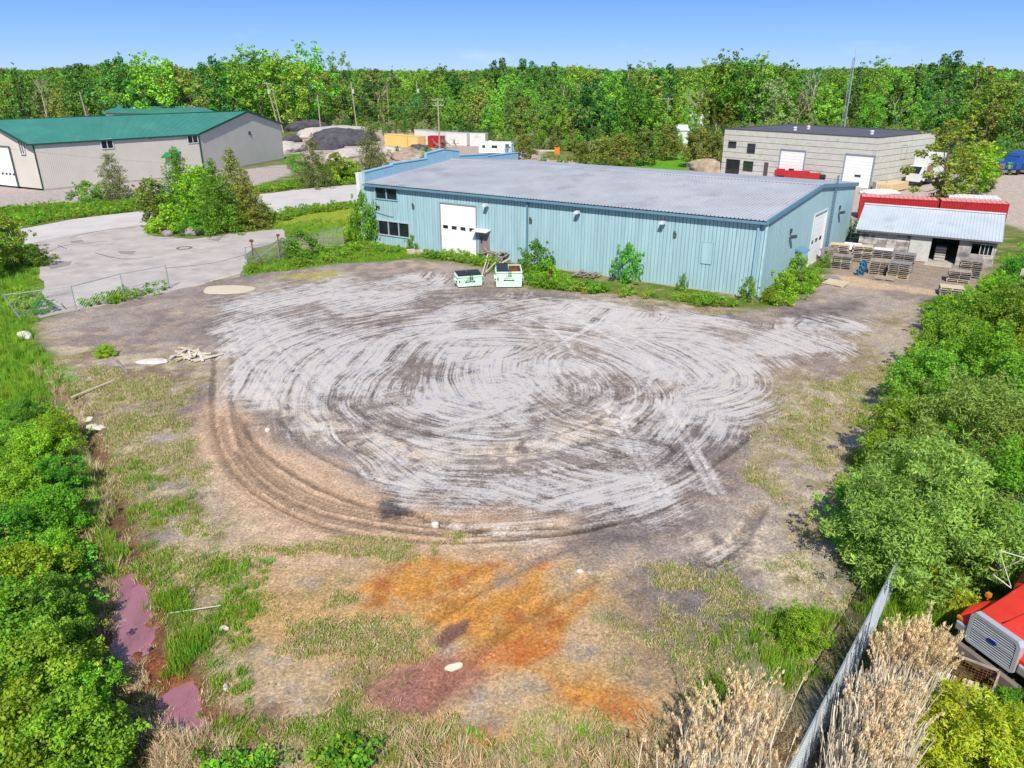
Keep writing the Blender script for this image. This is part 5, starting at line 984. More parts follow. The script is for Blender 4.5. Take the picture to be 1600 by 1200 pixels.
a, z = w2.hit(35, 230); window(w2, gb, a - .5, a + .5, z - .9, z + .9, 2, mat('white_frame', (232, 232, 232), .5), base=-.15)
a1, _ = w2.hit(30, 288); z = w2.hit(10, 229)[1]; roller(w2, gb, a1, a1 + 4.6, z, 'front', -.22, lites=5, m=white_p, jm=mat('jamb_dark', (90, 96, 100), .6), zl=z * .34, z0=.3)
a, z = gf.hit(272, 242); mb = MB(gf); mb.hexa([(a - 1.3, -1.4, z - .3), (a + 1.3, -1.4, z - .3), (a + 1.3, -.06, z + .35), (a - 1.3, -.06, z + .35), (a - 1.3, -1.4, z - .2), (a + 1.3, -1.4, z - .2), (a + 1.3, -.06, z + .5), (a - 1.3, -.06, z + .5)]); mb.build('entrance_awning', mat('green_awning', (36, 140, 84), .6), gb); wall_box(gf, a - .6, a + .4, .3, 2.5, -.02, .06).build('door', mat('door_red', (120, 96, 84), .6), gb)
mb = MB(gf); mb.box(-.02, GLn, -.05, .0, 0, .3); mb.box(GLn - .02, GLn + .06, 0, GWd, 0, .3); mb.build('foundation', MATS['concrete'], gb)
for px, py in ((111, 222.5), (236, 215.5)):
    a, z = gf.hit(px, py); wall_box(gf, a - .12, a + .12, z - .12, z + .12, 0, .2).build('wall_light', rubber, gb)
b_, z = gf.hit(389, 208, a=GLn); wall_box(gf, b_ - .2, b_ + .2, z - .3, z + .3, 0, .25, 'end', GLn).build('wall_light', MATS['floodlight'], gb)
# second green roof peeping over, and the white brick parapet
g2 = thing('green_roofed_wing', 'green roof of a second building showing just over the ridge', 'building', (G(180, 180)[0] * .6, 205, 0)); o_ = Vector(g2.location)
def PZ(px, py, Y):
    r = ray(px, py); t = Y / r[1]; return Vector((r[0] * t, Y, CH + r[2] * t))
Yb = 205.0; mb = MB(); a = PZ(160, 175, Yb); b_ = PZ(185, 164.5, Yb + 9); c_ = PZ(320, 168, Yb + 9); d_ = PZ(345, 178, Yb)
mb.prism([a - o_, b_ - o_, c_ - o_, d_ - o_], (0, 0, -.2)); mb.build('roof', green, g2); mb = MB(); mb.prism([Vector((a.x + .5, a.y + .5, a.z - .1)) - o_, Vector((d_.x - .5, d_.y + .5, d_.z - .1)) - o_, Vector((d_.x - .5, d_.y + .5, 0)) - o_, Vector((a.x + .5, a.y + .5, 0)) - o_], (0, 9, 0)); mb.build('wall', siding, g2)
wb = thing('stepped_gable_building', 'pale stepped brick gable showing behind the green roof', 'building', (PZ(285, 165, 222).x, 222, 0)); o_ = Vector(wb.location); mb = MB()
for k in range(6):
    l, r_ = PZ(258 + 4.2 * k, 170, 222), PZ(315 - 5 * k, 170, 222); zt_ = PZ(280, 171 - 2.2 * k, 222).z; mb.box(l.x - o_.x, r_.x - o_.x, 0 + .03 * k, 3 - .03 * k, 0 if k == 0 else zt_ - .6, zt_)
mb.build('wall', mat('pale_brick', (214, 206, 198), .8, var=.08), wb)
# ---- grey concrete block building
YA, YB, YC = G(1133, 201, 7.36), G(1373, 215, 7.36), G(1464, 206, 7.36)
yf = Frame(YA, YB - YA, YC - YB); YL = (YB - YA).length; YW = (YC - YB).length
gbk = thing('concrete_building', 'flat roofed building of pale grey concrete panels with two white roller doors', 'building', (YA.x, YA.y, 0))
conc = mat('grey_concrete_panel', (208, 206, 196), .9, var=.08, scale=1.2, dirt=(148, 144, 138), dscale=1.6, damt=.45, bump=.15)
hy = lambda x, y, **k: yf.hit(x, y, **k)
D1 = (hy(1216, 270)[0], hy(1254, 272)[0], 0, hy(1237, 234.5)[1]); D2 = (hy(1315, 285)[0], hy(1359, 290)[0], 0, hy(1337, 241.5)[1]); D3 = (hy(1192, 270)[0], hy(1199, 270)[0], 0, hy(1196, 254)[1])
Wn = [(hy(1139, 226)[0], hy(1150, 226)[0], hy(1144, 230)[1], hy(1144, 221.5)[1]), (hy(1168.5, 232)[0], hy(1179.5, 232)[0], hy(1174, 238.5)[1], hy(1174, 225)[1]), (hy(1162, 260)[0], hy(1176, 260)[0], hy(1169, 266.5)[1], hy(1169, 252.5)[1]), (hy(1135, 260)[0], hy(1155, 260)[0], hy(1145, 271)[1], hy(1145, 249.5)[1])]
OPY = [D1, D2, D3] + Wn; cz = [0.02 + 7.3 * k / 8 for k in range(9)]
e_ = edges(OPY, YL, 4.2)
for k in range(8):
    for a0, a1 in zip(e_, e_[1:]):
        for z0, z1 in cut(OPY, a0, a1, cz[k], cz[k + 1]): wall_box(yf, a0 + .004, a1 - .004, z0 + .03, z1 - .03, -.16 if k % 2 else -.15, 0).build('concrete_panel', conc, gbk)
    for b0, b1 in zip(edges([], YW, 4.6), edges([], YW, 4.6)[1:]): wall_box(yf, b0 + .01, b1 - .01, cz[k] + .03, cz[k + 1] - .03, -.16, 0, 'end', YL).build('concrete_panel', conc, gbk)
mb = MB(yf); mb.box(.12, YL - .2, .17, .22, 0, 7.2); mb.box(YL - .24, YL - .19, .2, YW, 0, 7.2); mb.box(0, .16, .2, YW, 0, 7.3); mb.box(0, YL, YW - .1, YW, 0, 7.3); mb.build('joint_backing', mat('joint_dark', (110, 108, 104), .95), gbk)
mb = MB(yf); mb.box(-.05, YL + .05, -.06, .3, 7.3, 7.42); mb.box(-.05, .3, .3, YW, 7.3, 7.42); mb.box(YL - .3, YL + .05, .3, YW, 7.3, 7.42); mb.box(-.05, YL + .05, YW, YW + .3, 7.3, 7.42); mb.build('parapet', mat('parapet_dark', (88, 84, 88), .8), gbk)
mb = MB(yf); mb.box(.3, YL - .3, .3, YW, 7.2, 7.3); mb.build('roof', mat('flat_roof_dark', (92, 92, 102), .9, var=.15, scale=.4), gbk)
for px, py in ((1242, 204), (1362, 210), (1263, 202)):
    g = G(px, py, 7.3); r_ = (g - Vector((YA.x, YA.y, 0))); mb = MB(); mb.tube((0, 0, -.05), (0, 0, .45), .28, n=8); mb.tube((0, 0, .45), (0, 0, .6), .36, .2, n=8); o = mb.build('roof_vent', mat('vent_white', (220, 222, 226), .5), gbk, loc=(r_.x, r_.y, 7.3))
for D in (D1, D2): roller(yf, gbk, D[0], D[1], D[3], 'front', 0, lites=1, rec=.10, zl=D[3] * .36, hl=.16, jm=mat('blue_jamb', (140, 160, 186), .6), sections=10)
wall_box(yf, D3[0], D3[1], .03, D3[3], -.12, -.06).build('door', mat('brown_door', (96, 84, 80), .7), gbk)
for w_ in Wn: window(yf, gbk, *w_, 2 if w_[2] < 1 else 1, mat('dark_frame', (60, 62, 66), .5), gl=mat('green_glass', (44, 66, 52), .1, spec=.9) if w_ is Wn[2] else None, t=.07)
b_, z = yf.hit(1412, 238, a=YL); framebox(yf, b_ - .8, b_ + .8, z - 1, z + 1, .04, 0, .02, 'end', YL).build('wall_hatch', MATS['joint_dark'], gbk)
# ---- shed
SA, SB = G(1339, 357, 2.55), G(1565, 377, 2.55); SR = G(1355, 319, 4.15)
shf = Frame(SA, SB - SA, Vector((-(SB - SA).y, (SB - SA).x, 0))); SL = (SB - SA).length; shb = (SR - SA).dot(shf.v)
sh = thing('shed', 'low stained concrete block shed with a ridged grey metal roof and an open doorway', 'shed', (SA.x, SA.y, 0))
blk = [mat('block_pale', (224, 216, 210), .9, var=.12, scale=1.6, dirt=(112, 104, 104), dscale=.8, damt=.72, bump=.3), mat('block_grey', (196, 188, 184), .9, var=.15, scale=1.6, dirt=(96, 90, 90), dscale=.8, damt=.8, bump=.3)]
sd0, sd1 = shf.hit(1446, 425, b=.35)[0], shf.hit(1481, 432, b=.35)[0]; wn0, wn1_ = shf.hit(1531, 395, b=.35)[0], shf.hit(1562, 398, b=.35)[0]
sz = 2.42; OPS = [(sd0, sd1, 0, 2.25), (wn0, min(wn1_, SL - .5), 1.15, 2.05)]; eS = edges(OPS, SL - .6, .85); bk = R
for k in range(6):
    z0, z1 = sz * k / 6, sz * (k + 1) / 6
    for a0, a1 in zip(eS, eS[1:]):
        for q0, q1 in cut(OPS, a0 + .3, a1 + .3, z0, z1): wall_box(shf, a0 + .3 + .006, a1 + .3 - .006, q0 + .006, q1 - .006, -.2, R.uniform(-.006, .008), 'front', .35).build('block', R.choice(blk), sh)
mb = MB(shf); SD = shb * 2 - .35
mb.box(.3, SL - .3, .56, .58, 0.0, .02); mb.box(.3, .5, .6, SD, 0, sz); mb.prism([(.3, .4, sz), (.3, SD, sz), (.3, shb, 4.05)], (.2, 0, 0)); mb.build('gable_wall', blk[1], sh)
mb = MB(shf); mb.box(SL - .5, SL - .3, .36, SD, 0, sz); mb.prism([(SL - .5, .4, sz), (SL - .5, SD, sz), (SL - .5, shb, 4.05)], (.2, 0, 0)); mb.build('gable_wall', blk[1], sh)
mb = MB(shf); mb.box(.3, SL - .3, SD, SD + .2, 0, sz); mb.build('back_wall', blk[1], sh)
mb = MB(shf); mb.box(sd0 - .2, sd1 + 1.0, .6, SD, .0, .06); mb.build('floor_slab', MATS['concrete'], sh)
shroof = mat('shed_roof', (206, 216, 222), .4, metal=.2, var=.08, scale=.6, dirt=(186, 190, 200), dscale=.5)
nP = 15
for k in range(nP):
    a0, a1 = -.1 + (SL + .2) * k / nP, -.1 + (SL + .2) * (k + 1) / nP
    for s_, t_ in ((-.15, 2.5), (2 * shb + .15, 2.5)):
        mb = MB(shf); w_ = (a1 - a0) / 3
        for j in range(3):
            c0 = a0 + w_ * j; pr = [(c0, 0), (c0 + w_ * .8, 0), (c0 + w_ * .86, .05), (c0 + w_ * .94, .05), (c0 + w_, 0)]
            for (p0, o0), (p1, o1) in zip(pr, pr[1:]): mb.face([(p0, s_, t_ + o0), (p1, s_, t_ + o1), (p1, shb, 4.15 + o1), (p0, shb, 4.15 + o0)])
        mb.build('roof_panel', shroof, sh)
mb = MB(shf); mb.box(-.12, SL + .12, shb - .15, shb + .15, 4.17, 4.25); mb.build('ridge_cap', mat('shed_ridge', (226, 226, 230), .5), sh)
mb = MB(shf); mb.box(-.05, SL + .05, -.12, -.04, 2.36, 2.49); mb.build('fascia', mat('fascia_weathered', (120, 114, 114), .9), sh)
f = framebox(shf, OPS[1][0], OPS[1][1], 1.15, 2.05, .06, -.1, .03, 'front', .35).build('window', mat('frame_white_old', (210, 206, 202), .7), sh)
for k in range(3):
    q0 = OPS[1][0] + (OPS[1][1] - OPS[1][0]) * k / 3; q1 = OPS[1][0] + (OPS[1][1] - OPS[1][0]) * (k + 1) / 3; wall_box(shf, q0 + .03, q1 - .03, 1.15, 2.05, -.14, -.1, 'front', .35).build('pane', glass, f)
    if k: wall_box(shf, q0 - .025, q0 + .025, 1.15, 2.05, -.095, .0, 'front', .35).build('mullion', MATS['frame_white_old'], f)
# sliding door leaf pushed to the left, sill slab
wall_box(shf, sd0 - 1.75, sd0 - .02, .05, 2.3, .04, .10, 'front', .35).build('sliding_door', mat('sliding_door', (206, 204, 200), .8, var=.1, dirt=(150, 146, 142), dscale=1.5, damt=.5), sh)
# ================================================================== OBJECTS
galv = mat('galvanised', (176, 184, 190), .4, metal=.4, var=.1); rusty = mat('rust', (128, 78, 52), .9, var=.35, scale=5, dirt=(80, 50, 40), dscale=4); black_p = mat('black_plastic', (52, 58, 72), .5, var=.1); wood_o = mat('old_timber', (176, 160, 144), .9, var=.25, scale=3, dirt=(120, 108, 98), dscale=2, stretch=(1, 1, 1)); wood_g = mat('grey_timber', (150, 144, 142), .9, var=.25, scale=3); wood_l = mat('pale_timber', (216, 200, 170), .8, var=.15, scale=3)
# ---- chain link fences
def chain(name, label, P, h, posts, spacing=.22, wr=.004, lean=(0, 0), midrail=None, brace=None, rail=True, group=None):
    o0 = Vector((P[0][0], P[0][1], 0)); t = thing(name, label, 'fence', (o0.x, o0.y, 0), group=group); L_ = [Vector((p[0], p[1], 0)) - o0 for p in P]; ln = [Vector((lean[0], lean[1], 0)) if i == 0 else Vector((0, 0, 0)) for i in range(len(L_))]
    for i in posts: mb = MB(); mb.tube(L_[i] + Vector((0, 0, -.1)), L_[i] + ln[i] + Vector((0, 0, h + .06)), .045 if i in (0, len(L_) - 1) else .03, n=7); mb.build('post', galv, t)
    if rail:
        for i in range(len(L_) - 1): mb = MB(); mb.tube(L_[i] + ln[i] + Vector((0, 0, h)), L_[i + 1] + ln[i + 1] + Vector((0, 0, h)), .024, n=6); mb.build('rail', galv, t)
    for (i, z) in (midrail or []): mb = MB(); mb.tube(L_[i] + Vector((0, 0, z)), L_[i + 1] + Vector((0, 0, z)), .02, n=5); mb.build('rail', galv, t)
    for (i, j, za, zb) in (brace or []): mb = MB(); mb.tube(L_[i] + Vector((0, 0, za)), L_[j] + Vector((0, 0, zb)), .02, n=5); mb.build('brace', galv, t)
    mb = MB()
    for i in range(len(L_) - 1):
        a, b_ = L_[i], L_[i + 1]; D = (b_ - a).length; u = (b_ - a) / D; zz = lambda s_: ln[i] * (1 - s_)
        k = -h
        while k < D:
            for sg in (1, -1):
                p = []
                x0, x1 = (k, k + h) if sg > 0 else (k + h, k)
                z0_, z1_ = .04, h
                def clip(x0, z0, x1, z1):
                    d = x1 - x0
                    t0, t1 = sorted(((0 - x0) / d, (D - x0) / d)); t0 = max(0, t0); t1 = min(1, t1)
                    return None if t1 <= t0 + .01 else ((x0 + d * t0, z0 + (z1 - z0) * t0), (x0 + d * t1, z0 + (z1 - z0) * t1))
                c_ = clip(x0, z0_, x1, z1_)
                if c_: (xa, za), (xb, zb) = c_; mb.tube(a + u * xa + zz(xa / D) * (za / h) + Vector((0, 0, za)), a + u * xb + zz(xb / D) * (zb / h) + Vector((0, 0, zb)), wr, n=3, cap=False)
            k += spacing
    if mb.v: tag(mb.build('wire_mesh', galv, t), kind='stuff')
    return t
W = [G(*p) for p in ((34, 500), (120, 486), (194, 455), (265, 450))]
W = [G(34, 500), G(120, 486.5), G(195, 465), G(265, 450.5)]
chain('chain_link_fence', 'sagging chain link fence across the left of the yard with a leaning end post', W, 1.86, [0, 1, 2, 3], .24, .006, lean=(-.75, -.2), midrail=[(2, .75)])
W = [G(387, 418), G(437, 408), G(463, 403), G(506, 390), G(537, 383)]
chain('chain_link_fence', 'weathered chain link gate and fence overgrown by a bush at the right of the gateway', W, 1.8, [0, 1, 2, 3, 4], .24, .006, midrail=[(0, .9)], brace=[(0, 1, .1, 1.7), (4, 3, 1.7, .2)])
# bent post cluster at the gate end
g = G(397, 414); t = thing('gate_post', 'dark rusty braced gate post standing at the end of the right fence', 'post', (g.x, g.y, 0)); mb = MB(); mb.tube((0, 0, 0), (.05, 0, 2.1), .06, n=7); mb.build('post', rusty, t); mb = MB(); mb.tube((.9, .1, 0), (.1, 0, 1.6), .04, n=6); mb.build('brace', rusty, t); mb = MB(); mb.box(-.12, .2, -.1, .1, 2.1, 2.3); mb.build('post_cap', rusty, t)
g = G(438, 404); t = thing('gate_post', 'second dark gate post with a capped top, nearer the bush', 'post', (g.x, g.y, 0)); mb = MB(); mb.tube((0, 0, 0), (0, 0, 2.1), .06, n=7); mb.build('post', rusty, t); mb = MB(); mb.box(-.1, .16, -.1, .1, 2.1, 2.28); mb.build('post_cap', rusty, t)
# galvanised fence at lower right
f0, f1 = G(1425, 832, 1.85), G(1235, 1195, 1.85); dirv = (f1 - f0).normalized(); f2 = f1 + dirv * 3.0; n_ = 6
W = [f0.lerp(f2, k / n_) for k in range(n_ + 1)]; W = [Vector((p.x, p.y, 0)) for p in W]
chain('galvanised_fence', 'leaning galvanised chain link fence running through the dry reeds', W, 1.85, list(range(n_ + 1)), .075, .0045, midrail=[(k, .1) for k in range(n_)])
# ---- dumpsters
mint = mat('mint_paint', (206, 244, 216), .55, var=.06, scale=2, dirt=(150, 110, 88), dscale=2.2, damt=.28, k=.9)
mint_r = mat('mint_paint_rusted', (204, 242, 214), .6, var=.08, scale=2, dirt=(150, 74, 56), dscale=1.4, damt=.42, k=.9)
ink = mat('stencil_ink', (40, 46, 44), .8)
def dumpster(px0, py0, px1, py1, dep, hf, hb, label, lidl, lidr, m, word):
    a, b_ = G(px0, py0), G(px1, py1); wd = (b_ - a).length; rz = math.atan2((b_ - a).y, (b_ - a).x); t = thing('dumpster', label, 'dumpster', ((a.x), (a.y), 0), rz)
    mb = MB(); th = .05   # open box with sloping sides
    mb.hexa([(0, 0, .1), (wd, 0, .1), (wd, th, .1), (0, th, .1), (-.0, 0, hf), (wd, 0, hf), (wd, th, hf), (0, th, hf)]); mb.hexa([(0, dep - th, .1), (wd, dep - th, .1), (wd, dep, .1), (0, dep, .1), (0, dep - th, hb), (wd, dep - th, hb), (wd, dep, hb), (0, dep, hb)])
    for x in (0, wd - th): mb.hexa([(x, th, .1), (x + th, th, .1), (x + th, dep - th, .1), (x, dep - th, .1), (x, th, hf), (x + th, th, hf), (x + th, dep - th, hb), (x, dep - th, hb)])
    mb.box(th, wd - th, th, dep - th, .1, .16); mb.build('body', m, t)
    mb = MB(); mb.box(-.05, wd + .05, -.06, 0, hf - .10, hf); mb.box(-.06, 0, -.0, dep, hf - .12, hf - .02); mb.box(wd, wd + .06, 0, dep, hf - .12, hf - .02); mb.box(-.03, 0, .1, .2, .2, hf - .15); mb.box(wd, wd + .03, .1, .2, .2, hf - .15); mb.build('rim', m, t)
    for x in (-.16, wd): mb = MB(); mb.box(x, x + .16, .25, dep - .25, hf * .42, hf * .42 + .22); o = mb.build('fork_pocket', m, t); mb = MB(); mb.box(x + .03, x + .13, .235, .25, hf * .42 + .04, hf * .42 + .18); mb.build('opening', rubber, o)
    hw = wd / 2
    for k, on in enumerate((lidl, lidr)):
        if not on: continue
        x0 = k * hw + .03; x1 = (k + 1) * hw - .03; mb = MB(); mb.hexa([(x0, .0, hf + .02), (x1, .0, hf + .02), (x1, dep, hb + .02), (x0, dep, hb + .02), (x0, .0, hf + .07), (x1, .0, hf + .07), (x1, dep, hb + .07), (x0, dep, hb + .07)])
        n = 7
        for j in range(n): c = x0 + (x1 - x0) * (j + .5) / n; mb.hexa([(c - .03, .03, hf + .072), (c + .03, .03, hf + .072), (c + .03, dep - .03, hb + .072), (c - .03, dep - .03, hb + .072), (c - .03, .03, hf + .12), (c + .03, .03, hf + .12), (c + .03, dep - .03, hb + .12), (c - .03, dep - .03, hb + .12)])
        mb.build('lid', black_p, t)
    if not lidr: mb = MB(); mb.box(hw + .03, wd - .07, dep - .09, dep - .055, .2, hb - .06); mb.box(wd - .09, wd - .055, .08, dep - .1, .2, hf - .03); mb.box(hw + .03, wd - .1, .055, .08, .2, hf - .03); mb.build('dark_lining', rusty, t)  # dark sheets added on the inner walls to darken the open half
    if not lidr: mb = MB(); mb.box(hw + .05, wd - .06, .06, dep - .06, hf * .55, hf * .6); mb.build('rubbish', mat('dark_rubbish', (86, 56, 48), .95, var=.4, scale=5), t)
    mb = MB(); mb.box(hw - .03, hw + .03, -.09, -.06, hf - .38, hf + .05); mb.box(hw + .12, hw + .18, -.09, -.06, hf - .30, hf + .03); mb.build('latch', rubber, t)
    o = child('stencil', text_mesh(word, .2, .004, ink), t, (hw + .02, -.012, hf * .72), (math.pi / 2, 0, 0))
    mb = MB(); z = hf * .48; mb.box(hw - .30, hw + .30, -.012, -.004, z - .04, z + .04); mb.prism([(hw - .30, -.012, z - .09), (hw - .30, -.012, z + .09), (hw - .46, -.012, z)], (0, .008, 0)); mb.prism([(hw + .30, -.012, z - .09), (hw + .30, -.012, z + .09), (hw + .46, -.012, z)], (0, .008, 0)); mb.build('arrow_mark', ink, t)
    mb = MB(); mb.box(hw - .40, hw + .40, -.012, -.004, hf * .60, hf * .60 + .02); mb.prism([(.18, -.012, hf * .38), (.18, -.012, hf * .72), (.06, -.012, hf * .55)], (0, .008, 0)); mb.build('faded_mark', ink, t)
    return t
dumpster(716, 450.5, 753.5, 447.5, 1.25, .95, 1.05, 'low mint green dumpster with both ribbed black lids shut', 1, 1, mint, 'COR·K')
dumpster(775.5, 450.5, 815, 450, 1.6, 1.35, 1.55, 'taller mint green dumpster, rust along its foot, right lid missing', 1, 0, mint_r, 'CORK')
# ---- timber heap behind the dumpsters
hc = G(775, 410)
def plank(name, label, p0, p1, w_, h_, m, cat='plank', group=None):
    c = (Vector(p0) + Vector(p1)) / 2; mb = MB(); mb.beam(Vector(p0) - c, Vector(p1) - c, w_, h_); o = mb.build(name, m); o.location = c; return tag(o, label, cat, group)
q = random.Random(5)
pal_m = [wood_o, wood_g, wood_l]
def pallet(label, loc, rz, m=None, group=None, tiltx=0):
    global PAL
    return None
def make_pallet(m, label):
    t = thing('pallet', label, 'pallet'); L_, W_ = 1.2, 1.0
    mb = MB()
    for k in range(7): x = -W_ / 2 + (W_ - .1) * k / 6; mb.box(-L_ / 2, L_ / 2, x, x + .1, .118, .140)
    mb.build('deck', m, t)
    sm = None
    for y in (-L_ / 2, -.03, L_ / 2 - .06):
        if sm is None: mb = MB(); mb.box(0, .06, -W_ / 2 + .01, W_ / 2 - .01, .022, .116); sm = mb.mesh('stringer', m)
        child('stringer', sm, t, (y, 0, 0))
    mb = MB()
    for x in (-W_ / 2, -.05, W_ / 2 - .1): mb.box(-L_ / 2, L_ / 2, x, x + .1, 0, .02)
    mb.build('bottom_boards', m, t); return t
PALS = [make_pallet(m, '') for m in pal_m]; used_p = [False] * 3
def put_pallet(k, loc, rot, label, group=None):
    t = PALS[k] if not used_p[k] else copy_tree(PALS[k]); used_p[k] = True; t.location = loc; t.rotation_euler = rot; t.scale = (1.38, 1.25, 1.12); t['label'] = label; t['category'] = 'pallet'
    if group: t['group'] = group
    elif 'group' in t: del t['group']
    return t
def stack(px, py, n, rz, desc_, k=None, jit=.04, base=0.0):
    g = G(px, py)
    for i in range(n):
        lab = '%s pallet in the %s' % ('topmost' if i == n - 1 else (['bottom', 'second lowest', 'third lowest', 'fourth lowest', 'fifth lowest', 'sixth lowest', 'seventh lowest', 'eighth lowest', 'ninth lowest', 'tenth lowest', 'eleventh lowest', 'twelfth lowest', 'thirteenth lowest'][i]), desc_)
        put_pallet(q.choice([0, 1, 1, 2]) if k is None else k, (g.x + q.uniform(-jit, jit), g.y + q.uniform(-jit, jit), base + .16 * i), (q.uniform(-.01, .01), 0, rz + q.uniform(-.07, .07)), lab, 'pallets of the %s' % desc_)
sr = math.atan2((SB - SA).y, (SB - SA).x)
stack(1314, 418, 7, sr, 'stack in front, left of the blue tarpaulin'); stack(1309, 405, 9, sr, 'tall stack nearest the warehouse'); stack(1345, 408, 9, sr + .1, 'tall stack against the shed wall'); stack(1373, 427, 7, sr, 'reddish stack right of the blue tarpaulin', 0)
stack(1377, 410, 7, sr, 'stack with a white board on top'); stack(1403, 433, 8, sr - .05, 'near stack left of the shed doorway'); stack(1409, 424, 10, sr, 'tallest stack left of the shed doorway', 1)
stack(1497, 440, 6, sr, 'stack right of the shed doorway'); stack(1485, 460, 4, sr + .05, 'small front stack right of the doorway'); stack(1513, 432, 9, sr, 'stack under the shed window'); stack(1345, 392, 8, sr, 'stack in the gap beside the shed', 1)
put_pallet(1, G(1296, 437) + Vector((0, 0, .05)), (.05, .08, sr + .5), 'grey pallet lying flat on the ground by the blue corner'); put_pallet(2, G(1305, 445) + Vector((0, 0, .05)), (.12, 0, sr - .3), 'broken pale pallet lying beside the grey one'); put_pallet(0, G(1382, 437) + Vector((0, 0, .02)), (0, 0, sr), 'single flat pallet in front of the reddish stack')
put_pallet(1, G(1288, 410) + Vector((0, 0, .75)), (1.25, 0, sr + 1.2), 'pallet leaning on edge against the blue end wall')
mb = MB(); mb.box(-.75, .75, -.35, .35, 0, .05); o = mb.build('white_board', mat('white_board', (232, 230, 226), .7, var=.05)); g = G(1325, 404); o.location = (g.x, g.y - .5, 1.25); o.rotation_euler = (1.0, 0, sr); tag(o, 'white board propped across the pallet stacks left of the shed', 'board')
mb = MB(); mb.box(-.8, .8, -.5, .5, 0, .06); o = mb.build('white_board', MATS['white_board']); g = G(1377, 410); o.location = (g.x, g.y, 1.20); o.rotation_euler = (0, 0, sr); tag(o, 'pale board lying flat on the middle pallet stack', 'board')
# blue tarpaulin: crumpled standing roll
mb = MB(); N1, N2 = 9, 10; gp = lambda i, j: (-.34 + .68 * i / N1 + .06 * math.sin(j * 1.3), .42 * (1 - j / N2) ** 1.3 - .30 + .07 * math.sin(i * 2.2 + j * .8) + .05 * math.sin(j * 2.6 + i), 1.45 * j / N2)
for i in range(N1):
    for j in range(N2):
        if (i in (0, N1 - 1)) and j > 7: continue
        mb.face([gp(i, j), gp(i + 1, j), gp(i + 1, j + 1), gp(i, j + 1)]); mb.face([tuple(Vector(p) + Vector((0, .05, 0))) for p in (gp(i, j), gp(i + 1, j), gp(i + 1, j + 1), gp(i, j + 1))])
g = G(1344, 431); o = mb.build('tarpaulin', mat('tarp_blue', (64, 124, 166), .6, var=.2, scale=5), None, True); o.location = (g.x, g.y, 0); tag(o, 'crumpled blue tarpaulin standing between two pallet stacks', 'tarpaulin')
# fence panel of planks by the blue corner
g = G(1290, 412); t = thing('plank_barrier', 'rough sloping barrier of upright planks beside the blue end wall', 'barrier', (g.x, g.y, 0), sr + 1.25)
for k in range(11): mb = MB(); mb.box(k * .28, k * .28 + .12, 0, .03, 0, 1.3 + .05 * (k % 3)); mb.build('plank', wood_o, t)
mb = MB(); mb.box(-.1, 3.1, .03, .08, 1.2, 1.32); mb.build('rail', wood_o, t)
# storage rack behind
g = G(1326, 385); t = thing('pipe_rack', 'grey steel rack with rungs standing between the blue wall and the shed', 'rack', (g.x, g.y, 0), sr)
for x in (0, 1.5): mb = MB(); mb.box(x, x + .07, 0, .07, 0, 2.9); mb.build('upright', galv, t)
for k in range(6): mb = MB(); mb.box(.07, 1.5, 0, .06, .4 + .46 * k, .47 + .46 * k); mb.build('shelf_rail', galv, t)
# shed interior goods
g = shf.world((sd0 + .9, 1.6, 0)); t = thing('stacked_bags', 'pale stacked bags seen through the shed doorway', 'bags', (g.x, g.y, .06), sr)
for k in range(5):
    mb = MB(); mb.box(-.5, .4, -.35, .35, k * .26, k * .26 + .23); bevel(mb.build('bag', mat('bag_pale', (190, 182, 176), .9, var=.1), t), .06, 2)
sl = MB(shf); sl.hexa([(sd0 - .3, -.9, 0), (sd1 + .1, -.9, 0), (sd1 + .1, .33, 0), (sd0 - .3, .33, 0), (sd0 - .2, -.85, .06), (sd1, -.85, .06), (sd1, .33, .12), (sd0 - .2, .33, .12)]); o = sl.build('entrance_slab', mat('concrete'[:0] or 'slab_concrete', (186, 176, 164), .9, var=.15, bump=.2)); o.location = (SA.x, SA.y, 0); tag(o, 'concrete slab in front of the open shed doorway', 'slab')
# timber heap
def heap(px, py, n, L_, hh, wd, seed, desc_, mats_, flat=1.0, label=None):
    q = random.Random(seed); g = G(px, py)
    for i in range(n):
        a = q.uniform(0, 3.14); tilt = q.uniform(-.45, .45) * flat; l = L_ * q.uniform(.5, 1.1); c = Vector((g.x + q.uniform(-wd, wd), g.y + q.uniform(-wd, wd) * .7, .08 + hh * q.random() ** 1.3)); d = Vector((math.cos(a) * math.cos(tilt), math.sin(a) * math.cos(tilt), math.sin(tilt))) * l / 2
        if c.z - abs(d.z) < .02: c.z = abs(d.z) + .03
        mm_ = q.choice(mats_); plank('plank', {'old_timber': 'brown ', 'grey_timber': 'grey ', 'pale_timber': 'pale ', 'bleached_board': 'white '}[mm_.name] + desc_, c - d, c + d, q.choice([.1, .14, .2]), q.choice([.03, .04, .08]), mm_, group='planks of the ' + desc_.split(' in the ')[-1])
heap(772, 409, 60, 1.5, 1.0, 1.2, 4, 'weathered plank in the timber heap behind the dumpsters', [wood_o, wood_g, wood_l, wood_o])
for k, (dx, dy, z, r_) in enumerate(((.6, .4, 1.25, .1), (.1, .2, 1.1, -.15), (-.5, .1, .8, .3), (.9, .0, .7, -.2))): put_pallet(k % 2, (G(776, 404).x + dx, G(776, 404).y + dy, z), (.15 * (-1) ** k, .2, r_), ['topmost', 'second', 'tilted lower', 'bottom right'][k] + ' pallet on the timber heap behind the dumpsters')
for k, (p0, p1) in enumerate((((753, 433), (764, 408)), ((757, 432), (768, 410)), ((760, 430), (775, 418)))): a, b_ = G(*p0), G(*p1); plank('beam', ['long', 'middle', 'short'][k] + ' pale timber beam leaning off the heap towards the low dumpster', a + Vector((0, 0, .1 + .1 * k)), b_ + Vector((0, 0, .9 - .2 * k)), .10, .07, [wood_l, wood_o, wood_l][k], 'beam')
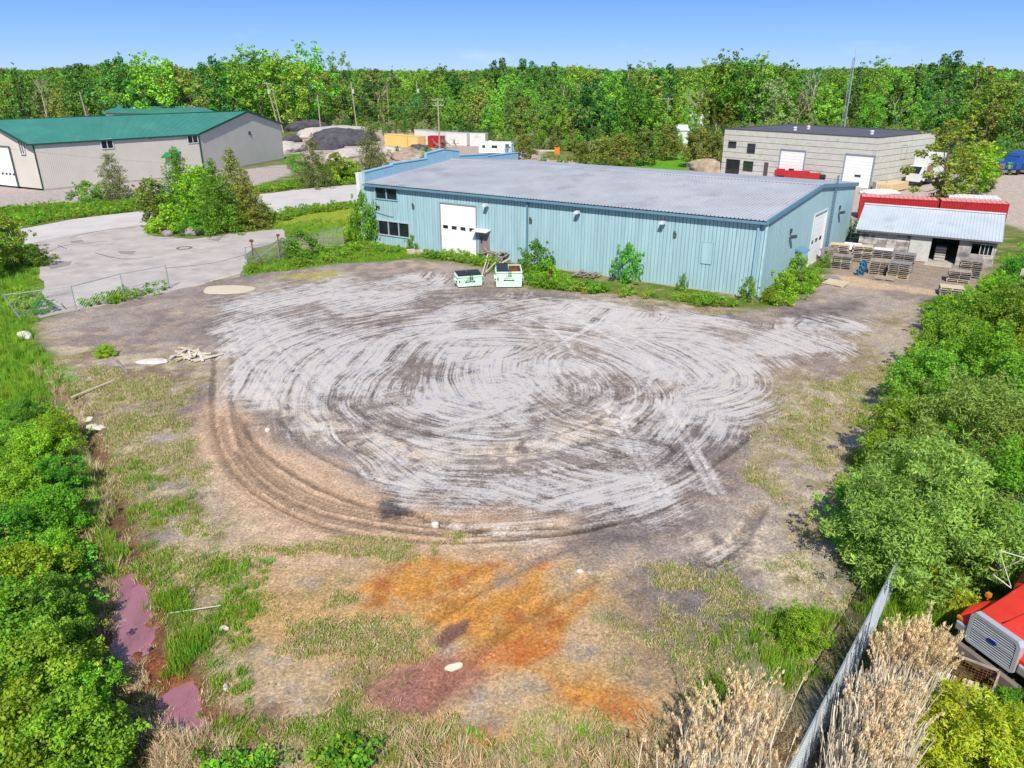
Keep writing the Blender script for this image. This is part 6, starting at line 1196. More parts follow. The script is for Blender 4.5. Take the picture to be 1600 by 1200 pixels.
heap(917, 433, 16, 1.6, .35, .7, 9, 'plank in the small woodpile against the blue wall', [wood_g, wood_o], .3)
heap(310, 556, 18, 2.0, .10, 1.2, 13, 'board in the flat pile left of the wheel tracks', [mat('bleached_board', (226, 216, 204), .8, var=.1), wood_l], .06)
heap(645, 392, 3, .9, .1, .4, 15, 'short board in the rubble heap under the left windows', [wood_l], .1)
a, b_ = G(700, 405), G(731, 409); plank('beam', 'yellowish timber sill lying in front of the white roller door', a + Vector((0, 0, .1)), b_ + Vector((0, 0, .1)), .3, .12, wood_l, 'beam')
a, b_ = G(113, 624), G(180, 597); plank('pole', 'long pale pole lying on the gravel at the left', a + Vector((0, 0, .12)), b_ + Vector((0, 0, .12)), .10, .08, wood_l, 'pole')
a, b_ = G(178, 566), G(200, 584); plank('beam', 'dark pipe propped up on the gravel beside the concrete slab', a + Vector((0, 0, .35)), b_ + Vector((0, 0, .05)), .08, .08, wood_g, 'pipe')
a, b_ = G(330, 441), G(374, 430); plank('beam', 'pale timber threshold lying across the gateway', a + Vector((0, 0, .10)), b_ + Vector((0, 0, .10)), .2, .1, wood_l, 'beam')
a, b_ = G(265, 958, .1), G(345, 946, .2); plank('pipe', 'thin white pipe lying in the grass above the ditch', a, b_, .02, .02, mat('white_pipe', (225, 225, 220), .6), 'pipe')
# flat lumps and stones
def lump(name, label, px, py, sx, sy, sz_, m, cat, seed=1, sub=3, rz=0, dz=0):
    import bmesh
    q_ = random.Random(seed); bm = bmesh.new(); bmesh.ops.create_icosphere(bm, subdivisions=sub, radius=1); o3 = [q_.uniform(0, 9) for _ in range(3)]
    from mathutils import noise as mn
    for v in bm.verts:
        k = 1 + .28 * mn.noise(v.co * 1.3 + Vector(o3)) + .12 * mn.noise(v.co * 4 + Vector(o3)); v.co = Vector((v.co.x * sx * k, v.co.y * sy * k, v.co.z * sz_ * k))
    me = bpy.data.meshes.new(name); bm.to_mesh(me); bm.free(); me.materials.append(m)
    if sub > 2: me.polygons.foreach_set('use_smooth', [True] * len(me.polygons))
    o = bpy.data.objects.new(name, me); C.objects.link(o); g = at(px, py); o.location = (g.x, g.y, g.z + dz + sz_ * .35); o.rotation_euler = (0, 0, rz); return tag(o, label, cat)
boul = mat('boulder', (150, 142, 142), .9, var=.25, scale=3, bump=.6, bscale=9, dirt=(110, 104, 104), dscale=2); pale_s = mat('pale_stone', (222, 212, 200), .9, var=.15, scale=3, bump=.4)
lump('boulder', 'larger grey boulder at the kerb of the road island', 300, 367, 1.15, .8, .6, boul, 'boulder', 1); lump('boulder', 'smaller grey boulder left of the large one', 263, 368, .6, .5, .45, boul, 'boulder', 2)
lump('concrete_slab', 'pale oval concrete slab lying on the gravel', 238, 566, 1.0, .45, .12, pale_s, 'slab', 3, 2); lump('stone', 'pale block of stone on the muddy track arc', 680, 822, .17, .14, .16, pale_s, 'stone', 4, 2); lump('plastic_bag', 'torn white and orange plastic bag on the rust coloured mud', 708, 1042, .30, .12, .12, mat('bag_white', (236, 222, 196), .6, dirt=(220, 170, 90), dscale=4), 'bag', 5, 2, .4)
lump('stone', 'white scrap by the grey gravel right of the ochre patch', 906, 894, .14, .09, .08, pale_s, 'stone', 6, 2); lump('stone', 'small white block at the foot of the brown wheel arcs', 418, 674, .13, .1, .14, pale_s, 'stone', 8, 2); lump('stone', 'white stone near the ditch grass', 350, 984, .16, .12, .10, pale_s, 'stone', 9, 2)
lump('stone', 'pale stone by the pink pool', 353, 1076, .08, .12, .12, pale_s, 'stone', 19, 2); lump('concrete_block', 'broken pale concrete block at the foot of the leaning post', 40, 527, .9, .4, .3, pale_s, 'block', 7, 2, -.7)
lump('rubble_heap', 'low heap of pale rubble under the left windows', 655, 397, 1.2, .6, .35, mat('rubble', (196, 172, 160), .9, var=.35, scale=4, bump=.8), 'rubble', 11, 3)
for k, (px, py) in enumerate(((95, 622), (104, 640), (125, 645), (135, 655), (150, 668), (80, 598), (110, 660))): lump('broken_slab', ['first', 'second', 'third', 'fourth', 'fifth', 'uppermost', 'lowest'][k] + ' pale broken slab strewn along the upper ditch, counted from the left', px, py, R.uniform(.25, .6), R.uniform(.15, .35), .10, pale_s, 'slab', 30 + k, 2, R.uniform(0, 3))
ring = MB(); g = G(288, 388)
for k in range(20):
    a, b_ = k * math.pi / 10, (k + 1) * math.pi / 10; ring.hexa([(math.cos(t_) * r_, math.sin(t_) * r_, z) for z in (0, .012) for (t_, r_) in ((a, .55), (b_, .55), (b_, .75), (a, .75))])
o = ring.build('manhole_ring', mat('iron', (110, 104, 104), .7)); o.location = (g.x, g.y, .036); tag(o, 'round iron manhole ring set in the driveway', 'manhole')
# ---- containers
def container(name, label, loc, rz, L_, m, mroof, W_=2.44, H_=2.6, doors=True, group=None, rib=.28):
    t = thing(name, label, 'container', loc, rz, group); mb = MB()
    n = int(L_ / rib)
    for y, sg in ((0, 1), (W_, -1)):
        mb = MB()
        for k in range(n):
            c0, c1 = .1 + (L_ - .2) * k / n, .1 + (L_ - .2) * (k + 1) / n; w_ = c1 - c0; pr = [(c0, .0), (c0 + w_ * .35, 0), (c0 + w_ * .5, .05), (c0 + w_ * .85, .05), (c1, 0)]
            for (p0, o0), (p1, o1) in zip(pr, pr[1:]): mb.face([(p0, y + o0 * sg, .12), (p1, y + o1 * sg, .12), (p1, y + o1 * sg, H_ - .1), (p0, y + o0 * sg, H_ - .1)])
        mb.build('side_panel', m, t)
    mb = MB(); mb.box(0.02, .06, .1, W_ - .1, .12, H_ - .1); mb.box(.1, L_ - .1, .06, W_ - .06, .1, .14); mb.build('end_wall', m, t)
    mb = MB()
    for x in (0, L_ - .1):
        for y in (-.01, W_ - .09): mb.box(x, x + .1, y, y + .1, 0, H_)
    for y in (-.005, W_ - .055): mb.box(.1, L_ - .1, y, y + .06, H_ - .12, H_ - .002); mb.box(.1, L_ - .1, y, y + .06, 0, .12)
    for x in (0.004, L_ - .096): mb.box(x, x + .09, .09, W_ - .09, H_ - .12, H_ - .002)
    mb.build('frame', m, t)
    mb = MB()
    for k in range(int(L_ / .5)): c = .1 + (L_ - .2) * k / int(L_ / .5); c1 = .1 + (L_ - .2) * (k + 1) / int(L_ / .5); mb.box(c + .002, c1 - .05, .06, W_ - .06, H_ - .06, H_ + .012); mb.box(c1 - .048, c1 - .001, .06, W_ - .06, H_ - .06, H_ - .045)
    mb.build('roof', mroof, t)
    for k in range(2):
        y0, y1 = .1 + k * (W_ - .2) / 2, .1 + (k + 1) * (W_ - .2) / 2 - .01; mb = MB(); mb.box(L_ - .05, L_ - .01, y0, y1, .12, H_ - .12); d = mb.build('door', m, t); mb = MB(); mb.tube((L_ + .02, y0 + .35, .1), (L_ + .02, y0 + .35, H_ - .1), .02, n=5); mb.tube((L_ + .02, y1 - .3, .1), (L_ + .02, y1 - .3, H_ - .1), .02, n=5); mb.build('lock_bar', galv, d)
    return t
red = mat('container_red', (186, 38, 44), .6, var=.12, scale=1, dirt=(150, 30, 34), dscale=.8); redr = mat('container_roof_faded', (226, 150, 146), .8, var=.1)
ra = G(1346, 307, 2.6); rb_ = G(1578, 319, 2.6); rd = (rb_ - ra).normalized(); rz = math.atan2(rd.y, rd.x)
c1_ = container('shipping_container', 'red corrugated shipping container behind the left half of the shed roof', (ra.x, ra.y, 0), rz, 8.2, red, redr); p2_ = ra + rd * 8.4; container('shipping_container', 'second red corrugated container, its end past the right end of the shed roof', (p2_.x, p2_.y, 0), rz, (rb_ - p2_).length, red, redr)
mb = MB()
for k in range(9): mb.box(.9 + .34 * k, 1.14 + .34 * k, -.015, -.007, 1.55 - .25 * (k % 2), 1.9)
mb.build('faded_lettering', mat('blue_ink', (60, 40, 130), .7), c1_)
p3_ = ra + rd * 9.5 + Vector((-rd.y, rd.x, 0)) * 3.0; container('white_trailer', 'white box trailer roof just behind the right red container', (p3_.x, p3_.y, 0), rz, 5.3, mat('trailer_white', (232, 232, 230), .5, var=.04), mat('trailer_roof', (236, 236, 234), .5), H_=2.75)
yel = mat('container_yellow', (240, 204, 124), .6, var=.06, scale=.8, dirt=(222, 180, 104), dscale=.8); yelr = mat('container_yellow_roof', (238, 204, 130), .6)
ya, yb = G(600, 208.5, 2.7), G(663, 213.5, 2.7); yd = (yb - ya).normalized(); yr = math.atan2(yd.y, yd.x); yl_ = (yb - ya).length
container('yellow_container', 'faded yellow container beyond the gravel heaps, left one', (ya.x, ya.y, 0), yr, yl_ * .58, yel, yelr); p_ = ya + yd * (yl_ * .60); container('yellow_container', 'shorter faded yellow container, right one beside the red end', (p_.x, p_.y, 0), yr, yl_ * .24, yel, yelr)
p_ = G(668, 212, 2.7); container('red_container', 'small bright red container end beside the yellow ones', (p_.x, p_.y, 0), yr + .5, 3.4, red, red)
wht = mat('container_white', (228, 228, 226), .6, var=.05, dirt=(190, 186, 180), dscale=.7); whr = mat('container_white_roof', (160, 160, 150), .8, var=.1)
for k, (x0, y0, x1, y1, lab) in enumerate(((647, 202, 690, 206.5, 'white container behind the yellow ones'), (698, 206.5, 729, 208, 'white container in the middle beside the utility pole'), (734, 208, 758, 208.5, 'small white trailer box with a blue panel, rightmost'))):
    a, b_ = G(x0, y0, 2.9), G(x1, y1, 2.9); d_ = b_ - a; container('white_container', lab, (a.x, a.y, 0), math.atan2(d_.y, d_.x), d_.length, wht, whr, H_=2.9)
# camper
ca, cb_ = G(746, 244), G(800, 244.5); ca = G(748, 243); t = thing('camper_trailer', 'white camper trailer with dark windows beyond the warehouse roof', 'camper', (ca.x, ca.y, 0), math.atan2(-1.2, 7))
camw = mat('camper_white', (238, 238, 236), .45, var=.03); mb = MB(); prof = [(0, .6), (.2, .5), (7.0, .5), (7.1, 1.0), (7.1, 2.5), (6.8, 2.75), (.9, 2.75), (.1, 2.1), (0, 1.2)]; mb.prism([(x, 0, z) for x, z in prof], (0, 2.4, 0)); bevel(mb.build('body', camw, t), .06)
for x0, x1, z0, z1 in ((.8, 1.4, 1.55, 2.1), (2.8, 4.0, 1.55, 2.1)): mb = MB(); mb.box(x0, x1, -.02, .0, z0, z1); mb.build('window', glass, t)
mb = MB(); mb.box(5.7, 6.5, -.02, 0, .7, 2.4); mb.build('door', mat('camper_door', (70, 84, 104), .5), t); mb = MB(); mb.box(2.0, 2.7, .8, 1.6, 2.75, 2.95); mb.build('roof_vent', camw, t)
for x in (3.2, 4.0):
    for y in (.1, 2.1): mb = MB(); mb.tube((x, y, .36), (x, y + .2, .36), .34, n=14); mb.build('wheel', rubber, t)
# blue steel frames by the camper
for k in range(3):
    g = G(786 + 5 * k, 250 - 1.5 * k); t = thing('steel_trestle', ['left', 'middle', 'right'][k] + ' of three tangled pale blue steel frames beside the camper', 'frame', (g.x, g.y, 0), .3 * k, 'blue steel frames by the camper')
    for x in (0, .9): mb = MB(); mb.tube((x, 0, 0), (x + .3, .2, 2.2), .06, n=5); mb.build('leg', blued, t); mb = MB(); mb.tube((x, 1.0, 0), (x + .3, .4, 2.2), .06, n=5); mb.build('leg', blued, t)
    mb = MB(); mb.tube((0, 0, 1.1), (.9, .9, 1.3), .05, n=5); mb.tube((.3, .2, 2.2), (1.2, .4, 2.2), .05, n=5); mb.build('cross_bar', blued, t)
g = G(866, 246); t = thing('orange_sign_post', 'orange painted barrier board standing by the cedar row', 'barrier', (g.x, g.y, 0)); mb = MB(); mb.box(-3, 0, 0, .1, 1.2, 1.5); mb.build('board', wood_l, t); mb = MB(); mb.box(0, 1.1, -.05, .1, .6, 2.0); mb.build('panel', mat('orange_panel', (234, 130, 40), .6), t); mb = MB(); mb.box(-2.9, -2.8, .02, .1, 0, 1.2); mb.box(.5, .6, .1, .16, 0, .7); mb.build('leg', wood_o, t)
# scrap and machinery beside the pole
q = random.Random(31); g = G(697, 232); t = thing('scrap_pile', 'tangle of rusty scrap and frames at the foot of the utility pole', 'scrap', (g.x, g.y, 0))
for k in range(26): a = Vector((q.uniform(-2.6, 2.6), q.uniform(-1, 1), q.uniform(.1, 1.0))); mb = MB(); mb.beam(a, a + Vector((q.uniform(-1.4, 1.4), q.uniform(-.8, .8), q.uniform(-.1, 1.6))), .12, .1); mb.build('scrap_bar', q.choice([rusty, galv, wood_o, rubber]), t)
# ---- gravel heaps
blk_g = mat('black_gravel', (84, 82, 88), .95, var=.4, scale=1.2, bump=1, bscale=2.5); gry_g = mat('grey_gravel', (196, 186, 176), .95, var=.2, scale=1.5, bump=.6, bscale=5); brn_g = mat('brown_soil', (176, 156, 136), .95, var=.35, scale=1.0, bump=.9, bscale=3)
for k, (px, py, sx, sy, sz_, m, lab) in enumerate(((530, 226, 7.5, 4.5, 3.4, blk_g, 'tall black gravel heap between the pines'), (556, 221, 6.0, 4, 2.8, blk_g, 'second black gravel heap, sloping right'), (482, 204, 7, 4, 3.0, blk_g, 'distant black heap beside the green roofed gable'), (512, 233, 3.5, 2.5, 2.4, blk_g, 'small black heap at the left foot of the tall one'), (456, 222, 3, 2, 1.6, blk_g, 'small dark heap at the gable corner'),
                                                    (520, 212, 14, 5, 2.4, gry_g, 'long pale gravel bank behind the black heaps'), (545, 244, 7, 3, 1.6, gry_g, 'pale gravel mound in front of the black heaps'), (455, 236, 6, 3, 1.8, gry_g, 'pale mound against the green roofed gable'), (640, 246, 7, 3.5, 1.5, brn_g, 'brown soil mound left of the parapet'), (655, 236, 4, 2, 1.5, blk_g, 'dark heap behind the brown mound'), (590, 248, 6, 3, 1.0, brn_g, 'low brown mound under the open pine'), (1105, 266, 5, 3, 2.0, brn_g, 'brown soil heap at the corner of the concrete building'), (612, 240, 4, 2, 1.3, gry_g, 'grey rubble heap in front of the yellow container'), (855, 262, 9, 2.5, 1.2, brn_g, 'low brown bank behind the warehouse roof'), (668, 226, 2.4, 1.6, 1.2, gry_g, 'small pale heap by the red container'))):
    lump('gravel_heap' if m is not brn_g else 'soil_heap', lab, px, py, sx, sy, sz_, m, 'heap', 60 + k, 4, .2 * k, -sz_ * .3)
# ---- lattice tower
g = G(1312, 233); g = Vector((66.5, 160.0, 0)); px_b = 1312; r_ = ray(1311, 240); Yt = 150.0; tw_ = r_[0] / r_[1] * Yt; t = thing('lattice_tower', 'slim galvanised lattice mast rising above the concrete building', 'tower', (tw_, Yt, 0)); zt = CH + ray(1325, 90)[2] / ray(1325, 90)[1] * Yt
lg = [Vector((.55 * math.cos(a), .55 * math.sin(a), 0)) for a in (0.5, 2.6, 4.7)]; N_ = 26
def tp(k, i): f = 1 - .62 * i / N_; return lg[k] * f + Vector((0, 0, zt * i / N_))
for k in range(3): mb = MB(); mb.path([tp(k, 0), tp(k, N_ // 2), tp(k, N_)], .06, 5); mb.build('leg', galv, t)
mb = MB()
for i in range(N_):
    for k in range(3): mb.tube(tp(k, i), tp((k + 1) % 3, i + 1), .028, n=3, cap=False); mb.tube(tp(k, i), tp((k + 1) % 3, i), .028, n=3, cap=False)
mb.build('lattice_bracing', galv, t); mb = MB(); mb.tube((0, 0, zt - .5), (0, 0, zt + 1.6), .03, n=5); mb.tube((0, 0, zt - .3), (.5, 0, zt + .4), .02, n=4); mb.build('antenna', galv, t)
# ---- utility poles and wires
pole_m = mat('pole_wood', (176, 164, 150), .9, var=.15, scale=3)
PT = {}
def pole(key, pxb, pyb, ytop, label, Y=None, arms=1, trans=False, lean=0):
    g = G(pxb, pyb) if Y is None else Vector((ray(pxb, pyb)[0] / ray(pxb, pyb)[1] * Y, Y, 0)); h = CH + ray(pxb + lean, ytop)[2] / ray(pxb, ytop)[1] * g.y
    t = thing('utility_pole', label, 'utility pole', (g.x, g.y, 0)); lx = lean / FOC * g.y; mb = MB(); mb.tube((0, 0, -.2), (lx, 0, h), .19, .13, n=8); mb.build('pole', pole_m, t)
    for k in range(arms): mb = MB(); z = h - .5 - 1.1 * k; mb.box(lx * z / h - 1.2, lx * z / h + 1.2, -.07, .07, z, z + .14); a = mb.build('crossarm', pole_m, t); mb = MB(); [mb.tube((lx + x, 0, z + .14), (lx + x, 0, z + .36), .05, n=5) for x in (-1.1, -.5, .5, 1.1)]; mb.build('insulator', mat('insulator', (210, 214, 220), .4), a)
    if trans: mb = MB(); mb.tube((lx + .4, -.1, h - 3.2), (lx + .4, -.1, h - 2.0), .33, n=10); mb.build('transformer', mat('transformer_grey', (200, 204, 208), .5), t)
    PT[key] = Vector((g.x + lx, g.y, h - .3)); return t
pole('a', 436, 190, 128, 'leaning pair pole left of the wood edge', Y=225, lean=-12, trans=True); pole('a2', 441, 190, 132, 'second thinner pole leaning beside the first', Y=226, lean=-10, arms=0); pole('b', 557, 186, 127, 'tall pole with a transformer at the wood edge', Y=225, trans=True, arms=0, lean=-4); pole('c', 499, 180, 148, 'short grey pole in front of the trees', Y=220, arms=0); pole('d', 607, 178, 134, 'slim pale pole among the trees, third from left', Y=260, arms=0); pole('e', 653, 176, 128, 'pale pole with a hanging box among the trees', Y=255, trans=True, arms=0)
pole('f', 687, 234, 153, 'nearest utility pole with crossarms beside the white containers', Y=172, arms=2, trans=False); pole('g', 789, 165, 130, 'pale pole standing above the trees at centre left', Y=300, arms=0); pole('h', 815, 160, 124, 'thin pole right of the centre left one', Y=320, arms=0); pole('i', 906, 150, 122, 'small distant pole above the woodland', Y=330, arms=0); pole('j', 1042, 185, 152, 'pole with a crossarm beside the grey block building trees', Y=200, trans=True); pole('k', 137, 178, 144, 'leaning pole above the green roof', Y=200, lean=-5, arms=0); pole('l', 313, 165, 138, 'pole right of the stepped gable', Y=245)
# ladder like rusty pole trio near trees
def wire(a, b_, sag, label, r_=.025, n=10, off=(0, 0, 0)):
    a, b_ = a + Vector(off), b_ + Vector(off); t = thing('overhead_wire', label, 'wire', tuple(a)); mb = MB(); P = []
    for k in range(n + 1): f = k / n; p = (b_ - a) * f; p.z -= sag * 4 * f * (1 - f); P.append(p)
    mb.path(P, r_, 3); mb.build('cable', mat('wire_grey', (150, 150, 150), .5), t)
L0 = Vector((-150, 200, 11)); wire(PT['f'], PT['a'], 1.5, 'upper wire from the near pole towards the leaning pair pole', off=(0, 0, 0)); wire(PT['f'], PT['a'], 2.2, 'lower wire from the near pole towards the leaning pair pole', off=(0, 0, -1.1)); wire(PT['a'], PT['l'], 1.2, 'wire between the leaning pole and the gable pole'); wire(PT['l'], PT['k'], 1.2, 'wire passing above the green roof'); wire(PT['a'], PT['b'], 1.0, 'wire along the wood edge behind the heaps'); wire(PT['b'], PT['e'], 1.0, 'wire between the transformer pole and the boxed pole'); wire(PT['f'], PT['j'], 2.5, 'long wire from the near pole towards the cedar row')
pa, pb_ = PZ(-40, 226, 96), PZ(500, 262, 125); wire(pa, pb_, .8, 'thin service wire crossing in front of the green roofed building', .018)
# ---- vehicles in the distance
def car(label, px, py, rz, m, L_=4.6, Y=None):
    g = G(px, py); t = thing('parked_car', label, 'car', (g.x, g.y, 0), rz); mb = MB(); low = [(-L_ / 2, .35), (L_ / 2, .35), (L_ / 2, .75), (L_ / 2 - .2, .95), (1.0, 1.0), (.4, 1.45), (-1.2, 1.48), (-1.9, 1.02), (-L_ / 2, .95)]; mb.prism([(x, -.88, z) for x, z in low], (0, 1.76, 0)); bevel(mb.build('body', m, t), .08)
    mb = MB(); mb.prism([(.95, -.9, 1.02), (.38, -.9, 1.4), (-1.15, -.9, 1.42), (-1.75, -.9, 1.04)], (0, 1.8, 0)); mb.build('window', glass, t)
    for x in (-1.4, 1.4):
        for y in (-.92, .72): mb = MB(); mb.tube((x, y, .33), (x, y + .2, .33), .33, n=14); mb.build('wheel', rubber, t)
car('dark car parked in front of the concrete building, roof just showing', 1236, 280, .1, mat('car_dark', (40, 42, 48), .25), 4.6)
car('black pickup parked in front of the right roller door', 1290, 287, -.4, mat('car_black', (34, 36, 40), .25), 5.2)
for k, (px, py, z0) in enumerate(((1236, 283, 1.2), (1252, 286, 1.3))):
    g = G(px, py); t = thing('red_trailer', ['left', 'right'][k] + ' red tipping trailer edge showing above the warehouse roof', 'trailer', (g.x, g.y, 0), -.45); mb = MB(); mb.box(-2.6, 2.6, -1.1, -1.0, .9, 1.75); mb.box(-2.6, 2.6, 1.0, 1.1, .9, 1.75); mb.box(2.5, 2.6, -1, 1, .9, 1.75); mb.box(-2.6, 2.5, -1, 1, .9, 1.0); mb.build('bed', red, t)
    for x in (-1, 1): mb = MB(); mb.tube((x, -1.0, .5), (x, 1.0, .5), .48, n=14); mb.build('wheel', rubber, t)
# highway tractors at the far lot
btr = mat('tractor_blue', (40, 84, 150), .35, var=.1); chrome = mat('chrome', (206, 210, 216), .25, metal=.7)
def tractor(label, px, py, rz, m):
    g = G(px, py); t = thing('truck_tractor', label, 'truck', (g.x, g.y, 0), rz)
    mb = MB(); mb.prism([(-.2, -1.1, .9), (2.0, -1.1, .9), (2.0, -1.1, 1.9), (1.9, -1.1, 2.05), (.2, -1.1, 2.15), (-.2, -1.1, 2.9), (-.2, -1.1, 3.0)], (0, 2.2, 0)); bevel(mb.build('hood', m, t), .07)
    mb = MB(); mb.prism([(-2.6, -1.2, .9), (-.2, -1.2, .9), (-.2, -1.2, 2.2), (-.7, -1.2, 3.0), (-1.1, -1.2, 3.4), (-2.6, -1.2, 3.7)], (0, 2.4, 0)); bevel(mb.build('cab', m, t), .07)
    mb = MB(); mb.prism([(-.18, -1.0, 2.25), (-.68, -1.0, 2.98), (-.72, -1.0, 2.96), (-.24, -1.0, 2.22)], (0, 2.0, 0)); mb.build('windshield', glass, t); mb = MB(); mb.box(2.0, 2.06, -.5, .5, 1.0, 1.9); mb.build('grille', chrome, t); mb = MB(); mb.box(2.05, 2.25, -1.15, 1.15, .45, .85); mb.build('bumper', chrome, t)
    mb = MB(); mb.box(-6.0, -2.6, -.45, .45, .7, .95); mb.build('chassis', rubber, t)
    for x in (1.1, -4.0, -5.2):
        for y in (-1.15, .85): mb = MB(); mb.tube((x, y, .5), (x, y + .3, .5), .5, n=16); mb.build('wheel', rubber, t)
for k, (px, py, lab) in enumerate(((1574, 272, 'first blue truck tractor at the left end of the row on the gravel lot'), (1584, 272, 'second blue truck tractor in the row on the gravel lot'), (1594, 271, 'third blue truck tractor cut by the right edge'))): tractor(lab, px, py, 3.6 + .1 * k, btr)
g = G(1571, 268); container('green_bin', 'low green steel bin left of the blue truck tractors', (g.x - 1, g.y + 1, 0), .2, 3.0, mat('bin_green', (90, 150, 100), .6), mat('bin_green', (90, 150, 100), .6), H_=1.8)
# white truck box and ladder frame by the end wall of the concrete building
g = yf.world((YL + 1.3, YW * .52, 0)); rzy = math.atan2(yf.v.y, yf.v.x); t = thing('white_box_truck', 'tall white truck body parked against the concrete building, half hidden by the open tree', 'truck', (g.x, g.y, 0), rzy)
mb = MB(); mb.box(0, 5.6, -2.3, 0, 1.0, 4.6); bevel(mb.build('cargo_box', MATS['trailer_white'], t), .05); mb = MB(); mb.prism([(-1.9, -2.2, .7), (-.05, -2.2, .7), (-.05, -2.2, 3.0), (-1.2, -2.2, 3.0), (-1.9, -2.2, 1.9)], (0, 2.1, 0)); bevel(mb.build('cab', MATS['trailer_white'], t), .06); mb = MB(); mb.prism([(-1.92, -2.0, 1.95), (-1.28, -2.0, 2.9), (-1.24, -2.0, 2.88), (-1.86, -2.0, 1.93)], (0, 1.7, 0)); mb.build('windshield', glass, t)
for x in (-1.2, 4.4):
    for y in (-2.3, -.35): mb = MB(); mb.tube((x, y, .48), (x, y + .3, .48), .48, n=14); mb.build('wheel', rubber, t)
mb = MB(); mb.box(0, 5.6, -2.2, -.1, .7, 1.0); mb.build('chassis', rubber, t)
mb = MB(); mb.box(-.1, 1.8, -2.305, -2.301, 2.2, 3.1); mb.build('faded_panel', mat('rusty_panel', (176, 120, 96), .7), t)
g = yf.world((YL - .5, -3.5, 0))
for k, (dx, lab) in enumerate(((0, 'white sheeted load on the ground beyond the red container'), )):
    lump('sheeted_load', lab, 1375, 303, 3.0, .9, .5, mat('sheet_white', (232, 232, 230), .6, var=.1), 'load', 90, 3)
g = G(1392, 303); t = thing('timber_stack', 'yellow stack of new timber beyond the red container', 'timber', (g.x, g.y, 0), .75)
for k in range(5): mb = MB(); mb.box(0, 6.0, k * .42, k * .42 + .38, .2, 1.2); mb.build('board_bundle', mat('new_timber', (226, 198, 150), .8, var=.1), t)
g = G(1374, 297); mb = MB(); mb.box(-.9, .9, -.6, .6, 0, 1.2); o = bevel(mb.build('wooden_crate', wood_l), .03); o.location = (g.x, g.y, 0); tag(o, 'wooden crate at the corner of the concrete building', 'crate')
# ---- red truck in the foreground
FC = Vector((13.39, 16.25, 0)); tr = thing('red_truck', 'faded red conventional truck with a wide chrome grille parked in the weeds', 'truck', tuple(FC + Vector((.12, .28, 0))), math.radians(-68.7)); tr.scale = (1.07,) * 3
tred = mat('truck_red', (224, 60, 44), .42, var=.10, scale=1.5, dirt=(232, 120, 96), dscale=1.6, damt=.35, bump=.04, bscale=6); trim = mat('truck_chrome', (206, 212, 218), .3, metal=.35, var=.06); dark = mat('grille_dark', (8, 9, 12), .8)
def shell(sections, name, m, par, smooth=True):
    mb = MB()
    for a, b_ in zip(sections, sections[1:]):
        n = len(a)
        for k in range(n): mb.face([a[k], a[(k + 1) % n], b_[(k + 1) % n], b_[k]])
    mb.face(sections[0]); mb.face(sections[-1]); me = mb.mesh(name, m)
    import bmesh
    bm = bmesh.new(); bm.from_mesh(me); bmesh.ops.remove_doubles(bm, verts=bm.verts, dist=.0005); bmesh.ops.recalc_face_normals(bm, faces=bm.faces); bm.to_mesh(me); bm.free()
    o = child(name, me, par); 
    if smooth: me.polygons.foreach_set('use_smooth', [True] * len(me.polygons)); m_ = o.modifiers.new('bevel', 'BEVEL'); m_.width = .03; m_.segments = 3; m_.limit_method = 'ANGLE'; m_.angle_limit = math.radians(25); w_ = o.modifiers.new('wn', 'WEIGHTED_NORMAL')
    return o
def hs(y, hw, zt_, zb, cr=.10): return [(-hw, y, zb), (-hw, y, zt_ - cr), (-hw * .93, y, zt_ - cr * .35), (-hw * .6, y, zt_), (0, y, zt_ + .03), (hw * .6, y, zt_), (hw * .93, y, zt_ - cr * .35), (hw, y, zt_ - cr), (hw, y, zb)]
shell([hs(.10, .66, 1.72, .85), hs(.5, .70, 1.76, .85), hs(1.2, .78, 1.84, .85), hs(1.95, .88, 1.94, .85)], 'hood', tred, tr)
# fenders, rounded over the wheels
def fender(sg):
    S = []
    for y, zt_, x1 in ((.02, 1.18, 1.08), (.12, 1.30, 1.14), (.5, 1.42, 1.20), (1.0, 1.42, 1.20), (1.45, 1.34, 1.20), (1.75, 1.18, 1.16)):
        zb = .78 if y < .3 or y > 1.5 else 1.12; xi = .64 + .06 * y; S.append([(sg * xi, y, zb), (sg * xi, y, zt_ + .03), (sg * (xi + x1) / 2, y, zt_ + .02), (sg * (x1 - .06), y, zt_ - .06), (sg * x1, y, zt_ - .18), (sg * x1, y, zb)])
    return shell(S, 'fender', tred, tr)
for sg in (-1, 1):
    f = fender(sg); mb = MB(); mb.box(min(sg * .74, sg * 1.06), max(sg * .74, sg * 1.06), -.03, .03, .84, 1.10); h_ = bevel(mb.build('headlight', trim, tr), .02)
    mb = MB(); mb.box(min(sg * .78, sg * 1.02), max(sg * .78, sg * 1.02), -.045, -.02, .88, 1.06); mb.build('lens', mat('lamp_glass', (150, 160, 150), .1, spec=.9), h_); mb = MB(); mb.box(min(sg * .92, sg * 1.1), max(sg * .92, sg * 1.1), .0, .08, 1.15, 1.22); mb.build('indicator', mat('amber', (230, 130, 40), .4), tr)
    for y, r_, wd in ((.95, .50, .28), (5.2, .52, .5)):
        w_ = thing('wheel', None, None); w_.parent = tr; w_.location = (sg * (1.0 if y < 2 else .95), y, r_); mb = MB(); mb.tube((-wd / 2, 0, 0), (wd / 2, 0, 0), r_, n=24); bevel(mb.build('tyre', rubber, w_), .05); mb = MB(); mb.tube((-wd / 2 - .015, 0, 0), (wd / 2 + .015, 0, 0), .28, n=16); mb.build('rim', mat('rim_white', (200, 196, 190), .6), w_)
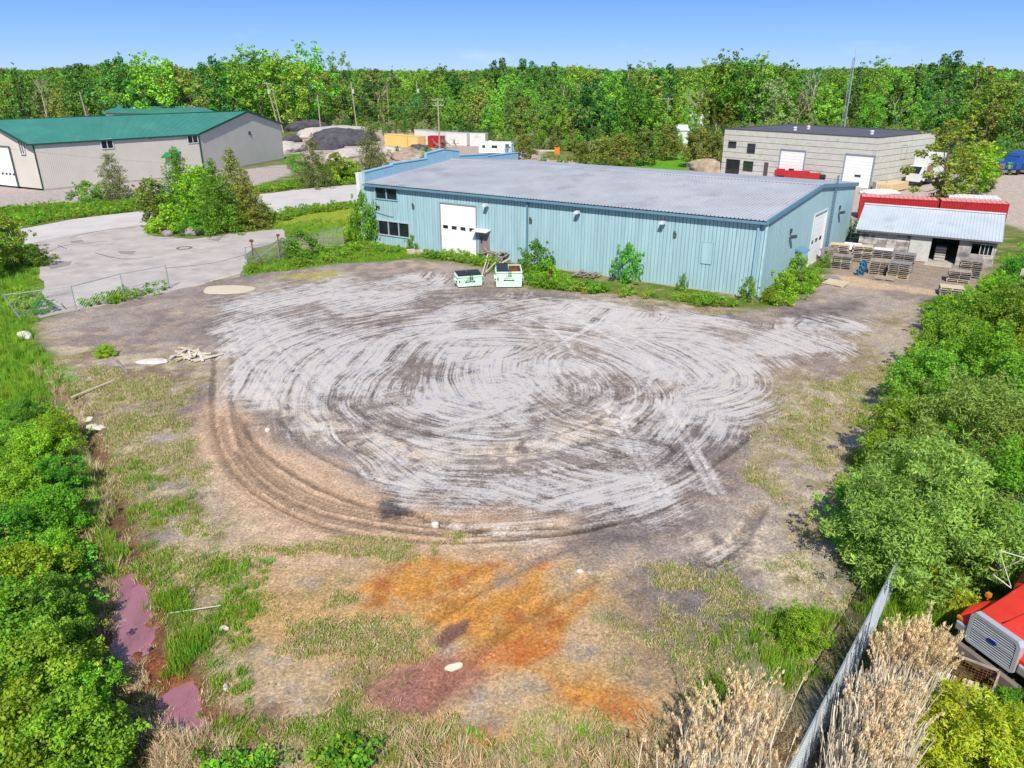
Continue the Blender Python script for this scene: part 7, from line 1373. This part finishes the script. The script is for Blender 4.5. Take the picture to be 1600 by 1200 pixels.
# grille: chrome surround with slats
mb = MB(); ow, ih = .70, .60
outer = [(-.70, .80), (-.70, 1.58), (-.60, 1.72), (.60, 1.72), (.70, 1.58), (.70, .80), (.62, .74), (-.62, .74)]; inner = [(-.60, .86), (-.60, 1.54), (-.53, 1.62), (.53, 1.62), (.60, 1.54), (.60, .86), (.55, .82), (-.55, .82)]
for k in range(8):
    a, b_ = k, (k + 1) % 8; mb.hexa([(outer[a][0], -.08, outer[a][1]), (outer[b_][0], -.08, outer[b_][1]), (inner[b_][0], -.08, inner[b_][1]), (inner[a][0], -.08, inner[a][1]), (outer[a][0], .10, outer[a][1]), (outer[b_][0], .10, outer[b_][1]), (inner[b_][0], .10, inner[b_][1]), (inner[a][0], .10, inner[a][1])])
slatm = mat('slat_bright', (206, 212, 220), .4, metal=.1); gr = mb.build('grille', trim, tr); mb = MB(); mb.box(-.6, .6, .085, .098, .82, 1.62); mb.build('grille_backing', dark, gr)
for k in range(11): z = .865 + k * .071; mb = MB(); mb.box(-.585, .585, -.07, -.045, z - .010, z + .014); mb.build('slat', slatm, gr)
for x in (0,): mb = MB(); mb.box(-.59, .59, -.075, -.06, 1.20, 1.26); mb.build('centre_bar', trim, gr)
mb = MB(); mb.prism([(.14 * math.cos(a), -.09, 1.23 + .055 * math.sin(a)) for a in [k * math.pi / 10 for k in range(20)]], (0, .014, 0)); mb.build('oval_badge', mat('badge_blue', (24, 40, 140), .3), gr)
mb = MB(); mb.box(-.004, .004, .12, 1.9, 1.5, 1.80); mb.hexa([(-.004, .12, 1.752), (.006, .12, 1.752), (.006, 1.93, 1.972), (-.004, 1.93, 1.972), (-.004, .12, 1.757), (.006, .12, 1.757), (.006, 1.93, 1.979), (-.004, 1.93, 1.979)]); mb.build('hood_seam', rubber, tr)
mb = MB(); mb.box(-1.16, 1.16, -.32, -.16, .42, .70); bevel(mb.build('bumper', mat('bumper_worn', (150, 136, 128), .6, metal=.3, var=.2, dirt=(110, 84, 70), dscale=2), tr), .03)
mb = MB(); mb.box(-.5, -.35, -.16, .5, .5, .66); mb.box(.35, .5, -.16, .5, .5, .66); mb.box(-.42, -.30, .3, 7, .62, .84); mb.box(.30, .42, .3, 7, .62, .84); mb.build('chassis', rubber, tr); mb = MB(); mb.box(-.6, .6, .25, 1.9, .55, .95); mb.build('engine', rubber, tr)
# cab
def cs(y, hw, zt_, hwt): return [(-hw, y, .8), (-hw, y, 1.75), (-hwt, y, zt_ - .12), (-hwt + .12, y, zt_), (hwt - .12, y, zt_), (hwt, y, zt_ - .12), (hw, y, 1.75), (hw, y, .8)]
shell([cs(1.93, 1.0, 1.93, .95), cs(2.0, 1.06, 1.98, .98), cs(2.35, 1.10, 2.62, .98), cs(2.65, 1.10, 2.74, .98), cs(3.6, 1.10, 2.76, .98), cs(3.7, 1.08, 2.70, .96)], 'cab', tred, tr)
def wind(dx, off, z0, z1, y0, y1): return [(-dx[0], y0 - off, z0), (dx[0], y0 - off, z0), (dx[1], y1 - off, z1), (-dx[1], y1 - off, z1)]
a = wind((.90, .84), .10, 2.00, 2.58, 2.01, 2.33); mb = MB(); mb.hexa(a + [(x, y + .06, z - .02) for x, y, z in a]); mb.build('windshield_gasket', rubber, tr); a = wind((.84, .79), .115, 2.05, 2.54, 2.035, 2.305); mb = MB(); mb.hexa(a + [(x, y + .04, z) for x, y, z in a]); wsd = mb.build('windshield', mat('windshield', (60, 76, 72), .06, spec=1), tr)
for x in (-.3, .35): mb = MB(); mb.tube((x, 1.90, 2.0), (x + .35, 2.03, 2.32), .012, n=4); mb.build('wiper', rubber, tr)
for sg in (-1, 1):
    mb = MB(); mb.box(min(sg * 1.06, sg * 1.125), max(sg * 1.06, sg * 1.125), 2.5, 3.3, 1.85, 2.45); mb.build('side_window', glass, tr); mb = MB(); mb.box(min(sg * 1.095, sg * 1.12), max(sg * 1.095, sg * 1.12), 2.3, 3.4, .95, 1.8); d = mb.build('door', tred, tr); mb = MB(); mb.box(min(sg * 1.12, sg * 1.15), max(sg * 1.12, sg * 1.15), 3.15, 3.3, 1.6, 1.65); mb.build('handle', trim, d)
    # west coast mirror: bracket and tall dark head
    mb = MB(); p = [Vector((sg * 1.08, 2.15, 2.55)), Vector((sg * 1.62, 1.85, 2.52)), Vector((sg * 1.62, 1.85, 1.72)), Vector((sg * 1.10, 2.0, 1.55))]; mb.path(p, .016, 5); mb.tube(p[0], p[2], .012, n=4); mb.tube(p[3], p[1], .012, n=4); mi = mb.build('mirror', mat('bracket_white', (224, 222, 218), .5), tr); mb = MB(); mb.box(min(sg * 1.52, sg * 1.72), max(sg * 1.52, sg * 1.72), 1.80, 1.86, 1.80, 2.42); mb.build('mirror_head', rubber, mi)
    mb = MB(); mb.box(sg * 1.2 - .06, sg * 1.2 + .06, 1.2, 1.32, 1.40, 1.52); mb.tube((sg * 1.2, 1.26, 1.3), (sg * 1.2, 1.26, 1.42), .02, n=5); mb.build('marker_lamp', mat('amber', (230, 130, 40), .4), tr)
mb = MB(); [mb.box(x - .05, x + .05, 2.55, 2.68, 2.74, 2.80) for x in (-.7, -.25, 0, .25, .7)]; mb.build('roof_lamp', MATS['amber'], tr)
mb = MB(); mb.box(-1.1, 1.1, 4.1, 7.2, .9, 1.1); mb.build('flat_bed', rusty, tr)
# second red vehicle corner, far bottom right
# ---- rusty cage bin beside the truck
c0, c1, c2 = G(1462, 1010, .95), G(1563, 1048, .95), G(1545, 1096, .95); cf = Frame(c0, c1 - c0, c2 - c1); cl, cw = (c1 - c0).length, (c2 - c1).length
cg = thing('wire_cage', 'rusty open topped wire cage bin holding pale sheets beside the truck', 'cage', (c0.x, c0.y, 0))
for a in (0, cl):
    for b_ in (0, cw): mb = MB(cf); mb.box(a - .03, a + .03, b_ - .03, b_ + .03, 0, .95); mb.build('post', rusty, cg)
mb = MB(cf)
for z in (.93, .08):
    mb.box(.03, cl - .03, -.025, .025, z - .03, z + .02); mb.box(.03, cl - .03, cw - .025, cw + .025, z - .03, z + .02); mb.box(-.025, .025, .03, cw - .03, z - .03, z + .02); mb.box(cl - .025, cl + .025, .03, cw - .03, z - .03, z + .02)
mb.build('frame', mat('frame_weathered', (176, 156, 140), .8, var=.2, scale=5), cg)
mb = MB(cf)
n = 18
for k in range(1, n): x = cl * k / n; mb.box(x - .006, x + .006, -.006, .006, .1, .9); mb.box(x - .006, x + .006, cw - .006, cw + .006, .1, .9)
for k in range(1, 15): y = cw * k / 15; mb.box(-.006, .006, y - .006, y + .006, .1, .9); mb.box(cl - .006, cl + .006, y - .006, y + .006, .1, .9)
for k in range(1, 9): z = .1 + .8 * k / 9; mb.box(.02, cl - .02, .007, .017, z - .005, z + .005); mb.box(.02, cl - .02, cw - .017, cw - .007, z - .005, z + .005); mb.box(.007, .017, .02, cw - .02, z - .005, z + .005); mb.box(cl - .017, cl - .007, .02, cw - .02, z - .005, z + .005)
mb.build('wire_mesh', rusty, cg); mb = MB(cf); mb.box(.03, cl - .03, .03, cw - .03, .03, .07); mb.build('floor', rusty, cg)
for k in range(2): mb = MB(cf); mb.box(.08 + k * cl * .49, cl * (.47 + .48 * k), .12, cw - .1, .2, .34 + .05 * k); bevel(mb.build('pale_sheet', mat('pale_sheet', (222, 206, 186), .8, var=.2, scale=5), cg), .03)
mb = MB(cf)
for k in range(9): x = .1 + k * (cl - .2) / 8; mb.box(x - .012, x + .012, .1, cw - .08, .42, .44)
mb.box(.05, cl - .05, cw * .45, cw * .47, .445, .465); mb.box(cl * .48, cl * .5, .05, cw - .05, .47, .5); mb.build('inner_grid', rusty, cg)
# leaning pale post in the thicket, junk under the willow
g = G(1566, 520); plank('wooden_post', 'pale leaning post sticking out of the right hand thicket', (g.x, g.y, 0), (g.x + .5, g.y + .3, 4.3), .16, .12, wood_l, 'post')
g = G(1555, 820); t = thing('trailer_frame', 'weathered trailer deck half buried in the right hand thicket', 'trailer', (g.x, g.y, 0), .6)
mb = MB(); mb.box(-.6, 3.0, -.8, .8, .7, .82); mb.build('deck', wood_g, t); mb = MB(); mb.tube((-2.2, 0, .5), (-.6, 0, .75), .05, n=6); mb.build('drawbar', rusty, t)
for y in (-.9, .75): mb = MB(); mb.tube((1.2, y, .36), (1.2, y + .15, .36), .36, n=14); mb.build('wheel', rubber, t)
# white buildings showing through trees, centre right
for px, py, wpx, hh, lab in ((1090, 190, 16, 4.5, 'white shed wall glimpsed through the trees beyond the cedar row'), (1068, 206, 14, 3.6, 'low white building behind the last cedar')):
    Y = 215 if px == 1090 else 185; r_ = ray(px, py); x = r_[0] / r_[1] * Y; t = thing('white_shed', lab, 'shed', (x, Y, 0)); ww = wpx / FOC * Y * 1.1; mb = MB(); mb.box(-ww / 2, ww / 2, 0, 5, 0, hh); mb.build('wall', mat('shed_white', (226, 228, 230), .6), t); mb = MB(); mb.prism([(-ww / 2 - .2, -.2, hh), (-ww / 2 - .2, 5.2, hh), (-ww / 2 - .2, 2.5, hh + 1.2)], (ww + .4, 0, 0)); mb.build('roof', mat('shed_roof_pale', (210, 212, 214), .6), t)
# remove unused pallet prototypes
for k, u_ in enumerate(used_p):
    if not u_:
        for ch in list(PALS[k].children): bpy.data.objects.remove(ch)
        bpy.data.objects.remove(PALS[k])
print('objects', len(bpy.data.objects))
